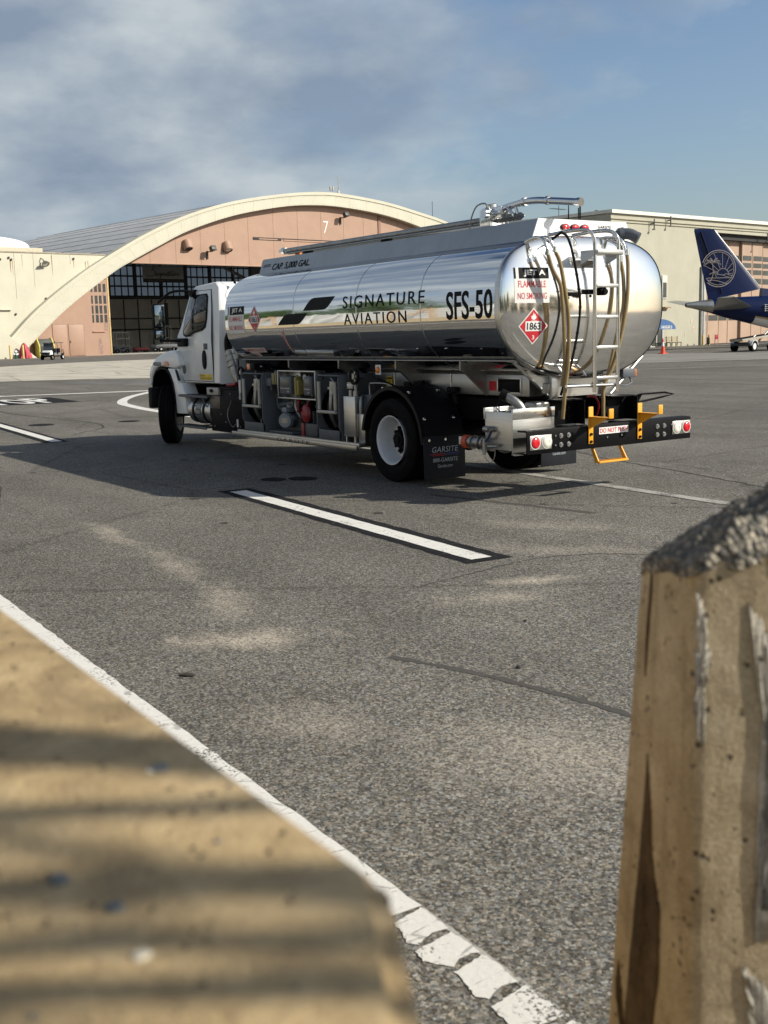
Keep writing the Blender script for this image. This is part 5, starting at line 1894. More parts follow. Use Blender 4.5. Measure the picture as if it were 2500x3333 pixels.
# walls
m = MB()
sp = [p for p in oc if p[0] < 1.6 and p[1] > 2.5]
m.prism([(-46, 0), (-17.9, 0)] + [(a + 0.3, z - 0.6) for a, z in sp if z < 13.9] + [(0.05, 13.9), (0.05, 14.2), (-46, 14.15)], 'y', -0.2, 0.2)
sidew = m.build('side_wall', CREAM, h7, angle=25)
m = MB()
for k in range(16):
    m.box(-44.0 + k * 2.75, -43.97 + k * 2.75, -0.235, -0.2, 4.0 if k < 11 else 8.0 + (k - 11) * 1.6, 14.1)
m.build('panel_seams', M('cream_seam', (0.50, 0.47, 0.34), 0.7), sidew, smooth=False)
m = MB()
m.box(-46, 0.0, -0.3, 0.3, 14.15, 14.32, 0.02)
m.build('coping', M('rusty_coping', (0.35, 0.31, 0.24), 0.8, 0, 0.3, 2), sidew, smooth=False)
rnd = random.Random(5)
RUST = M('rust_stain', (0.30, 0.17, 0.06), 0.9, 0, 0.3, 4)
m = MB()
for s_, z_ in ((-15.9, 13.1), (-14.3, 13.3), (-12.6, 13.9), (-8.3, 13.9), (-5.0, 13.6), (-3.2, 13.2), (-2.8, 13.3), (-14.0, 13.0)):
    w_ = rnd.uniform(0.03, 0.08)
    m.prism([(s_ - w_, z_), (s_ + w_, z_), (s_ + w_ * 0.3, z_ - rnd.uniform(0.9, 2.2)), (s_ - w_ * 0.4, z_ - rnd.uniform(0.7, 1.6))], 'y', -0.215, -0.2)
m.build('rust_stain', RUST, sidew, smooth=False)
m = MB()
for s_, z_ in ((-16.0, 13.25), (-15.7, 13.2), (-14.5, 13.45), (-14.15, 13.2), (-9.55, 8.05), (-14.1, 5.95), (-5.0, 13.55)):
    m.lathe([(0, 0.14), (0.1, 0.16), (0.22, 0.1), (0.22, 0)], (s_, -0.2, z_), (0, -1, 0), 10)
m.build('old_fittings', LAMPG, sidew)
m = MB()
m.box(-19, -14.7, -0.55, -0.2, 6.5, 6.62, 0.01)
m.build('canopy_edge', CREAM, sidew)
m = MB()
m.prism([(-30, 0), (-30, 3.4), (-17.5, 3.4), (-16.2, 3.1), (-12.4, 0)], 'y', -2.2, -1.35)
m.build('buttress', CREAM, h7)
# salmon leaf with small windows left of the opening
m = MB()
inn = [p for p in ic if p[0] <= 0.1]
m.prism([(-13.5, 0), (0.06, 0), (0.2, 11.7)] + [(a, z + 0.3) for a, z in inn[::-1] if z < 11.4 and z > 0.5], 'y', 0.0, 0.3)
leafw = m.build('door_leaf', PINK, h7, angle=25)
m = MB()
m.box(0.06, 0.30, -0.05, 0.35, 0.02, 11.6, 0.02)
m.build('edge_seal', M('ochre_edge', (0.55, 0.40, 0.18), 0.7, 0, 0.2, 1.5), leafw)
for r_i, (z0, z1) in enumerate(((9.0, 10.3), (7.35, 8.65), (5.95, 7.25), (4.7, 5.95))):
    for c_i, (s0, s1) in enumerate(((-2.55, -2.30), (-1.98, -1.55), (-1.32, -0.90), (-0.62, -0.18))):
        if r_i == 0 and c_i == 0:
            z1_ = 9.7
        else:
            z1_ = z1
        m = MB()
        m.box(s0, s1, -0.03, 0.05, z0, z1_ - 0.15)
        m.build('window', WINDK, leafw, smooth=False)
m = MB()
m.box(-0.62, -0.18, -0.03, 0.05, 10.75, 11.15)
m.build('window', WINDK, leafw, smooth=False)
for s0, s1, z1 in ((-8.83, -6.62, 4.5), (-6.41, -4.05, 4.48)):
    m = MB()
    m.box(s0 - 0.03, s1 + 0.03, -0.02, 0.0, 0.05, z1 + 0.04)
    dr = m.build('door_gap', M('door_gap_shadow', (0.12, 0.06, 0.04), 0.8), leafw, smooth=False)
    m = MB()
    m.box(s0 + 0.02, s1 - 0.02, -0.06, -0.02, 0.1, z1, 0.01)
    d_ = m.build('door', PINK, dr)
    m = MB()
    m.box(s0 + 0.12, s0 + 0.22, -0.12, -0.06, 1.9, 2.25, 0.01)
    m.build('door_handle', LAMPG, dr)
m = MB()
m.box(-2.65, -0.7, -0.16, 0.0, 3.32, 3.48, 0.02)
m.build('ledge', M('salmon_ledge', (0.42, 0.20, 0.15), 0.6), leafw)
# worn paint patches
m = MB()
m.prism([(-1.9, 0.3), (-1.2, 0.2), (-1.15, 1.2), (-1.45, 2.6), (-1.75, 2.5)], 'y', -0.012, 0.0)
m.prism([(-0.75, 3.6), (-0.2, 3.55), (-0.15, 5.0), (-0.7, 5.1)], 'y', -0.012, 0.0)
m.prism([(-0.85, 8.5), (-0.25, 8.4), (-0.3, 9.0), (-0.7, 9.1)], 'y', -0.012, 0.0)
m.build('worn_patch', M('worn_salmon', (0.30, 0.20, 0.16), 0.8, 0, 0.35, 3), leafw, smooth=False)
# upper door front
ii = [p for p in ic if p[1] > 13.2]
m = MB()
m.prism([(ii[0][0], 13.25)] + [(a, z + 0.3) for a, z in ii] + [(ii[-1][0], 13.25)], 'y', 0.0, 0.35)
hdr = m.build('upper_front', PINK, h7, angle=25)
m = MB()
for s_ in (7.5, 12.0, 16.5, 21.0, 25.5, 30.5, 35.5, 40.5, 45.5, 50, 58, 63):
    zt = 14.0
    for a, z in ic:
        if a < s_:
            zt = z
    m.box(s_ - 0.025, s_ + 0.025, -0.03, 0.0, 13.3, zt)
m.build('panel_seams', M('salmon_seam', (0.40, 0.225, 0.16), 0.7), hdr, smooth=False)
m = MB()
m.box(26.4, 68.6, -0.06, 0.0, 17.62, 17.74)
m.box(26.4, 32.0, -0.10, 0.0, 17.35, 17.62)
m.build('upper_rail_slot', DARKI, hdr, smooth=False)
m = MB()
m.box(27.5, 31.2, -0.14, -0.09, 17.40, 17.58)
m.box(32.5, 68, -0.1, 0.0, 17.35, 17.55)
m.build('rail_cover', PINK, hdr, smooth=False)
m = MB()
m.box(53.4, 53.95, -0.15, 0.0, 13.3, 22.3)
m.build('pilaster', M('brown_pilaster', (0.26, 0.14, 0.10), 0.6), hdr)
sv = [text('7', 41.0, 42.1, 18.9, 20.9, bold=-0.012)]
decal(sv, plane_map((0, -0.02, 0), (1, 0, 0), (0, 0, 1))).build('number', DECW, hdr, smooth=False)
m = MB()
m.box(0.3, 100, -0.1, 0.4, 13.15, 13.3, 0.02)
m.build('lintel', PINK, hdr)
# hooded lamps and floodlights
for s_ in (13.9, 21.2):
    m = MB()
    m.lathe([(-0.1, 0.75), (1.2, 0.72), (1.25, 0.6)], (s_, -0.05, 16.5), Vector((0.0, -0.45, -0.9)), 20)
    m.lathe([(-0.35, 0.0), (-0.25, 0.5), (-0.1, 0.75)], (s_, -0.05, 16.5), Vector((0.0, -0.45, -0.9)), 20)
    hl = m.build('hooded_lamp', PINK, hdr)
    m = MB()
    m.lathe([(0.7, 0.6), (1.1, 0.55), (1.2, 0.3), (1.22, 0)], (s_, -0.05, 16.5), Vector((0.0, -0.45, -0.9)), 20)
    m.build('lamp_glass', LENSG if s_ > 18 else DARKI, hl)
for s_, z_ in ((17.6, 15.2), (44.8, 21.6)):
    m = MB()
    m.box(s_ - 0.15, s_ + 0.05, -0.25, 0.0, z_ - 1.1, z_ + 0.1, 0.02)
    m.box(s_ - 0.1, s_ + 0.3, -1.2, -0.2, z_ - 0.1, z_ + 0.02, 0.02)
    m.box(s_ - 0.3, s_ + 0.6, -1.7, -1.0, z_ + 0.1, z_ + 0.75, 0.06, rot=Matrix.Rotation(R(-25), 3, 'X'))
    fl_ = m.build('floodlight', LAMPG, hdr)
    m = MB()
    m.box(s_ - 0.25, s_ + 0.55, -1.78, -1.7, z_ + 0.05, z_ + 0.55, 0.02, rot=Matrix.Rotation(R(-25), 3, 'X'))
    m.build('lamp_glass', DARKI, fl_)
m = MB()
m.lathe([(0, 0.1), (0.35, 0.12), (0.42, 0.42), (0.75, 0.58), (0.75, 0.5), (0.5, 0.25)], (-9.7, -0.6, 13.2), Vector((0.1, -0.55, -0.75)), 24)
m.cyl((-9.9, -0.2, 13.5), (-9.8, -0.7, 13.3), 0.07, 8)
lw_ = m.build('wall_lamp', M('galvanised_lamp', (0.30, 0.29, 0.25), 0.4, 0.6), sidew)
m = MB()
m.lathe([(0.6, 0.38), (0.7, 0.42), (0.75, 0.25), (0.76, 0)], (-9.7, -0.6, 13.2), Vector((0.1, -0.55, -0.75)), 24)
m.build('lamp_glass', LENSG, lw_)
# rooftop masts
m = MB()
m.cyl((43.8, -1.0, 25.2), (43.8, -1.0, 28.2), 0.07, 8)
m.box(43.6, 44.0, -1.1, -0.9, 25.2, 25.9, 0.03)
for s_ in (42.0, 42.5):
    m.cyl((s_, -1.0, 25.2), (s_, -1.0, 25.9), 0.06, 6)
    m.lathe([(0, 0.14), (0.5, 0.17), (0.7, 0.1)], (s_, -1.0, 25.8), (0, 0, 1), 10)
m.tube([(38.5, -1.0, 25.3), (43.8, -1.0, 26.6)], 0.03, 5)
m.build('roof_mast', M('pale_mast', (0.42, 0.40, 0.36), 0.6), h7)
m = MB()
m.tube([(66.5, -0.5, 22.5), (66.5, -0.5, 25.5)], 0.05, 6)
m.build('lightning_rod', LAMPG, h7)
# interior
m = MB()
m.box(-4, 91, 60.0, 60.4, 0, 11.1)
bw_ = [p for p in oc if p[1] > 18.3]
m.prism([(bw_[0][0], 18.1)] + [(a, z - 0.75) for a, z in bw_] + [(bw_[-1][0], 18.1)], 'y', 60.0, 60.4)
m.build('back_wall', GREYI, h7, smooth=False)
m = MB()
m.box(-15, -14.6, 0.5, 60.4, 0, 13.0)
m.box(100.6, 101, 0.5, 60.4, 0, 13.0)
m.build('inner_side_wall', GREYI, h7, smooth=False)
m = MB()
m.box(-14.5, 101, 0.5, 60, 0.012, 0.03)
m.build('floor', GREYI, h7, smooth=False)
PITCH = 6.15
for k in range(13):
    x0 = 21.5 + k * PITCH
    m = MB()
    m.box(x0, x0 + PITCH, 60.15, 60.17, 11.1, 18.1)
    pw = m.build('clerestory_window', PANE, h7, smooth=False)
    m = MB()
    for z in (11.1, 13.15, 15.2, 17.3):
        m.box(x0, x0 + PITCH, 59.75, 60.0, z - 0.17, z + 0.17)
    m.box(x0 - 0.3, x0 + 0.3, 59.4, 60.0, 11.0, 18.1)
    for j in range(1, 4):
        m.box(x0 + PITCH * j / 4 - 0.11, x0 + PITCH * j / 4 + 0.11, 59.85, 60.0, 11.1, 18.1)
    m.build('mullions', DARKI, pw, smooth=False)
m = MB()
m.box(-4, 90, 56, 57, 10.4, 10.9)
for k in range(6):
    m.box(12, 78, 20 + k * 7, 20.4 + k * 7, 17.2, 18.0)
for k in range(8):
    m.tube([(20 + k * 10, 30, 17), (25 + k * 10, 30, 19.5), (30 + k * 10, 30, 17)], 0.2, 5)
m.box(40.5, 43.5, 20, 21, 10.5, 15)
m.tube([(33, 20, 15), (44, 20, 10.5)], 0.3, 5)
m.box(20, 70, 50, 50.4, 6.2, 6.5)
m.box(20, 80, 58.5, 59, 4.2, 4.5)
for k in range(12):
    m.cyl((30 + 3.3 * k, 59, 0), (30 + 3.3 * k, 59, 10.4), 0.14, 6)
m.cyl((41, 50, 0), (41, 50, 9.4), 0.4, 10)
m.build('roof_trusses', DARKI, h7, smooth=False)
BX, BZ = -82 + 88.1 * 1.136, 1.79 + 8.66 * 1.136
bn = thing('hanging_banner', 'dark cursive banner hanging inside the open arched hangar', 'banner', (146.4, -50.25, 0), ROT7)
m = MB()
m.box(BX, BX + 8.0, 20.0, 20.08, BZ, BZ + 2.7, 0.01)
m.build('cloth', M('dark_grey_banner', (0.075, 0.075, 0.078), 0.6, 0, 0.05, 2), bn)
m = MB()
m.box(BX, BX + 8.0, 19.97, 19.985, BZ, BZ + 0.6)
m.build('black_band', DECK, bn)
m = MB()


def script(pts):
    P = smooth_path([(u, 0, v) for u, v in pts], 5)
    m.tube([(BX + p.x * 8.0, 19.97, BZ + p.z * 2.7) for p in P], 0.07, 5)


script([(0.33, .88), (0.29, .95), (0.24, .90), (0.25, .78), (0.30, .66), (0.30, .52), (0.24, .40), (0.16, .36), (0.09, .40), (0.08, .46)])
script([(0.31, .40), (0.345, .56), (0.34, .42), (0.37, .46)])
script([(0.43, .56), (0.39, .54), (0.38, .44), (0.42, .42), (0.445, .56), (0.42, .30), (0.38, .16), (0.36, .22)])
script([(0.45, .42), (0.475, .56), (0.48, .44), (0.50, .56), (0.525, .54), (0.525, .42), (0.555, .46)])
script([(0.60, .56), (0.56, .52), (0.56, .42), (0.595, .44), (0.615, .56), (0.615, .42), (0.64, .46)])
script([(0.67, .72), (0.65, .44), (0.68, .42)])
script([(0.60, .62), (0.68, .66), (0.76, .67)])
script([(0.70, .56), (0.695, .43), (0.73, .44), (0.75, .56), (0.75, .43), (0.775, .46)])
script([(0.78, .42), (0.80, .57), (0.83, .55)])
script([(0.84, .48), (0.88, .54), (0.86, .58), (0.84, .50), (0.86, .42), (0.90, .46)])
m._merge(decal([text('Getting it Right. Every Time.', BX + 0.9, BX + 7.2, BZ + 0.14, BZ + 0.46)], plane_map((0, 19.965, 0), (1, 0, 0), (0, 0, 1))).b)
m.build('lettering', M('black_script', (0.012, 0.012, 0.012), 0.5), bn)

# domed building behind the left wall
db = thing('domed_building', 'white barrel roofed building rising behind the cream wall', 'building', (146.4, -50.25, 0), ROT7)
m = MB()
m.box(-40, -6.0, 8, 24, 0, 14.9)
m.build('wall', M('pale_grey_wall', (0.46, 0.46, 0.40), 0.7, 0, 0.1, 0.5), db, smooth=False)
m = MB()
m.box(-40.3, -5.6, 7.7, 24.3, 14.9, 15.55, 0.05)
m.build('cornice', M('buff_cornice', (0.56, 0.50, 0.38), 0.7), db, smooth=False)
m = MB()
pr = [(-14.5 + 7.2 * math.cos(R(180 - 180 * k / 24)), 15.55 + 1.55 * math.sin(R(180 - 180 * k / 24)) ** 0.8) for k in range(25)]
m.prism(pr, 'y', 8.3, 23.8)
m.build('barrel_roof', M('white_roof_membrane', (0.74, 0.75, 0.74), 0.6, 0, 0.04, 0.6), db, angle=40)
for k in range(8):
    m = MB()
    m.box(-23.4 + k * 2.2, -21.5 + k * 2.2, 7.9, 8.1, 12.8, 14.8)
    wn_ = m.build('window', WINDK, db, smooth=False)
    m = MB()
    for j in range(3):
        m.box(-23.4 + k * 2.2 + j * 0.63, -23.25 + k * 2.2 + j * 0.63, 7.8, 7.9, 12.8, 14.8)
    m.box(-23.4 + k * 2.2, -21.5 + k * 2.2, 7.8, 7.9, 14.3, 14.4)
    m.build('mullions', DECW, wn_, smooth=False)
ms = thing('radio_mast', 'thin dark lattice mast beside the white barrel roof', 'mast', (146.4, -50.25, 0), ROT7)
m = MB()
m.cyl((-15.4, 3, 14.3), (-15.4, 3, 17), 0.22, 6, 0.12)
m.cyl((-15.4, 3, 17), (-15.4, 3, 19.3), 0.08, 6, 0.03)
m.cyl((-15.4, 3, 0), (-15.4, 3, 14.3), 0.22, 6)
m.box(-15.7, -15.1, 2.8, 3.2, 16.7, 16.8)
m.build('pole', LAMPG, ms)

# flat-roofed hangar on the right
h6 = thing('flat_roofed_hangar', 'flat roofed cream hangar with tall salmon sliding doors behind the jet', 'hangar', (63.64, -79.97, 0), ROT7)
m = MB()
m.prism([(-15.03, 0), (0, 0), (0, 7.9), (2.55, 10.98), (2.6, 10.98), (60, 10.98), (60, 12.4), (-15.03, 11.95)], 'y', 0.0, 0.5)
wall6 = m.build('front_wall', CREAMS, h6, smooth=False)
# opening is square: fill the corner up to the lintel
m = MB()
m.box(0, 2.6, 0.01, 0.5, 7.9, 10.98)
m.build('front_wall', CREAMS, wall6, smooth=False)
m = MB()
m.box(-15.03, -14.6, 0.5, 45, 0, 11.9)
m.build('end_wall', CREAMS, h6, smooth=False)
m = MB()
m.prism([(-15.2, 11.95), (-15.2, 12.25), (60, 12.75), (60, 12.4)], 'y', -0.25, 46)
m.build('roof', M('white_roof_edge', (0.72, 0.70, 0.62), 0.6), h6, smooth=False)
m = MB()
m.prism([(-15.1, 11.45), (-15.1, 11.5), (60, 11.9), (60, 11.85)], 'y', -0.12, 0.0)
m.prism([(-15.1, 11.2), (-15.1, 11.23), (60, 11.65), (60, 11.62)], 'y', -0.10, 0.0)
m.build('conduit', M('grey_conduit', (0.30, 0.28, 0.20), 0.6), wall6, smooth=False)
for s_, z_ in ((-8.9, 11.3), (-6.2, 11.7), (11.8, 10.9)):
    m = MB()
    m.box(s_ - 0.04, s_ + 0.04, -0.45, -0.35, z_ - 0.5, z_ + 0.4, 0.02)
    m.box(s_ - 0.03, s_ + 0.03, -0.4, 0, z_ - 0.05, z_ + 0.05, 0.01)
    m.box(s_ - 0.22, s_ + 0.06, -0.5, -0.3, z_ - 0.6, z_ - 0.5, 0.03)
    m.build('wall_lamp', LAMPG, wall6)
m = MB()
m.cyl((-0.25, -0.15, 0), (-0.25, -0.15, 7.6), 0.12, 10)
m.box(-0.05, 0.3, -0.3, 0.3, 0, 7.7, 0.03)
m.build('downpipe', M('pale_grey_pipe', (0.42, 0.42, 0.40), 0.5), h6)
m = MB()
m.box(0.1, 0.35, 0.5, 0.8, 0, 8.0)
m.box(2.7, 60, 0.45, 1.4, 10.4, 10.98)
m.build('door_reveal', DARKI, h6, smooth=False)
for k in range(9):
    x0 = 0.4 + k * 4.3
    m = MB()
    m.box(x0, x0 + 4.24, 0.9 + 0.25 * (k % 2), 1.1 + 0.25 * (k % 2), 0.06, 10.98)
    dl = m.build('sliding_door', PINKD, h6, smooth=False)
    yy = 0.9 + 0.25 * (k % 2)
    m = MB()
    for j in range(3):
        m.box(x0 + 0.02 + j * 2.13, x0 + 0.06 + j * 2.13, yy - 0.04, yy, 0.1, 10.9)
    m.build('panel_seams', M('door_seam', (0.33, 0.21, 0.15), 0.7), dl, smooth=False)
    for z0, z1 in ((8.50, 8.98), (7.78, 8.24), (7.06, 7.54), (6.1, 6.66), (2.38, 2.92)):
        for j in range(2):
            m = MB()
            m.box(x0 + 0.25 + j * 2.15, x0 + 1.95 + j * 2.15, yy - 0.03, yy + 0.05, z0, z1)
            m.build('window', WINDK, dl, smooth=False)
m = MB()
m.box(-6.98, -6.15, -0.08, 0.0, 4.5, 6.65, 0.01)
wf = m.build('window', M('white_frame', (0.55, 0.55, 0.50), 0.6), wall6)
m = MB()
m.box(-6.85, -6.28, -0.10, -0.08, 4.62, 6.0)
m.build('pane', WINDK, wf, smooth=False)
m = MB()
m.box(-6.9, -5.9, -0.4, 0, 3.62, 3.74, 0.01)
m.prism([(-0.4, 3.62), (0, 3.62), (0, 3.3)], 'x', -6.9, -6.82)
m.build('door_canopy', M('wood_canopy', (0.30, 0.20, 0.10), 0.7), wall6)
m = MB()
m.box(-8.8, -6.7, -0.06, 0.0, 0.0, 2.6)
dr6 = m.build('glass_door', M('pale_door_frame', (0.55, 0.54, 0.50), 0.5), wall6)
m = MB()
m.box(-8.6, -7.85, -0.075, -0.06, 0.1, 2.4)
m.box(-7.7, -6.85, -0.075, -0.06, 0.1, 2.4)
m.build('pane', WINDK, dr6, smooth=False)
m = MB()
aw = [(-10.6 + 2.7 * math.cos(R(180 - 180 * k / 16)), 1.64 + 0.95 * math.sin(R(180 - 180 * k / 16))) for k in range(17)]
m.prism(aw, 'y', -2.2, 0.0, 0.0)
aw_ = m.build('awning', M('blue_awning_canvas', (0.045, 0.12, 0.29), 0.7, 0, 0.06, 2), wall6, angle=40)
decal([text('HANGAR 6', -10.25, -8.55, 1.70, 2.0, bold=0.015)], plane_map((0, -2.21, 0), (1, 0, 0), (0, 0, 1))).build('lettering', DECW, aw_, smooth=False)
m = MB()
m.cyl((-10.0, -2.1, 0), (-10.0, -2.1, 1.64), 0.05, 8)
m.cyl((-12.8, -2.1, 0), (-12.8, -2.1, 1.64), 0.05, 8)
m.build('awning_post', M('blue_post', (0.10, 0.16, 0.26), 0.5), aw_)
m = MB()
for s_, z_, w_, h_ in ((-1.9, 2.2, .3, .3), (-1.6, 1.6, .4, .25), (-1.6, 1.25, .35, .2), (-3.0, 0.95, .2, .3)):
    m.box(s_, s_ + w_, -0.02, 0.0, z_, z_ + h_)
m.build('wall_notice', M('pink_notice', (0.52, 0.40, 0.36), 0.7, 0, 0.3, 9), wall6, smooth=False)
# rooftop dish and aerials
m = MB()
m.lathe([(-0.03, 0), (0.0, 0.16), (0.06, 0.28), (0.11, 0.34), (0.10, 0.34), (0.04, 0.27), (0.0, 0.14), (0.0, 0)], (-9.1, 6, 12.75), Vector((-0.6, -0.75, 0.3)), 28)
m.cyl((-9.1, 6, 12.0), (-9.1, 6, 12.75), 0.04, 8)
m.build('satellite_dish', M('grey_dish', (0.16, 0.16, 0.155), 0.6), h6)
m = MB()
m.cyl((-14.8, 6, 11.9), (-14.8, 6, 13.2), 0.03, 6)
m.tube([(-16.1, 6, 12.85), (-13.75, 6, 12.9)], 0.022, 5)
for k in range(7):
    m.tube([(-15.9 + k * 0.32, 5.7, 12.87), (-15.9 + k * 0.32, 6.3, 12.87)], 0.014, 4)
m.build('roof_aerial', LAMPG, h6)

# ================================================================== the jet (local frame: x forward, y left, z up, origin under the tail tip)
BLUE = M('dark_blue_aircraft_paint', (0.003, 0.0105, 0.055), 0.32, 0, 0.06, 0.8, coat=0.08, spec=0.2)
GREYA = M('grey_aircraft_paint', (0.25, 0.26, 0.25), 0.3, 0.2, 0.08, 1.2, coat=0.3)
METALA = M('bare_tail_metal', (0.42, 0.41, 0.38), 0.3, 0.9, 0.18, 1.5)
WHITEA = M('white_aircraft_paint', (0.74, 0.74, 0.73), 0.25, 0, 0.03, 1, coat=0.4)
GOLD = M('gold_stripe', (0.42, 0.30, 0.14), 0.35)
LOGO = M('rose_grey_logo', (0.30, 0.265, 0.26), 0.4, 0, 0.04, 2)
jet = thing('airliner', 'dark blue airliner parked with its palm tree tail towards the camera', 'airplane', (51.4, -63.53, 0), R(-115))
prof = [(0.0, 3.56, 0.17), (0.6, 3.55, 0.28), (1.4, 3.49, 0.43), (2.1, 3.43, 0.55), (3.4, 3.29, 0.81), (5.4, 3.07, 1.08), (7.2, 2.86, 1.32), (9.5, 2.78, 1.47), (12, 2.78, 1.5), (25, 2.78, 1.5), (28, 2.72, 1.36), (29.6, 2.6, 1.0), (30.6, 2.5, 0.55), (31, 2.45, 0.08)]


def fus(x0, x1, lo=-90, hi=270, k=1.0, n=40):
    xs = sorted(set([x0, x1] + [p[0] for p in prof if x0 < p[0] < x1]))
    secs = []
    for x in xs:
        for a, c in zip(prof, prof[1:]):
            if a[0] <= x <= c[0]:
                f_ = (x - a[0]) / (c[0] - a[0])
                zc_, r_ = a[1] + (c[1] - a[1]) * f_, (a[2] + (c[2] - a[2]) * f_) * k
                break
        secs.append([(x, r_ * math.cos(R(lo + (hi - lo) * i / n)), zc_ + r_ * math.sin(R(lo + (hi - lo) * i / n))) for i in range(n + (0 if hi - lo == 360 else 1))])
    return secs


m = MB()
m.loft(fus(2.2, 31))
m.build('fuselage', BLUE, jet, angle=50)
m = MB()
m.loft(fus(0.0, 2.2))
tcn = m.build('tail_cone', METALA, jet, angle=50)
m = MB()
m.cyl((-0.012, 0, 3.56), (0.05, 0, 3.56), 0.14, 20)
m.build('exhaust', DARKI, tcn)
m = MB()
m.loft(fus(5.6, 29.5, 215, 325, 1.004), cap=False, closed=False)
m.build('white_belly', WHITEA, jet, angle=50)
for a0 in (207, 325):
    m = MB()
    m.loft(fus(5.6, 29.5, a0, a0 + 8, 1.006, 4), cap=False, closed=False)
    m.build('gold_stripe', GOLD, jet, angle=50)


def blade(root, tip, mat, name, par, lead=None):
    """lifting surface between two chords: (leading point, trailing point, thickness)"""
    def sec_(le, te, th):
        le, te = Vector(le), Vector(te)
        d = te - le
        nv = Vector((0, 1, 0)) if name == 'fin' else Vector((0, 0, 1))
        up_, dn_ = [], []
        for u, t_ in ((0, 0), (0.03, 0.35), (0.1, 0.7), (0.3, 1.0), (0.6, 0.75), (1.0, 0.05)):
            up_.append(le + d * u + nv * th * t_ / 2)
            dn_.append(le + d * u - nv * th * t_ / 2)
        return up_ + dn_[::-1][:-1]
    m = MB()
    m.loft([sec_(*root), sec_(*tip)])
    return m.build(name, mat, par, angle=40)


fin = blade(((6.55, 0, 4.75), (1.93, 0, 3.9), 0.34), ((2.45, 0, 9.42), (0.62, 0, 9.42), 0.17), BLUE, 'fin', jet)
m = MB()
m.loft([[(2.45, 0.06, 9.42), (0.62, 0.02, 9.42), (0.62, -0.02, 9.42), (2.45, -0.06, 9.42)], [(2.2, 0.03, 9.60), (0.64, 0.01, 9.63), (0.64, -0.01, 9.63), (2.2, -0.03, 9.60)]])
m.build('fin_tip', BLUE, fin)
m = MB()
m.tube([(6.30, 0, 5.02), (2.40, 0, 9.45), (2.1, 0, 9.6)], 0.035, 8)
m.build('leading_edge', WHITEA, fin)
m = MB()
m.loft([[(6.5, 0.14, 4.8), (6.5, -0.14, 4.8), (6.5, -0.3, 4.0), (6.5, 0.3, 4.0)], [(9.0, 0.06, 4.5), (9.0, -0.06, 4.5), (9.0, -0.2, 4.0), (9.0, 0.2, 4.0)], [(12.5, 0.02, 4.29), (12.5, -0.02, 4.29), (12.5, -0.05, 4.2), (12.5, 0.05, 4.2)]])
m.build('dorsal_fillet', BLUE, jet)
m = MB()
for s in (-1,):
    m.prism([(3.06, 4.45), (3.10, 4.45), (1.18, 9.35), (1.14, 9.35)], 'y', -0.19, -0.05)
m.build('rudder_hinge_line', M('dark_line', (0.004, 0.010, 0.04), 0.4), fin, smooth=False)
for s in (1, -1):
    blade(((5.5, s * 0.75, 3.28), (2.1, s * 0.55, 3.10), 0.26), ((1.75, s * 4.95, 4.03), (0.45, s * 4.95, 3.98), 0.10), GREYA, 'tailplane', jet)
    blade(((19.5, s * 1.2, 2.0), (13.6, s * 1.2, 1.9), 0.6), ((13.0, s * 13.0, 3.1), (11.4, s * 13.0, 3.1), 0.16), GREYA, 'wing', jet)
    m = MB()
    m.lathe([(-1.6, 0.4), (-1.2, 0.62), (0.8, 0.82), (1.6, 0.76), (1.6, 0.66), (0.6, 0.6), (0.6, 0)], (18.8, s * 4.2, 1.35), (1, 0, 0), 28)
    m.box(16.5, 19.0, s * 4.2 - 0.1, s * 4.2 + 0.1, 1.9, 2.3, 0.03)
    m.build('engine', BLUE, jet)
    m = MB()
    m.cyl((15.2, s * 2.4, 0.45), (15.2, s * 2.4, 2.0), 0.12, 10)
    m.build('main_gear', GREYA, jet)
    m = MB()
    for dy in (-0.25, 0.25):
        m.lathe([(-0.14, 0.3), (-0.12, 0.45), (0.12, 0.45), (0.14, 0.3)], (15.2, s * 2.4 + dy, 0.45), (0, 1, 0), 24)
    m.build('gear_wheel', RUBBER, jet)
# tail emblem: palm, sun and hills inside a ring (drawn on the right-hand side of the fin)


def fin_pt(u, v):
    return Vector((u, -0.205 + 0.012 * (v - 6.4), v))


m = MB()
CXL, CZL, RL = 2.68, 6.43, 1.46


def in_fin(u, v):
    te = 1.95 - 0.236 * (v - 4.0)
    return u > te + 0.03


def stroke(pts, w, k=0):
    P = [Vector((p[0], 0, p[1])) for p in pts]
    if k:
        P = smooth_path(P, k)
    run = []
    runs = []
    for p in P:
        if in_fin(p.x, p.z):
            run.append(p)
        elif run:
            runs.append(run)
            run = []
    if run:
        runs.append(run)
    for rn in runs:
        if len(rn) < 2:
            continue
        for a, c in zip(rn, rn[1:]):
            d = (c - a)
            if d.length < 1e-6:
                continue
            d.normalize()
            n_ = Vector((-d.z, 0, d.x)) * w * 0.39
            a2, c2 = a - d * w * 0.2, c + d * w * 0.2
            m.slab([fin_pt(q.x, q.z) for q in (a2 + n_, a2 - n_, c2 - n_, c2 + n_)], (0, -1, 0), 0.02)


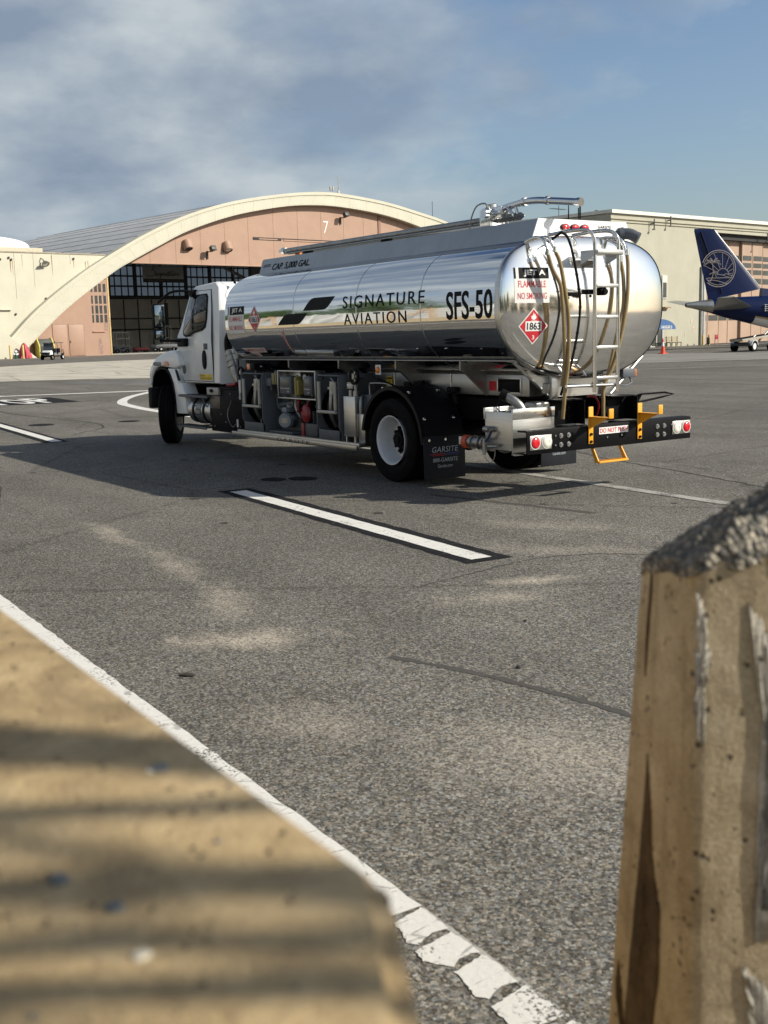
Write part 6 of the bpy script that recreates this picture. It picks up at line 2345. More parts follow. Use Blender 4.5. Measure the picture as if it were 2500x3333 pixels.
circ = lambda r_, a0=0, a1=360, n=72, cx=CXL, cz=CZL: [(cx + r_ * math.cos(R(a0 + (a1 - a0) * i / n)), cz + r_ * math.sin(R(a0 + (a1 - a0) * i / n))) for i in range(n + 1)]
stroke(circ(RL), 0.075)
stroke(circ(RL - 0.15), 0.045)
SX, SZ = 3.05, 5.92
stroke(circ(0.50, 0, 180, 24, SX, SZ), 0.05)
for a in (8, 28, 48, 70, 92, 115, 138, 155):
    pts = []
    for k in range(30):
        r_ = 0.52 + 0.09 * k
        u, v = SX + r_ * math.cos(R(a)), SZ + r_ * math.sin(R(a))
        if math.hypot(u - CXL, v - CZL) < RL - 0.16:
            pts.append((u, v))
    stroke(pts, 0.038)
stroke([(1.7, 5.68), (4.0, 5.68)], 0.045)
stroke([(1.55, 5.74), (1.9, 5.98), (2.15, 6.1), (2.3, 6.18), (2.6, 5.98), (2.9, 5.92), (3.1, 5.9), (3.35, 6.02), (3.65, 5.88), (3.95, 5.82)], 0.045)
stroke([(2.3, 6.18), (2.35, 6.0), (2.5, 5.74)], 0.035)
stroke([(3.1, 5.9), (3.3, 5.78), (3.6, 5.74)], 0.035)
stroke([(1.7, 5.5), (2.3, 5.50), (2.9, 5.36), (3.4, 5.2)], 0.045, 4)
stroke([(1.97, 5.42), (2.15, 5.75), (2.22, 6.2), (2.17, 6.65), (2.2, 6.95)], 0.055, 5)
for tip, mid in (((1.55, 6.8), (1.8, 6.95)), ((1.68, 7.08), (1.95, 7.1)), ((1.95, 7.28), (2.1, 7.15)), ((2.55, 7.26), (2.35, 7.18)), ((2.78, 7.05), (2.5, 7.08)), ((2.85, 6.78), (2.6, 6.93))):
    P = smooth_path([(2.2, 0, 6.95), (mid[0], 0, mid[1]), (tip[0], 0, tip[1])], 5)
    stroke([(p.x, p.z) for p in P], 0.05)
    for p in P[2::2]:
        stroke([(p.x, p.z), (p.x - 0.02 + 0.03 * (p.x - 2.2), p.z - 0.10)], 0.03)
m.build('tail_emblem', LOGO, fin, smooth=False, label='rose grey round emblem of a palm tree, sun and hills')
m = MB()
for x in (6.3, 6.62):
    m.box(x, x + 0.025, -1.28, -1.2, 2.9, 3.45)
for z in (2.92, 3.1, 3.25, 3.42):
    m.box(6.22, 6.72, -1.29, -1.2, z, z + 0.02)
m.build('stencil_marks', DECW, jet, smooth=False)

# ------------------------------------------------------------------ belt loader under the jet
bl = thing('belt_loader', 'white belt loader with an inclined bed on the right edge by the jet', 'belt loader', (39.63, -55.95, 0), R(-82))
m = MB()
m.box(-0.5, 6.5, -0.75, 0.75, 0.38, 0.60, 0.04)
m.prism([(3.4, 0.58), (3.6, 0.85), (5.8, 0.9), (6.4, 0.58)], 'y', -0.75, 0.2, 0.05)
m.build('chassis', M('dark_vehicle_frame', (0.035, 0.036, 0.038), 0.5, 0, 0.2, 2), bl)
M('white_vehicle_paint', (0.70, 0.71, 0.70), 0.4, 0, 0.06, 2)
m = MB()
m.prism([(-1.1, 0.86), (-1.0, 0.70), (7.5, 1.25), (7.5, 1.42)], 'y', -0.5, 0.5, 0.01)
bd_ = m.build('conveyor_bed', M('weathered_bed', (0.36, 0.33, 0.27), 0.7, 0, 0.2, 3), bl)
m = MB()
m.prism([(-1.05, 0.868), (7.5, 1.425), (7.5, 1.44), (-1.05, 0.883)], 'y', -0.42, 0.42)
m.build('belt', RUBBER, bd_)
for x in (0.0, 2.35):
    for s in (1, -1):
        m = MB()
        m.lathe([(-0.12, 0.22), (-0.11, 0.36), (0.11, 0.36), (0.12, 0.22)], (x, s * 0.72, 0.36), (0, 1, 0), 28)
        w_ = m.build('wheel', RUBBER, bl)
        m = MB()
        m.lathe([(s * 0.115, 0.22), (s * 0.10, 0.16), (s * 0.125, 0.06), (s * 0.125, 0)], (x, s * 0.72, 0.36), (0, 1, 0), 24)
        m.build('rim', RIMW, w_)
        m = MB()
        m.prism([(x + p[0], 0.36 + p[1]) for p in arc(0, 0, 0.44, 10, 170, 12)] + [(x + p[0], 0.36 + p[1]) for p in arc(0, 0, 0.40, 170, 10, 12)], 'y', min(s * 0.58, s * 0.86), max(s * 0.58, s * 0.86))
        m.build('mudguard', M('white_vehicle_paint'), bl)
m = MB()
m.cyl((2.0, 0, 0.7), (3.6, 0, 1.6), 0.06, 10)
m.tube([(0.1, -0.3, 0.7), (1.0, -0.3, 1.1)], 0.04, 8)
m.build('lift_ram', STEELD, bl)

# ------------------------------------------------------------------ small things on the right
co = thing('traffic_cone', 'orange traffic cone with a white collar standing on the far taxiway', 'traffic cone', (42.7, -51.19, 0))
m = MB()
m.lathe([(0.04, 0.27), (0.05, 0.17), (0.52, 0.10)], (0, 0, 0), (0, 0, 1), 24)
m.lathe([(0.80, 0.062), (1.05, 0.03), (1.05, 0.0)], (0, 0, 0), (0, 0, 1), 24)
m.box(-0.26, 0.26, -0.26, 0.26, 0.0, 0.05, 0.01)
m.build('body', M('orange_cone_plastic', (0.78, 0.06, 0.02), 0.5, 0, 0.05, 6), co)
m = MB()
m.lathe([(0.52, 0.101), (0.80, 0.063)], (0, 0, 0), (0, 0, 1), 24)
m.build('collar', DECW, co)


def at6(s, d):
    s = -99 + (s + 99) * (1 - d / 60.8)
    v = Vector((63.64, -79.97, 0)) + Vector((math.cos(ROT7), math.sin(ROT7), 0)) * s - Vector((0.989, 0.15, 0)) * d
    return (v.x, v.y, 0)


be = thing('bench', 'pale wooden bench against the cream wall near the blue awning', 'bench', at6(-4.9, 1.0), ROT7)
WOODB = M('weathered_wood', (0.36, 0.31, 0.22), 0.8, 0, 0.2, 4)
m = MB()
for k in range(3):
    m.box(-1.1, 1.1, -0.35 + k * 0.15, -0.23 + k * 0.15, 0.42, 0.46, 0.005)
m.build('seat', WOODB, be)
m = MB()
for k in range(3):
    m.box(-1.1, 1.1, 0.16, 0.2, 0.52 + k * 0.15, 0.63 + k * 0.15, 0.005)
m.build('backrest', WOODB, be)
for x in (-0.9, 0.0, 0.9):
    m = MB()
    m.box(x - 0.04, x + 0.04, -0.34, 0.16, 0.36, 0.42)
    m.box(x - 0.04, x + 0.04, -0.34, -0.26, 0, 0.36)
    m.box(x - 0.04, x + 0.04, 0.1, 0.18, 0, 0.97)
    m.build('leg', WOODB, be)
fs = thing('fire_sign', 'small red sign on a thin post before the salmon doors', 'sign', at6(2.6, 2.0), ROT7)
m = MB()
m.cyl((0, 0, 0), (0, 0, 0.95), 0.03, 8)
m.build('post', REDP, fs)
m = MB()
m.box(0.0, 0.55, -0.03, 0.03, 0.55, 1.0, 0.01)
m.build('panel', M('dull_red_panel', (0.30, 0.02, 0.03), 0.5), fs)
YB = M('dull_yellow_bollard', (0.50, 0.36, 0.10), 0.6, 0, 0.15, 5)
for i, (s_, lab) in enumerate(((0.35, 'short yellow bollard beside the grey downpipe'), (1.5, 'short yellow bollard with a dark box, next to the red sign'))):
    bo = thing('bollard', lab, 'bollard', at6(s_, 1.2), ROT7, 'yellow bollards')
    m = MB()
    m.lathe([(0, 0.1), (0.95, 0.1), (1.0, 0.07), (1.02, 0)], (0, 0, 0), (0, 0, 1), 16)
    m.build('post', YB, bo)
    if i:
        m = MB()
        m.box(-0.25, -0.08, -0.15, 0.15, 0.1, 0.75, 0.02)
        m.build('box', LAMPG, bo)

# ------------------------------------------------------------------ things before the arched hangar


def at7(s, d):
    s = -82 + (s + 82) * (1 - d / 147)
    v = Vector((146.4, -50.25, 0)) + Vector((math.cos(ROT7), math.sin(ROT7), 0)) * s - Vector((0.989, 0.15, 0)) * d
    return (v.x, v.y, 0)


for s_, lab in ((-15.2, 'yellow bollard left of the green hydrant'), (-13.35, 'yellow bollard before the red tarpaulin')):
    bo = thing('bollard', lab, 'bollard', at7(s_, 4.5), ROT7, 'yellow bollards')
    m = MB()
    m.lathe([(0, 0.13), (1.75, 0.13), (1.83, 0.09), (1.85, 0)], (0, 0, 0), (0, 0, 1), 16)
    m.build('post', M('yellow_bollard_paint', (0.62, 0.46, 0.16), 0.6, 0, 0.1, 5), bo)
hy = thing('fire_hydrant', 'green hydrant with a white bonnet between two yellow bollards', 'fire hydrant', at7(-14.4, 4.0), ROT7)
m = MB()
m.lathe([(0, 0.22), (0.08, 0.22), (0.1, 0.15), (0.75, 0.15), (0.8, 0.2), (0.86, 0.2)], (0, 0, 0), (0, 0, 1), 20)
m.build('barrel', M('green_hydrant_paint', (0.012, 0.10, 0.06), 0.45), hy)
m = MB()
m.lathe([(0.86, 0.2), (0.95, 0.19), (1.08, 0.1), (1.1, 0.04), (1.18, 0.04), (1.18, 0)], (0, 0, 0), (0, 0, 1), 20)
m.cyl((-0.32, 0, 0.62), (0.32, 0, 0.62), 0.09, 12)
m.cyl((0, -0.32, 0.6), (0, 0, 0.6), 0.12, 12)
m.build('caps', WHITE, hy)
tp = thing('covered_equipment', 'equipment draped in a red tarpaulin at the foot of the arch', 'tarpaulin', at7(-13.0, 3.2), ROT7)
m = MB()
rnd = random.Random(11)
secs = []
for i in range(9):
    z = 2.05 * i / 8
    ring_ = []
    for j in range(28):
        a = 2 * PI * j / 28
        f_ = (1 - i / 8) ** 0.5
        rad = 0.10 + 0.58 * f_ + 0.13 * math.sin(7 * a + 1.3) * f_ + 0.06 * math.sin(11 * a + 0.9 * i) * f_
        ring_.append((rad * math.cos(a) * 1.15 - 0.15 * i / 8, rad * math.sin(a) * 0.9, max(0.02, z * (1 - 0.14 * max(0, math.sin(2 * a + 0.6))) + 0.05 * math.sin(3 * a))))
    secs.append(ring_)
m.loft(secs)
m.build('tarpaulin', M('red_tarpaulin', (0.44, 0.045, 0.075), 0.55, 0, 0.15, 2, bump=0.3, bs=5, bd=0.05), tp, angle=60)
yb_ = thing('blower_cabinet', 'tall cabinet with yellow rounded sides and dark front behind the utility cart', 'cabinet', at7(-10.3, 1.0), ROT7)
for x in (-1.15, 1.0):
    m = MB()
    m.prism([(-1.0, 0), (0.4, 0), (0.4, 2.65), (-0.3, 2.7)] + [(-1.0, 1.6)], 'x', x, x + 0.18, 0.05, 3)
    m.build('side_panel', M('yellow_cabinet_paint', (0.60, 0.52, 0.12), 0.5, 0, 0.08, 2), yb_)
m = MB()
m.prism([(-0.85, 0.1), (0.35, 0.1), (0.35, 2.5), (-0.35, 2.55), (-0.85, 1.6)], 'x', -0.97, 1.0, 0.03)
m.build('body', M('dark_grey_body', (0.05, 0.055, 0.05), 0.5), yb_)
m = MB()
m.box(-13.6, -12.1, -0.6, -0.1, 0.05, 2.0, 0.02)
m.cyl((-13.0, -0.65, 1.4), (-13.0, -0.65, 0.3), 0.05, 6)
m.box(-13.2, -12.8, -0.68, -0.6, 1.3, 1.7, 0.02)
bx_ = m.build('meter_cupboard', M('brown_cupboard', (0.20, 0.12, 0.075), 0.7, 0, 0.15, 2), h7)

# ------------------------------------------------------------------ six-seat utility cart (local frame: x forward)
uc = thing('utility_cart', 'white fronted six seat utility cart parked before the salmon hangar door', 'utility cart', (119.9, -33.15, 0), R(137))
CARTW = M('white_cart_plastic', (0.74, 0.75, 0.74), 0.35, 0, 0.04, 3)
CARTG = M('grey_cart_panel', (0.20, 0.21, 0.215), 0.5, 0, 0.1, 3)
m = MB()
m.box(-1.75, 1.35, -0.62, 0.62, 0.32, 0.50, 0.03)
m.build('floor_pan', BLACKP, uc)
m = MB()
m.loft([[(0.95, -0.60, 0.55), (0.95, 0.60, 0.55), (0.95, 0.56, 1.10), (0.95, -0.56, 1.10)], [(1.35, -0.60, 0.55), (1.35, 0.60, 0.55), (1.35, 0.54, 1.05), (1.35, -0.54, 1.05)],
        [(1.68, -0.50, 0.60), (1.68, 0.50, 0.60), (1.68, 0.45, 0.90), (1.68, -0.45, 0.90)]])
bmesh.ops.bevel(m.b, geom=m.b.edges[:], offset=0.05, segments=2, affect='EDGES')
m.build('bonnet', CARTW, uc, angle=45)
m = MB()
m.box(1.67, 1.72, -0.28, 0.28, 0.66, 0.86, 0.02)
m.build('grille', BLACKP, uc)
for s in (1, -1):
    m = MB()
    m.box(1.58, 1.70, s * 0.40 - 0.11, s * 0.40 + 0.11, 0.68, 0.86, 0.03)
    m.build('headlight', BLACKP, uc)
    for x in (1.30, -1.45):
        m = MB()
        m.lathe([(-0.12, 0.16), (-0.12, 0.28), (-0.09, 0.31), (0.09, 0.31), (0.12, 0.28), (0.12, 0.16)], (x, s * 0.60, 0.31), (0, 1, 0), 28)
        w_ = m.build('wheel', RUBBER, uc)
        m = MB()
        m.lathe([(s * 0.115, 0.17), (s * 0.08, 0.14), (s * 0.125, 0.05), (s * 0.125, 0)], (x, s * 0.60, 0.31), (0, 1, 0), 20)
        m.build('rim', RIMW if x < 0 else CARTG, w_)
    m = MB()
    for x in (0.35, -0.75):
        m.box(x - 0.35, x + 0.35, s * 0.60 - 0.03, s * 0.60 + 0.03, 0.48, 0.78, 0.03)
    m.build('side_panel', CARTG, uc)
    m = MB()
    for x0, x1 in ((0.95, 0.72), (-0.28, -0.28), (-1.35, -1.35)):
        m.tube([(x0, s * 0.60, 0.8), (x1, s * 0.58, 1.93)], 0.025, 8)
    m.build('roof_post', BLACKM, uc)
m = MB()
m.tube([(1.45, -0.55, 0.42), (1.78, -0.5, 0.45), (1.80, -0.5, 0.62), (1.80, 0.5, 0.62), (1.78, 0.5, 0.45), (1.45, 0.55, 0.42)], 0.035, 8)
m.tube([(1.78, -0.5, 0.45), (1.78, 0.5, 0.45)], 0.045, 8)
for s in (1, -1):
    m.tube(smooth_path([(1.80, s * 0.5, 0.62), (1.78, s * 0.58, 0.85), (1.6, s * 0.60, 0.95)]), 0.03, 8)
m.box(1.5, 1.75, -0.4, 0.4, 0.40, 0.52, 0.04)
m.build('bull_bar', BLACKM, uc)
m = MB()
m.box(-1.85, 0.95, -0.66, 0.66, 1.92, 1.99, 0.03)
m.build('roof', M('dark_grey_roof', (0.045, 0.047, 0.05), 0.5), uc)
m = MB()
m.slab([(1.02, -0.56, 1.08), (1.02, 0.56, 1.08), (0.90, 0.56, 1.46), (0.90, -0.56, 1.46)], (1, 0, 0.3), 0.012)
m.build('windscreen', M('tinted_windscreen', (0.05, 0.062, 0.075), 0.08, 0, 0.05, 2), uc)
m = MB()
m.slab([(0.90, -0.56, 1.47), (0.90, 0.56, 1.47), (0.76, 0.56, 1.90), (0.76, -0.56, 1.90)], (1, 0, 0.3), 0.01)
m.build('windscreen_upper', M('smoke_screen', (0.03, 0.035, 0.042), 0.1, 0, 0.05, 2), uc)
for x in (0.20, -0.90):
    m = MB()
    m.box(x - 0.25, x + 0.25, -0.58, 0.58, 0.72, 0.86, 0.05)
    for s in (1, -1):
        m.box(x - 0.32, x - 0.20, s * 0.29 - 0.24, s * 0.29 + 0.24, 0.86, 1.32, 0.05)
    m.build('seat', M('dark_seat_vinyl', (0.035, 0.037, 0.042), 0.5), uc)
    m = MB()
    for s in (1, -1):
        m.box(x - 0.33, x - 0.195, s * 0.29 - 0.26, s * 0.29 - 0.235, 0.9, 1.28, 0.01)
    m.build('seat_piping', CARTG, uc)
m = MB()
m.box(-2.05, -1.45, -0.58, 0.58, 0.62, 0.72, 0.03)
for s in (1, -1):
    m.tube(smooth_path([(-1.5, s * 0.58, 0.7), (-1.55, s * 0.6, 1.1), (-1.8, s * 0.6, 1.12), (-1.85, s * 0.6, 0.72)]), 0.025, 8)
    m.tube(smooth_path([(-1.85, s * 0.56, 0.6), (-2.1, s * 0.56, 0.9), (-2.2, s * 0.5, 0.8), (-2.15, s * 0.5, 0.5)]), 0.022, 8)
m.build('rear_rack', BLACKM, uc)
m = MB()
m.tube([(0.62, 0.3, 0.95), (0.72, 0.3, 1.1)], 0.02, 6)
m.tube([(0.62 + 0.15 * math.sin(2 * PI * j / 16) * 0.7, 0.3 + 0.17 * math.cos(2 * PI * j / 16), 1.17 + 0.15 * math.sin(2 * PI * j / 16) * 0.7) for j in range(16)], 0.015, 6, closed=True)
m.build('steering_wheel', BLACKP, uc)

gc = thing('golf_cart', 'white golf cart cut off by the left edge of the photograph', 'golf cart', (132.4, -29.2, 0), R(-100))
m = MB()
m.prism([(-1.1, 0.3), (1.0, 0.3), (1.25, 0.45), (1.2, 0.85), (0.75, 1.05), (0.55, 0.55), (-0.2, 0.5), (-0.3, 0.85), (-1.1, 0.85)], 'y', -0.55, 0.55, 0.06, 3)
m.build('body', CARTW, gc, angle=45)
m = MB()
m.box(-1.05, 0.75, -0.6, 0.6, 1.83, 1.92, 0.03)
m.build('roof', CARTW, gc)
for s in (1, -1):
    m = MB()
    m.tube([(0.95, s * 0.52, 0.95), (0.62, s * 0.52, 1.84)], 0.022, 8)
    m.tube([(-0.95, s * 0.52, 0.85), (-0.95, s * 0.52, 1.84)], 0.022, 8)
    m.build('roof_post', M('grey_post', (0.3, 0.3, 0.3), 0.4), gc)
    for x in (0.85, -0.75):
        m = MB()
        m.lathe([(-0.1, 0.13), (-0.1, 0.22), (-0.08, 0.25), (0.08, 0.25), (0.1, 0.22), (0.1, 0.13)], (x, s * 0.5, 0.25), (0, 1, 0), 24)
        w_ = m.build('wheel', RUBBER, gc)
        m = MB()
        m.lathe([(s * 0.098, 0.14), (s * 0.08, 0.11), (s * 0.10, 0.04), (s * 0.10, 0)], (x, s * 0.5, 0.25), (0, 1, 0), 20)
        m.build('rim', CARTG, w_)
m = MB()
m.box(-0.75, -0.25, -0.52, 0.52, 0.82, 0.95, 0.05)
m.box(-0.82, -0.70, -0.52, 0.52, 0.95, 1.32, 0.05)
m.build('seat', M('dark_seat_vinyl'), gc)

# ------------------------------------------------------------------ inside the arched hangar


def in7(s, d):
    return at7(s, -d)


pk = thing('pickup_truck', 'silver crew cab pickup truck parked inside the dark arched hangar', 'pickup truck', in7(9.6, 23), ROT7 + PI)
SILV = M('silver_car_paint', (0.42, 0.43, 0.44), 0.3, 0.3, 0.04, 1, coat=0.4)
m = MB()
m.prism([(-2.9, 0.6), (2.7, 0.6), (2.85, 0.8), (2.85, 1.15), (2.4, 1.28), (1.35, 1.32), (-2.9, 1.32)], 'y', -0.95, 0.95, 0.06, 2)
m.build('body', SILV, pk, angle=45)
m = MB()
m.prism([(-1.0, 1.3), (1.35, 1.3), (0.75, 1.92), (-0.85, 1.95)], 'y', -0.82, 0.82, 0.06, 2)
cb = m.build('cab', SILV, pk, angle=45)
m = MB()
for s in (1, -1):
    m.prism([(-0.85, 1.36), (0.0, 1.36), (0.0, 1.82), (-0.78, 1.84)], 'y', min(s * 0.822, s * 0.828), max(s * 0.822, s * 0.828))
    m.prism([(0.08, 1.36), (1.12, 1.36), (0.68, 1.80), (0.08, 1.82)], 'y', min(s * 0.822, s * 0.828), max(s * 0.822, s * 0.828))
m.build('windows', GLASS, cb)
for x in (1.85, -1.9):
    for s in (1, -1):
        m = MB()
        m.lathe([(-0.13, 0.24), (-0.12, 0.40), (0.12, 0.40), (0.13, 0.24)], (x, s * 0.86, 0.40), (0, 1, 0), 28)
        w_ = m.build('wheel', RUBBER, pk)
        m = MB()
        m.lathe([(s * 0.125, 0.25), (s * 0.1, 0.2), (s * 0.13, 0.06), (s * 0.13, 0)], (x, s * 0.86, 0.40), (0, 1, 0), 20)
        m.build('rim', CHROME, w_)
m = MB()
m.box(-2.99, -2.88, -0.9, 0.9, 0.55, 0.75, 0.03)
m.build('rear_bumper', CHROME, pk)
wb_ = thing('tool_trolley', 'low red tool trolley on the hangar floor left of the pickup', 'trolley', in7(5.0, 22), ROT7)
m = MB()
m.box(-1.3, 1.3, -0.5, 0.5, 0.35, 0.85, 0.03)
m.build('body', REDP, wb_)
m = MB()
for x in (-1.0, 1.0):
    for y in (-0.4, 0.4):
        m.lathe([(-0.05, 0.05), (-0.05, 0.17), (0.05, 0.17), (0.05, 0.05)], (x, y, 0.17), (0, 1, 0), 14)
m.build('wheel', RUBBER, wb_)
m = MB()
m.tube([(-1.3, -0.4, 0.85), (-1.6, -0.4, 1.2), (-1.6, 0.4, 1.2), (-1.3, 0.4, 0.85)], 0.03, 6)
m.build('handle', STEELD, wb_)
for i, (s_, lab) in enumerate(((1.9, 'pale steel stand just inside the hangar opening beside the salmon door'), (9.2, 'tall steel access stand inside the hangar behind the red trolley'))):
    sc_ = thing('access_stand', lab, 'stand', in7(s_, 26 + 4 * i), ROT7, 'steel stands inside the hangar')
    m = MB()
    for x in (-1.2, 0, 1.2):
        for y in (-0.5, 0.5):
            m.cyl((x, y, 0), (x, y, 3.6 + i), 0.05, 6)
    for z in (1.2, 2.4, 3.5 + i):
        m.box(-1.25, 1.25, -0.55, -0.47, z - 0.04, z + 0.04)
        m.box(-1.25, 1.25, 0.47, 0.55, z - 0.04, z + 0.04)
    m.tube([(-1.2, -0.5, 0.2), (1.2, -0.5, 2.4)], 0.04, 6)
    m.build('frame', M('pale_steel_frame', (0.40, 0.40, 0.38), 0.5), sc_)
    m = MB()
    m.box(-1.2, 1.2, -0.47, 0.47, 2.42, 2.48)
    m.build('deck', WOODB, sc_)
for i, (s_, d_, lab) in enumerate(((1.6, 19, 'dark tow tractor just inside the hangar opening'),)):
    tt = thing('tow_tractor', lab, 'tow tractor', in7(s_, d_), ROT7)
    m = MB()
    m.prism([(-1.4, 0.35), (1.5, 0.35), (1.5, 0.85), (0.5, 0.95), (0.3, 0.7), (-0.5, 0.7), (-0.6, 1.1), (-1.4, 1.1)], 'y', -0.7, 0.7, 0.05, 2)
    m.build('body', M('dark_blue_tractor', (0.02, 0.025, 0.04), 0.4), tt)
    for x in (-0.9, 0.95):
        for s in (1, -1):
            m = MB()
            m.lathe([(-0.12, 0.2), (-0.12, 0.36), (0.12, 0.36), (0.12, 0.2)], (x, s * 0.68, 0.36), (0, 1, 0), 20)
            m.build('wheel', RUBBER, tt)

# ================================================================== concrete barriers near the camera


def concrete_block_mat(name, base, dark, light, mott=1.0, pits=1.0):
    m, t, b = new_mat(name)
    vec = t.coord()
    a = t.noise(vec, 11, 8, 0.68, 0.4)
    col = t.ramp(a, [(0.30, dark), (0.5, base), (0.68, light)])
    blot = t.noise(vec, 4.2, 6, 0.7, 0.6)
    col = t.mix(t.math('MULTIPLY', t.ramp(blot, [(0.50, 0.0), (0.66, 1.0)]), 0.55 * mott), col, tuple(c * 0.48 for c in base))
    st_ = t.noise(t.coord((26, 26, 1.6)), 1.0, 6, 0.6)
    col = t.mix(t.math('MULTIPLY', t.ramp(st_, [(0.5, 0.0), (0.72, 1.0)]), 0.42), col, tuple(c * 0.42 for c in base))
    pit = t.voronoi(vec, 62, out='Distance', rnd=1.0)
    pn = t.noise(vec, 24, 2, 0.5)
    pm = t.math('MULTIPLY', t.ramp(pit, [(0.14, 1.0), (0.26, 0.0)]), t.ramp(pn, [(0.52, 0.0), (0.57, 1.0)]))
    col = t.mix(t.math('MULTIPLY', pm, 0.8 * pits), col, (0.055, 0.042, 0.028))
    gr = t.noise(vec, 240, 3, 0.7)
    col = t.mix(1.0, col, t.ramp(gr, [(0.3, 1 - 0.26 * pits), (0.7, 1 + 0.22 * pits)]), 'MULTIPLY')
    t.put(b.inputs['Base Color'], col)
    b.inputs['Roughness'].default_value = 0.88
    b.inputs['Specular IOR Level'].default_value = 0.25
    h = t.math('SUBTRACT', t.math('ADD', t.math('MULTIPLY', a, 0.9), t.math('MULTIPLY', gr, 0.3)), t.math('MULTIPLY', pm, 0.8))
    t.put(b.inputs['Normal'], t.bump(h, 0.9, 0.008))
    return m


CONC = concrete_block_mat('tan_concrete', (0.50, 0.365, 0.195), (0.31, 0.22, 0.115), (0.62, 0.47, 0.27), 1.35, 0.25)
CONC2 = concrete_block_mat('dull_tan_concrete', (0.49, 0.395, 0.255), (0.34, 0.265, 0.16), (0.62, 0.52, 0.36), 0.6)  # less saturated concrete for the right block and the mirrored row
ROUGHC = concrete_block_mat('broken_concrete', (0.17, 0.165, 0.15), (0.065, 0.062, 0.06), (0.38, 0.36, 0.32))
STONE = M('bluish_aggregate', (0.11, 0.12, 0.122), 0.6, 0, 0.2, 60)
STONEW = M('pale_aggregate', (0.62, 0.56, 0.44), 0.7, 0, 0.1, 60)

ZT = 1.50
BARLAB = 'tan concrete barrier of the sunlit row mirrored in the tank side'


def barrier(x0, x1, label, group, ragged=False, ZT=1.50):
    o_ = Vector(((x0 + x1) / 2, 8.9, 0))
    t_ = thing('concrete_barrier', label, 'barrier', o_, 0, group)
    if ragged:
        top = [(x0, 8.585), (x0 - 0.015, 8.588), (x0 - 0.235, 8.706), (x0 - 0.26, 9.30), (x1, 9.30), (x1, 8.53), (-9.5, 8.560)]
        bot = [(x0 + 0.01, 8.565), (x0 - 0.01, 8.568), (x0 - 0.245, 8.69), (x0 - 0.28, 9.36), (x1, 9.36), (x1, 8.48), (-9.5, 8.535)]
    else:
        top = [(x0, 8.54), (x0, 9.30), (x1, 9.30), (x1, 8.54)]
        bot = [(x0, 8.49), (x0, 9.36), (x1, 9.36), (x1, 8.49)]
    m = MB()
    m.loft([[(x - o_.x, y - o_.y, 0) for x, y in bot], [(x - o_.x, y - o_.y, ZT) for x, y in top]])
    bmesh.ops.bevel(m.b, geom=[e for e in m.b.edges], offset=0.014, segments=3, affect='EDGES')
    m.build('block', CONC if ragged else CONC2, t_, angle=50)
    return t_, o_


lb_, O = barrier(-10.75, -7.55, 'sunlit concrete barrier top with streaky shadows, lower left and out of focus', 'concrete barriers', True)
rnd = random.Random(21)
for k in range(34):
    sx, sy = rnd.uniform(-10.8, -9.6), rnd.uniform(8.62, 8.95)
    r_ = rnd.uniform(0.003, 0.011)
    m = MB()
    ring0 = [(sx + r_ * math.cos(2 * PI * j / 9) * rnd.uniform(0.7, 1.2) - O.x, sy + r_ * math.sin(2 * PI * j / 9) * rnd.uniform(0.7, 1.2) - O.y, ZT - 0.002) for j in range(9)]
    m.loft([ring0, [(0.6 * (x - sx + O.x) + sx - O.x, 0.6 * (y - sy + O.y) + sy - O.y, ZT + r_ * 0.25) for x, y, z in ring0]])
    m.build('aggregate', STONE if rnd.random() < 0.65 else STONEW, lb_)
for k in range(9):
    barrier(-7.5 + 3.05 * k, -4.5 + 3.05 * k, BARLAB, 'concrete barriers mirrored in the tank', ZT=0.82)

# right block: an upright concrete end with a chamfer, a recessed key slot and a broken top
rb_ = thing('concrete_barrier', 'tan concrete barrier end with a broken grey top, at the right edge', 'barrier', (-10.3, 7.6, 0), 0, 'concrete barriers')
O = Vector((-10.3, 7.6, 0))


from mathutils import noise as mnoise


def rnoise(x, y, z):
    p = Vector((x, y, z * 0.3))
    a = mnoise.noise(p * 24)
    c = mnoise.voronoi(p * 55)[0][0]
    d = mnoise.noise(p * 130)
    e = mnoise.voronoi(p * 22)[0][0]
    return 0.8 * a + 0.5 * (0.45 - c) + 0.3 * d + 0.6 * (0.4 - e)


def pebble_mat():
    m, t, b = new_mat('pebbly_broken_concrete')
    vec = t.coord()
    v = t.voronoi(vec, 120, out='Color')
    sx_ = t.node('ShaderNodeSeparateXYZ')
    t.put(sx_.inputs[0], v)
    d = t.voronoi(vec, 120)
    n = t.noise(vec, 22, 5, 0.65)
    g = t.math('ADD', t.math('MULTIPLY', sx_.outputs[0], 0.55), t.math('MULTIPLY', n, 0.45))
    col = t.ramp(g, [(0.25, (0.07, 0.07, 0.07)), (0.45, (0.21, 0.195, 0.165)), (0.62, (0.36, 0.315, 0.24)), (0.80, (0.56, 0.50, 0.40))])
    col = t.mix(t.ramp(d, [(0.3, 0.0), (0.65, 0.6)]), col, (0.12, 0.11, 0.09))
    t.put(b.inputs['Base Color'], col)
    b.inputs['Roughness'].default_value = 0.9
    h = t.math('SUBTRACT', t.math('MULTIPLY', n, 0.5), t.math('MULTIPLY', d, 0.8))
    t.put(b.inputs['Normal'], t.bump(h, 1.0, 0.012))
    return m


# plan of the block (top level), points run round it; side A-B is the left face, B-C the face towards the camera
PL = [(-10.216, 7.80), (-10.385, 7.90), (-10.395, 7.898), (-10.90, 7.315), (-10.6, 6.95), (-10.02, 7.05)]


def plan(z):
    k = (1.50 - z) * 0.068
    out = []
    for i, (x, y) in enumerate(PL):
        if i == 0:
            x, y = x + k, y + k * 0.2
        elif i == 5:
            x += k
        out.append((x - O.x, y - O.y))
    return out


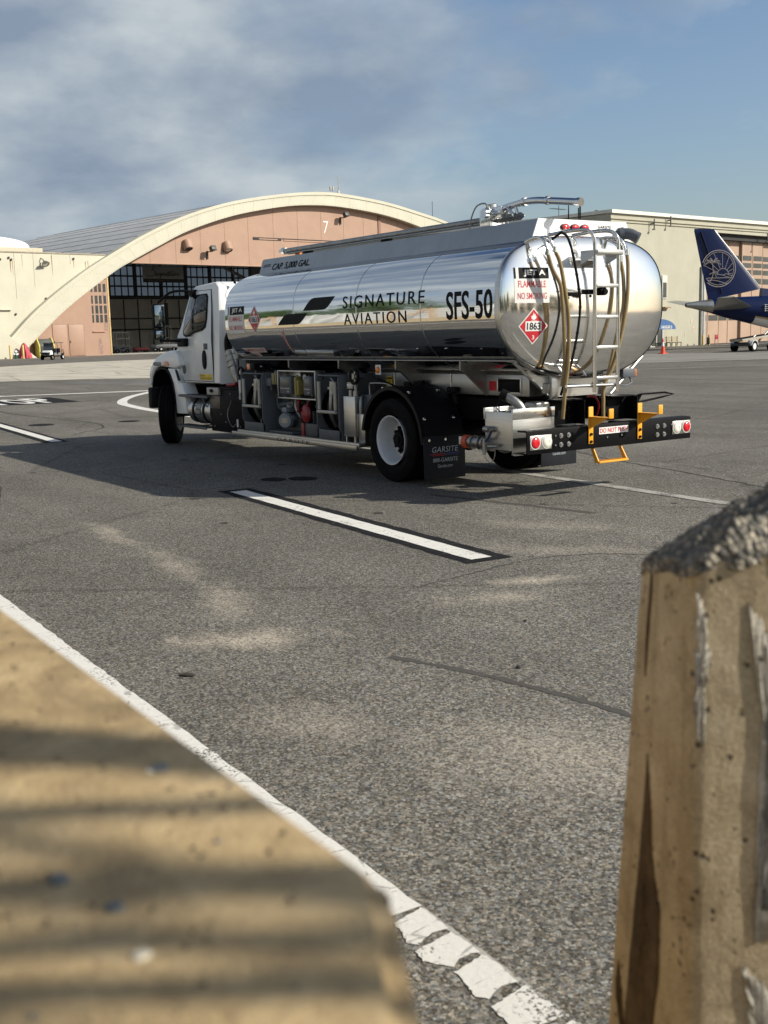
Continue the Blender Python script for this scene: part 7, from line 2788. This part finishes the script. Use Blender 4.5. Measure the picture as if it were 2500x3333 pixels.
def dense(P, n):
    out = []
    for i, a in enumerate(P):
        c = P[(i + 1) % len(P)]
        kk = max(1, int(math.dist(a, c) / n))
        out += [(a[0] + (c[0] - a[0]) * j / kk, a[1] + (c[1] - a[1]) * j / kk) for j in range(kk)]
    return out


m = MB()
secs = [[(x, y, z) for x, y in dense(plan(z), 0.03)] for z in (0, 0.3, 0.6, 0.85, 1.0, 1.1, 1.2, 1.3, 1.4)]
n0 = len(secs[0])
dp = dense(plan(1.5), 0.03)
n1 = min(len(s_) for s_ in secs + [dp])


def resample(P, n):
    L = [0]
    Q = P + [P[0]]
    for a, c in zip(Q, Q[1:]):
        L.append(L[-1] + math.dist(a, c))
    out, j = [], 0
    for i in range(n):
        d = L[-1] * i / n
        while L[j + 1] < d:
            j += 1
        f_ = (d - L[j]) / max(1e-9, L[j + 1] - L[j])
        out.append(tuple(Q[j][t_] + (Q[j + 1][t_] - Q[j][t_]) * f_ for t_ in range(len(Q[j]))))
    return out


NB = 420
secs = [[(x, y, z) for x, y in resample(plan(z), NB)] for z in (0, 0.35, 0.7, 0.9, 1.05, 1.15, 1.25, 1.35, 1.42)]
tp_ = resample(plan(1.5), NB)
edge_z = [1.498 + 0.24 * max(0, -10.216 - (x + O.x)) + 0.010 * rnoise(x, y, 0.3) for x, y in tp_]
secs.append([(x, y, z - 0.024) for (x, y), z in zip(tp_, edge_z)])
m.loft(secs, cap=False)
m.build('block', CONC2, rb_, angle=40)
m = MB()
cx, cy = -10.50 - O.x, 7.38 - O.y
rings = []
for k in range(90):
    u = k / 89
    sc = 1.0 + 0.006 - u * 0.97
    ring_ = []
    for (x, y), ez in zip(tp_, edge_z):
        px, py = cx + (x - cx) * sc, cy + (y - cy) * sc
        amp = min(1.0, u * 6 + 0.25)
        z = ez - 0.016 + 0.20 * (1 - (1 - u) ** 2.2) * 0.80 + amp * 0.024 * rnoise(px, py, 1.7)
        ring_.append((px + 0.004 * rnoise(px * 3, py, 2), py + 0.004 * rnoise(px, py * 3, 4), z))
    rings.append(ring_)
m.loft([[(x, y, z - 0.016) for x, y, z in rings[0]]] + rings)
m.build('broken_top', pebble_mat(), rb_, angle=60)
# broken arris, key slot and a hollow, each a rough scar on the faces
fA = lambda t_, z, e=0.0: Vector((-10.216 + (1.5 - z) * 0.068 * (1 - t_) + (-10.385 + 10.216) * t_ - O.x, 7.80 + (1.5 - z) * 0.0136 * (1 - t_) + 0.10 * t_ - O.y, z)) + Vector((0.51, 0.86, 0)) * e
fB = lambda t_, z, e=0.0: Vector((-10.395 - 0.36 * t_ - O.x, 7.898 - 0.4155 * t_ - O.y, z)) + Vector((-0.755, 0.656, 0)) * e


def scar(fm, pts, mat, name, e=0.004, depth=0.0):
    """irregular patch lying just proud of a face, its middle raised or sunk"""
    rnd_ = random.Random(name + str(pts[0]))
    P = []
    for i, a in enumerate(pts):
        c = pts[(i + 1) % len(pts)]
        for j in range(9):
            f_ = j / 9
            P.append((a[0] + (c[0] - a[0]) * f_ + rnd_.uniform(-0.004, 0.004), a[1] + (c[1] - a[1]) * f_ + rnd_.uniform(-0.006, 0.006)))
    c_ = (sum(p[0] for p in P) / len(P), sum(p[1] for p in P) / len(P))
    m = MB()
    secs = [[fm(p[0], p[1], -0.002) for p in P], [fm(p[0], p[1], 0.0015) for p in P]]
    for k in (0.85, 0.65, 0.4, 0.1):
        secs.append([fm(c_[0] + (p[0] - c_[0]) * k, c_[1] + (p[1] - c_[1]) * k, 0.0015 + e * rnd_.uniform(0.2, 1.0) * (1 - k * 0.5)) for p in P])
    m.loft(secs)
    return m.build(name, mat, rb_, angle=180)


PALEC = concrete_block_mat('fresh_broken_concrete', (0.42, 0.39, 0.33), (0.24, 0.22, 0.19), (0.60, 0.57, 0.50))
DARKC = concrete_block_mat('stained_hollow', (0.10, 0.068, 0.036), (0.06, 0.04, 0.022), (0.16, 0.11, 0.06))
scar(fB, [(-0.008, 1.49), (0.010, 1.46), (0.022, 1.41), (0.012, 1.36), (0.012, 1.30), (-0.005, 1.31), (-0.008, 1.40)], PALEC, 'chipped_edge', 0.0015)
scar(fB, [(0.10, 1.47), (0.135, 1.44), (0.16, 1.40), (0.20, 1.3), (0.20, 1.06), (0.128, 1.05), (0.125, 1.2), (0.13, 1.36)], PALEC, 'key_slot', 0.002)
scar(fB, [(0.142, 1.38), (0.18, 1.36), (0.185, 1.22), (0.18, 1.09), (0.140, 1.09), (0.138, 1.24)], ROUGHC, 'key_slot_core', 0.004)
scar(fB, [(0.105, 1.02), (0.15, 1.0), (0.2, 0.93), (0.2, 0.84), (0.14, 0.86), (0.12, 0.95)], PALEC, 'chipped_edge', 0.002)
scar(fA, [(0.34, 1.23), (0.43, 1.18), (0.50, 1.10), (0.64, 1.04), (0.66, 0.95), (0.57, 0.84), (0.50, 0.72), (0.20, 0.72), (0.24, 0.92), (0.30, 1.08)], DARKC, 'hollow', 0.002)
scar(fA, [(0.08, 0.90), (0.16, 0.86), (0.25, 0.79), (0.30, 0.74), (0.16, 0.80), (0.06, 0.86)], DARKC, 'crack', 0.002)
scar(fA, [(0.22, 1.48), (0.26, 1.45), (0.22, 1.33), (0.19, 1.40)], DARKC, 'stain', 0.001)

# ================================================================== what stands behind the camera (seen mirrored in the tank), then added shade casters
# blast fence of pale corrugated sheet along the taxi lane
FEN = M('pale_corrugated_steel', (0.60, 0.61, 0.60), 0.5, 0.1, 0.08, 1.0)
fn_ = thing('blast_fence', 'long pale corrugated blast fence mirrored in the side of the tank', 'fence', (10, 10.6, 0))
m = MB()
pf = []
for k in range(0, 93):
    z = 0.3 + k * 0.024
    pf.append((0.04 * math.sin(2 * PI * z / 0.19), z))
m.loft([[(-19.5, y, z) for y, z in pf] + [(-19.5, y + 0.03, z) for y, z in pf[::-1]], [(30, y, z) for y, z in pf] + [(30, y + 0.03, z) for y, z in pf[::-1]]])
m.build('corrugated_sheet', FEN, fn_, angle=80)
RUSTY = M('rusty_brace', (0.42, 0.27, 0.14), 0.75, 0, 0.25, 3)
for k in range(12):
    x = -19 + k * 4.1
    m = MB()
    m.box(x - 0.06, x + 0.06, -0.14, -0.05, 0.0, 2.6, 0.01)
    for dx, sg in ((0.5, 1), (1.5, -1)):
        m.tube(smooth_path([(x + dx + 0.35 * sg, -0.75, 0.02), (x + dx + 0.2 * sg, -0.62, 1.2), (x + dx, -0.40, 1.9), (x + dx - 0.12 * sg, -0.14, 2.4), (x + dx - 0.1 * sg, -0.08, 2.62)]), 0.06, 8)
    m.build('brace', RUSTY if k % 2 else FEN, fn_)
sheet('verge', [(-60, 9.6), (90, 9.6), (90, 18), (-60, 18)], 0.004, concrete_mat('sandy_verge', (0.30, 0.27, 0.20), 0.8))

# trees: trunk with limbs, crown of small leaf faces in uneven clumps
BARK = M('tree_bark', (0.10, 0.075, 0.05), 0.9, 0, 0.3, 6)


def leaf_mat():
    m, t, b = new_mat('leaf_green')
    n = t.noise(t.coord(), 1.1, 4, 0.6)
    n2 = t.noise(t.coord(), 9, 3, 0.6)
    c = t.ramp(t.math('ADD', t.math('MULTIPLY', n, 0.6), t.math('MULTIPLY', n2, 0.4)), [(0.3, (0.018, 0.045, 0.012)), (0.5, (0.04, 0.085, 0.02)), (0.7, (0.08, 0.13, 0.035))])
    t.put(b.inputs['Base Color'], c)
    b.inputs['Roughness'].default_value = 0.6
    return m


LEAF = leaf_mat()


def make_tree(seed, h, w, leaves, ls, tk=1.0):
    rnd = random.Random(seed)
    trunk = MB()
    trunk.tube(smooth_path([(0, 0, 0), (0.05 * w, 0.02 * w, h * 0.25), (-0.02 * w, 0.04 * w, h * 0.5), (0.02 * w, 0, h * 0.8)], 4), 0.1, 8, rads=[h * 0.03 * tk * (1 - 0.055 * i) for i in range(13)])
    crown = MB()
    cl = []
    for i in range(16):
        a = rnd.uniform(0, 2 * PI)
        u = rnd.uniform(0.25, 1.0)
        rad = w * 0.5 * math.sqrt(rnd.random()) * math.sin(PI * min(0.92, max(0.15, u))) ** 0.6
        c = Vector((rad * math.cos(a), rad * math.sin(a), h * (0.18 + 0.76 * u)))
        cl.append((c, w * rnd.uniform(0.13, 0.26)))
        s = Vector((0, 0, h * (0.18 + 0.4 * u)))
        trunk.tube([s, s.lerp(c, 0.5) + Vector((0, 0, 0.04 * h)), c], 0.04, 5, rads=[h * 0.010 * tk, h * 0.007 * tk, h * 0.003])
    verts, faces = [], []
    for i in range(leaves):
        c, r_ = rnd.choice(cl)
        d = Vector((rnd.gauss(0, 1), rnd.gauss(0, 1), rnd.gauss(0, 0.8))).normalized() * r_ * rnd.uniform(0.45, 1.12)
        p = c + d
        q = Vector((rnd.gauss(0, 1), rnd.gauss(0, 1), rnd.gauss(0, 1))).normalized()
        s_ = q.orthogonal().normalized() * ls * rnd.uniform(0.6, 1.3)
        t_ = q.cross(s_).normalized() * ls * rnd.uniform(0.35, 0.6)
        k = len(verts)
        verts += [p - s_, p + t_, p + s_, p - t_]
        faces.append((k, k + 1, k + 2, k + 3))
    me = bpy.data.meshes.new('crown')
    me.from_pydata([tuple(v) for v in verts], [], faces)
    me.materials.append(LEAF)
    return trunk, me


def tree_thing(name, seed, h, w, leaves, ls, label, group, tk=1.0):
    t_ = thing(name, label, 'tree', (0, 0, 0), 0, group)
    tr, me = make_tree(seed, h, w, leaves, ls, tk)
    tr.build('trunk', BARK, t_)
    cr_ = bpy.data.objects.new('crown', me)
    COL.objects.link(cr_)
    cr_.parent = t_
    return t_


TG = 'trees beyond the blast fence, mirrored in the tank'
TL = 'leafy green tree beyond the apron, one of the dark band mirrored in the tank'
protos = [tree_thing('broadleaf_tree', 3, 7.0, 8, 2600, 0.26, TL, TG), tree_thing('broadleaf_tree', 9, 6.2, 9, 2600, 0.26, TL, TG)]
rnd = random.Random(4)
spots = [(-46 + 7.6 * k + rnd.uniform(-1.5, 1.5), 36 + rnd.uniform(-4, 5)) for k in range(17)] +         [(-95 + rnd.uniform(-6, 6), -66 + 8.5 * k + rnd.uniform(-2, 2)) for k in range(16)]
for i, (x, y) in enumerate(spots):
    sc = rnd.uniform(0.85, 1.25)
    if i < 2:
        protos[i].location = (x, y, 0)
        protos[i].rotation_euler = (0, 0, rnd.uniform(0, 6))
    else:
        dup(protos[i % 2], (x, y, 0), rnd.uniform(0, 6.28), None, (sc, sc, sc * rnd.uniform(0.85, 1.1)))
# terminal with brick-red and white storeys
tm = thing('terminal_building', 'long red and white terminal building mirrored above the lettering on the tank', 'building', (-25, 120, 0))
m = MB()
m.box(-60, 60, 0, 25, 0, 24)
m.build('wall', M('red_terminal_wall', (0.36, 0.15, 0.10), 0.8, 0, 0.1, 0.3), tm, smooth=False)
for k in range(4):
    m = MB()
    m.box(-60.2, 60.2, -0.6, 0, 7.4 + k * 4.6, 9.2 + k * 4.6)
    m.build('white_band', M('white_terminal_band', (0.66, 0.65, 0.60), 0.7), tm, smooth=False)
for k in range(20):
    m = MB()
    m.box(-58 + k * 6, -54 + k * 6, -0.1, 0.1, 14.2, 16.2)
    m.box(-58 + k * 6, -54 + k * 6, -0.1, 0.1, 18.8, 20.8)
    m.build('window', WINDK, tm, smooth=False)
m = MB()
m.box(-61, 61, -1.5, 26, 24, 24.8)
m.build('roof', M('white_terminal_band'), tm, smooth=False)
# unseen small tree added to throw branch shade across the near barrier
sp_ = tree_thing('shade_sapling', 31, 5.6, 3.0, 70, 0.06, 'unseen leafy young tree added right of the camera to shade the near barrier', None, 0.32)
sp_.location = (-14.05, 6.0, 0)

# unseen slat panel added beside the camera to stripe the near barrier
sf = thing('shade_slat_panel', 'unseen slatted panel added right of the camera to stripe the near barrier with shade', 'fence', (-12.32, 7.36, 0), math.atan2(-0.83, -0.56))
m = MB()
for x in (-0.95, 0.95):
    m.box(x - 0.03, x + 0.03, -0.03, 0.03, 0, 4.4, 0.005)
m.build('post', STEELD, sf)
rnd = random.Random(8)
z = 1.85
while z < 4.35:
    h_ = rnd.choice((0.016, 0.03, 0.045, 0.024))
    a0 = rnd.uniform(-0.95, -0.3)
    a1 = rnd.uniform(0.4, 0.95)
    tl_, sg_ = rnd.uniform(-0.05, 0.05), rnd.uniform(-0.03, 0.03)
    P = [(a0 + (a1 - a0) * j / 10, z + tl_ * (j / 10 - 0.5) + sg_ * math.sin(PI * j / 10) + rnd.uniform(-0.008, 0.008)) for j in range(11)]
    m = MB()
    m.prism(P + [(x_, z_ + h_ * rnd.uniform(0.6, 1.3)) for x_, z_ in P[::-1]], 'y', -0.008, 0.008)
    if rnd.random() < 0.72:
        m.build('slat', WOODB, sf)
    z += h_ + rnd.uniform(0.035, 0.11)

lf_ = thing('fallen_leaf', 'small dark dry leaf lying by the white edge line', 'leaf', (-5.80, 6.55, 0.0), 0.6)
m = MB()
P = [(0.05 * math.cos(2 * PI * j / 16), 0.02 * math.sin(2 * PI * j / 16) * (1 + 0.3 * (j % 2))) for j in range(16)]
m.loft([[(x_, y_, 0.004 + 0.25 * abs(y_)) for x_, y_ in P], [(x_ * 0.3, y_ * 0.3, 0.012) for x_, y_ in P]])
m.tube([(0.045, 0, 0.008), (0.085, 0.012, 0.012)], 0.002, 5)
m.build('blade', M('dry_leaf', (0.035, 0.028, 0.02), 0.8), lf_)
for x_, y_, r_, lab in ((-6.82, 5.08, 0.016, 'small black pebble on the asphalt before the right barrier'), (-6.1, 4.4, 0.012, 'tiny dark stone on open asphalt nearer the truck')):
    pb = thing('pebble', lab, 'stone', (x_, y_, 0), 0)
    m = MB()
    m.lathe([(0, r_ * 0.7), (r_ * 0.4, r_), (r_ * 0.9, r_ * 0.6), (r_ * 1.05, 0)], (0, 0, 0), (0, 0, 1), 9)
    m.build('stone', DARKI, pb, angle=20)
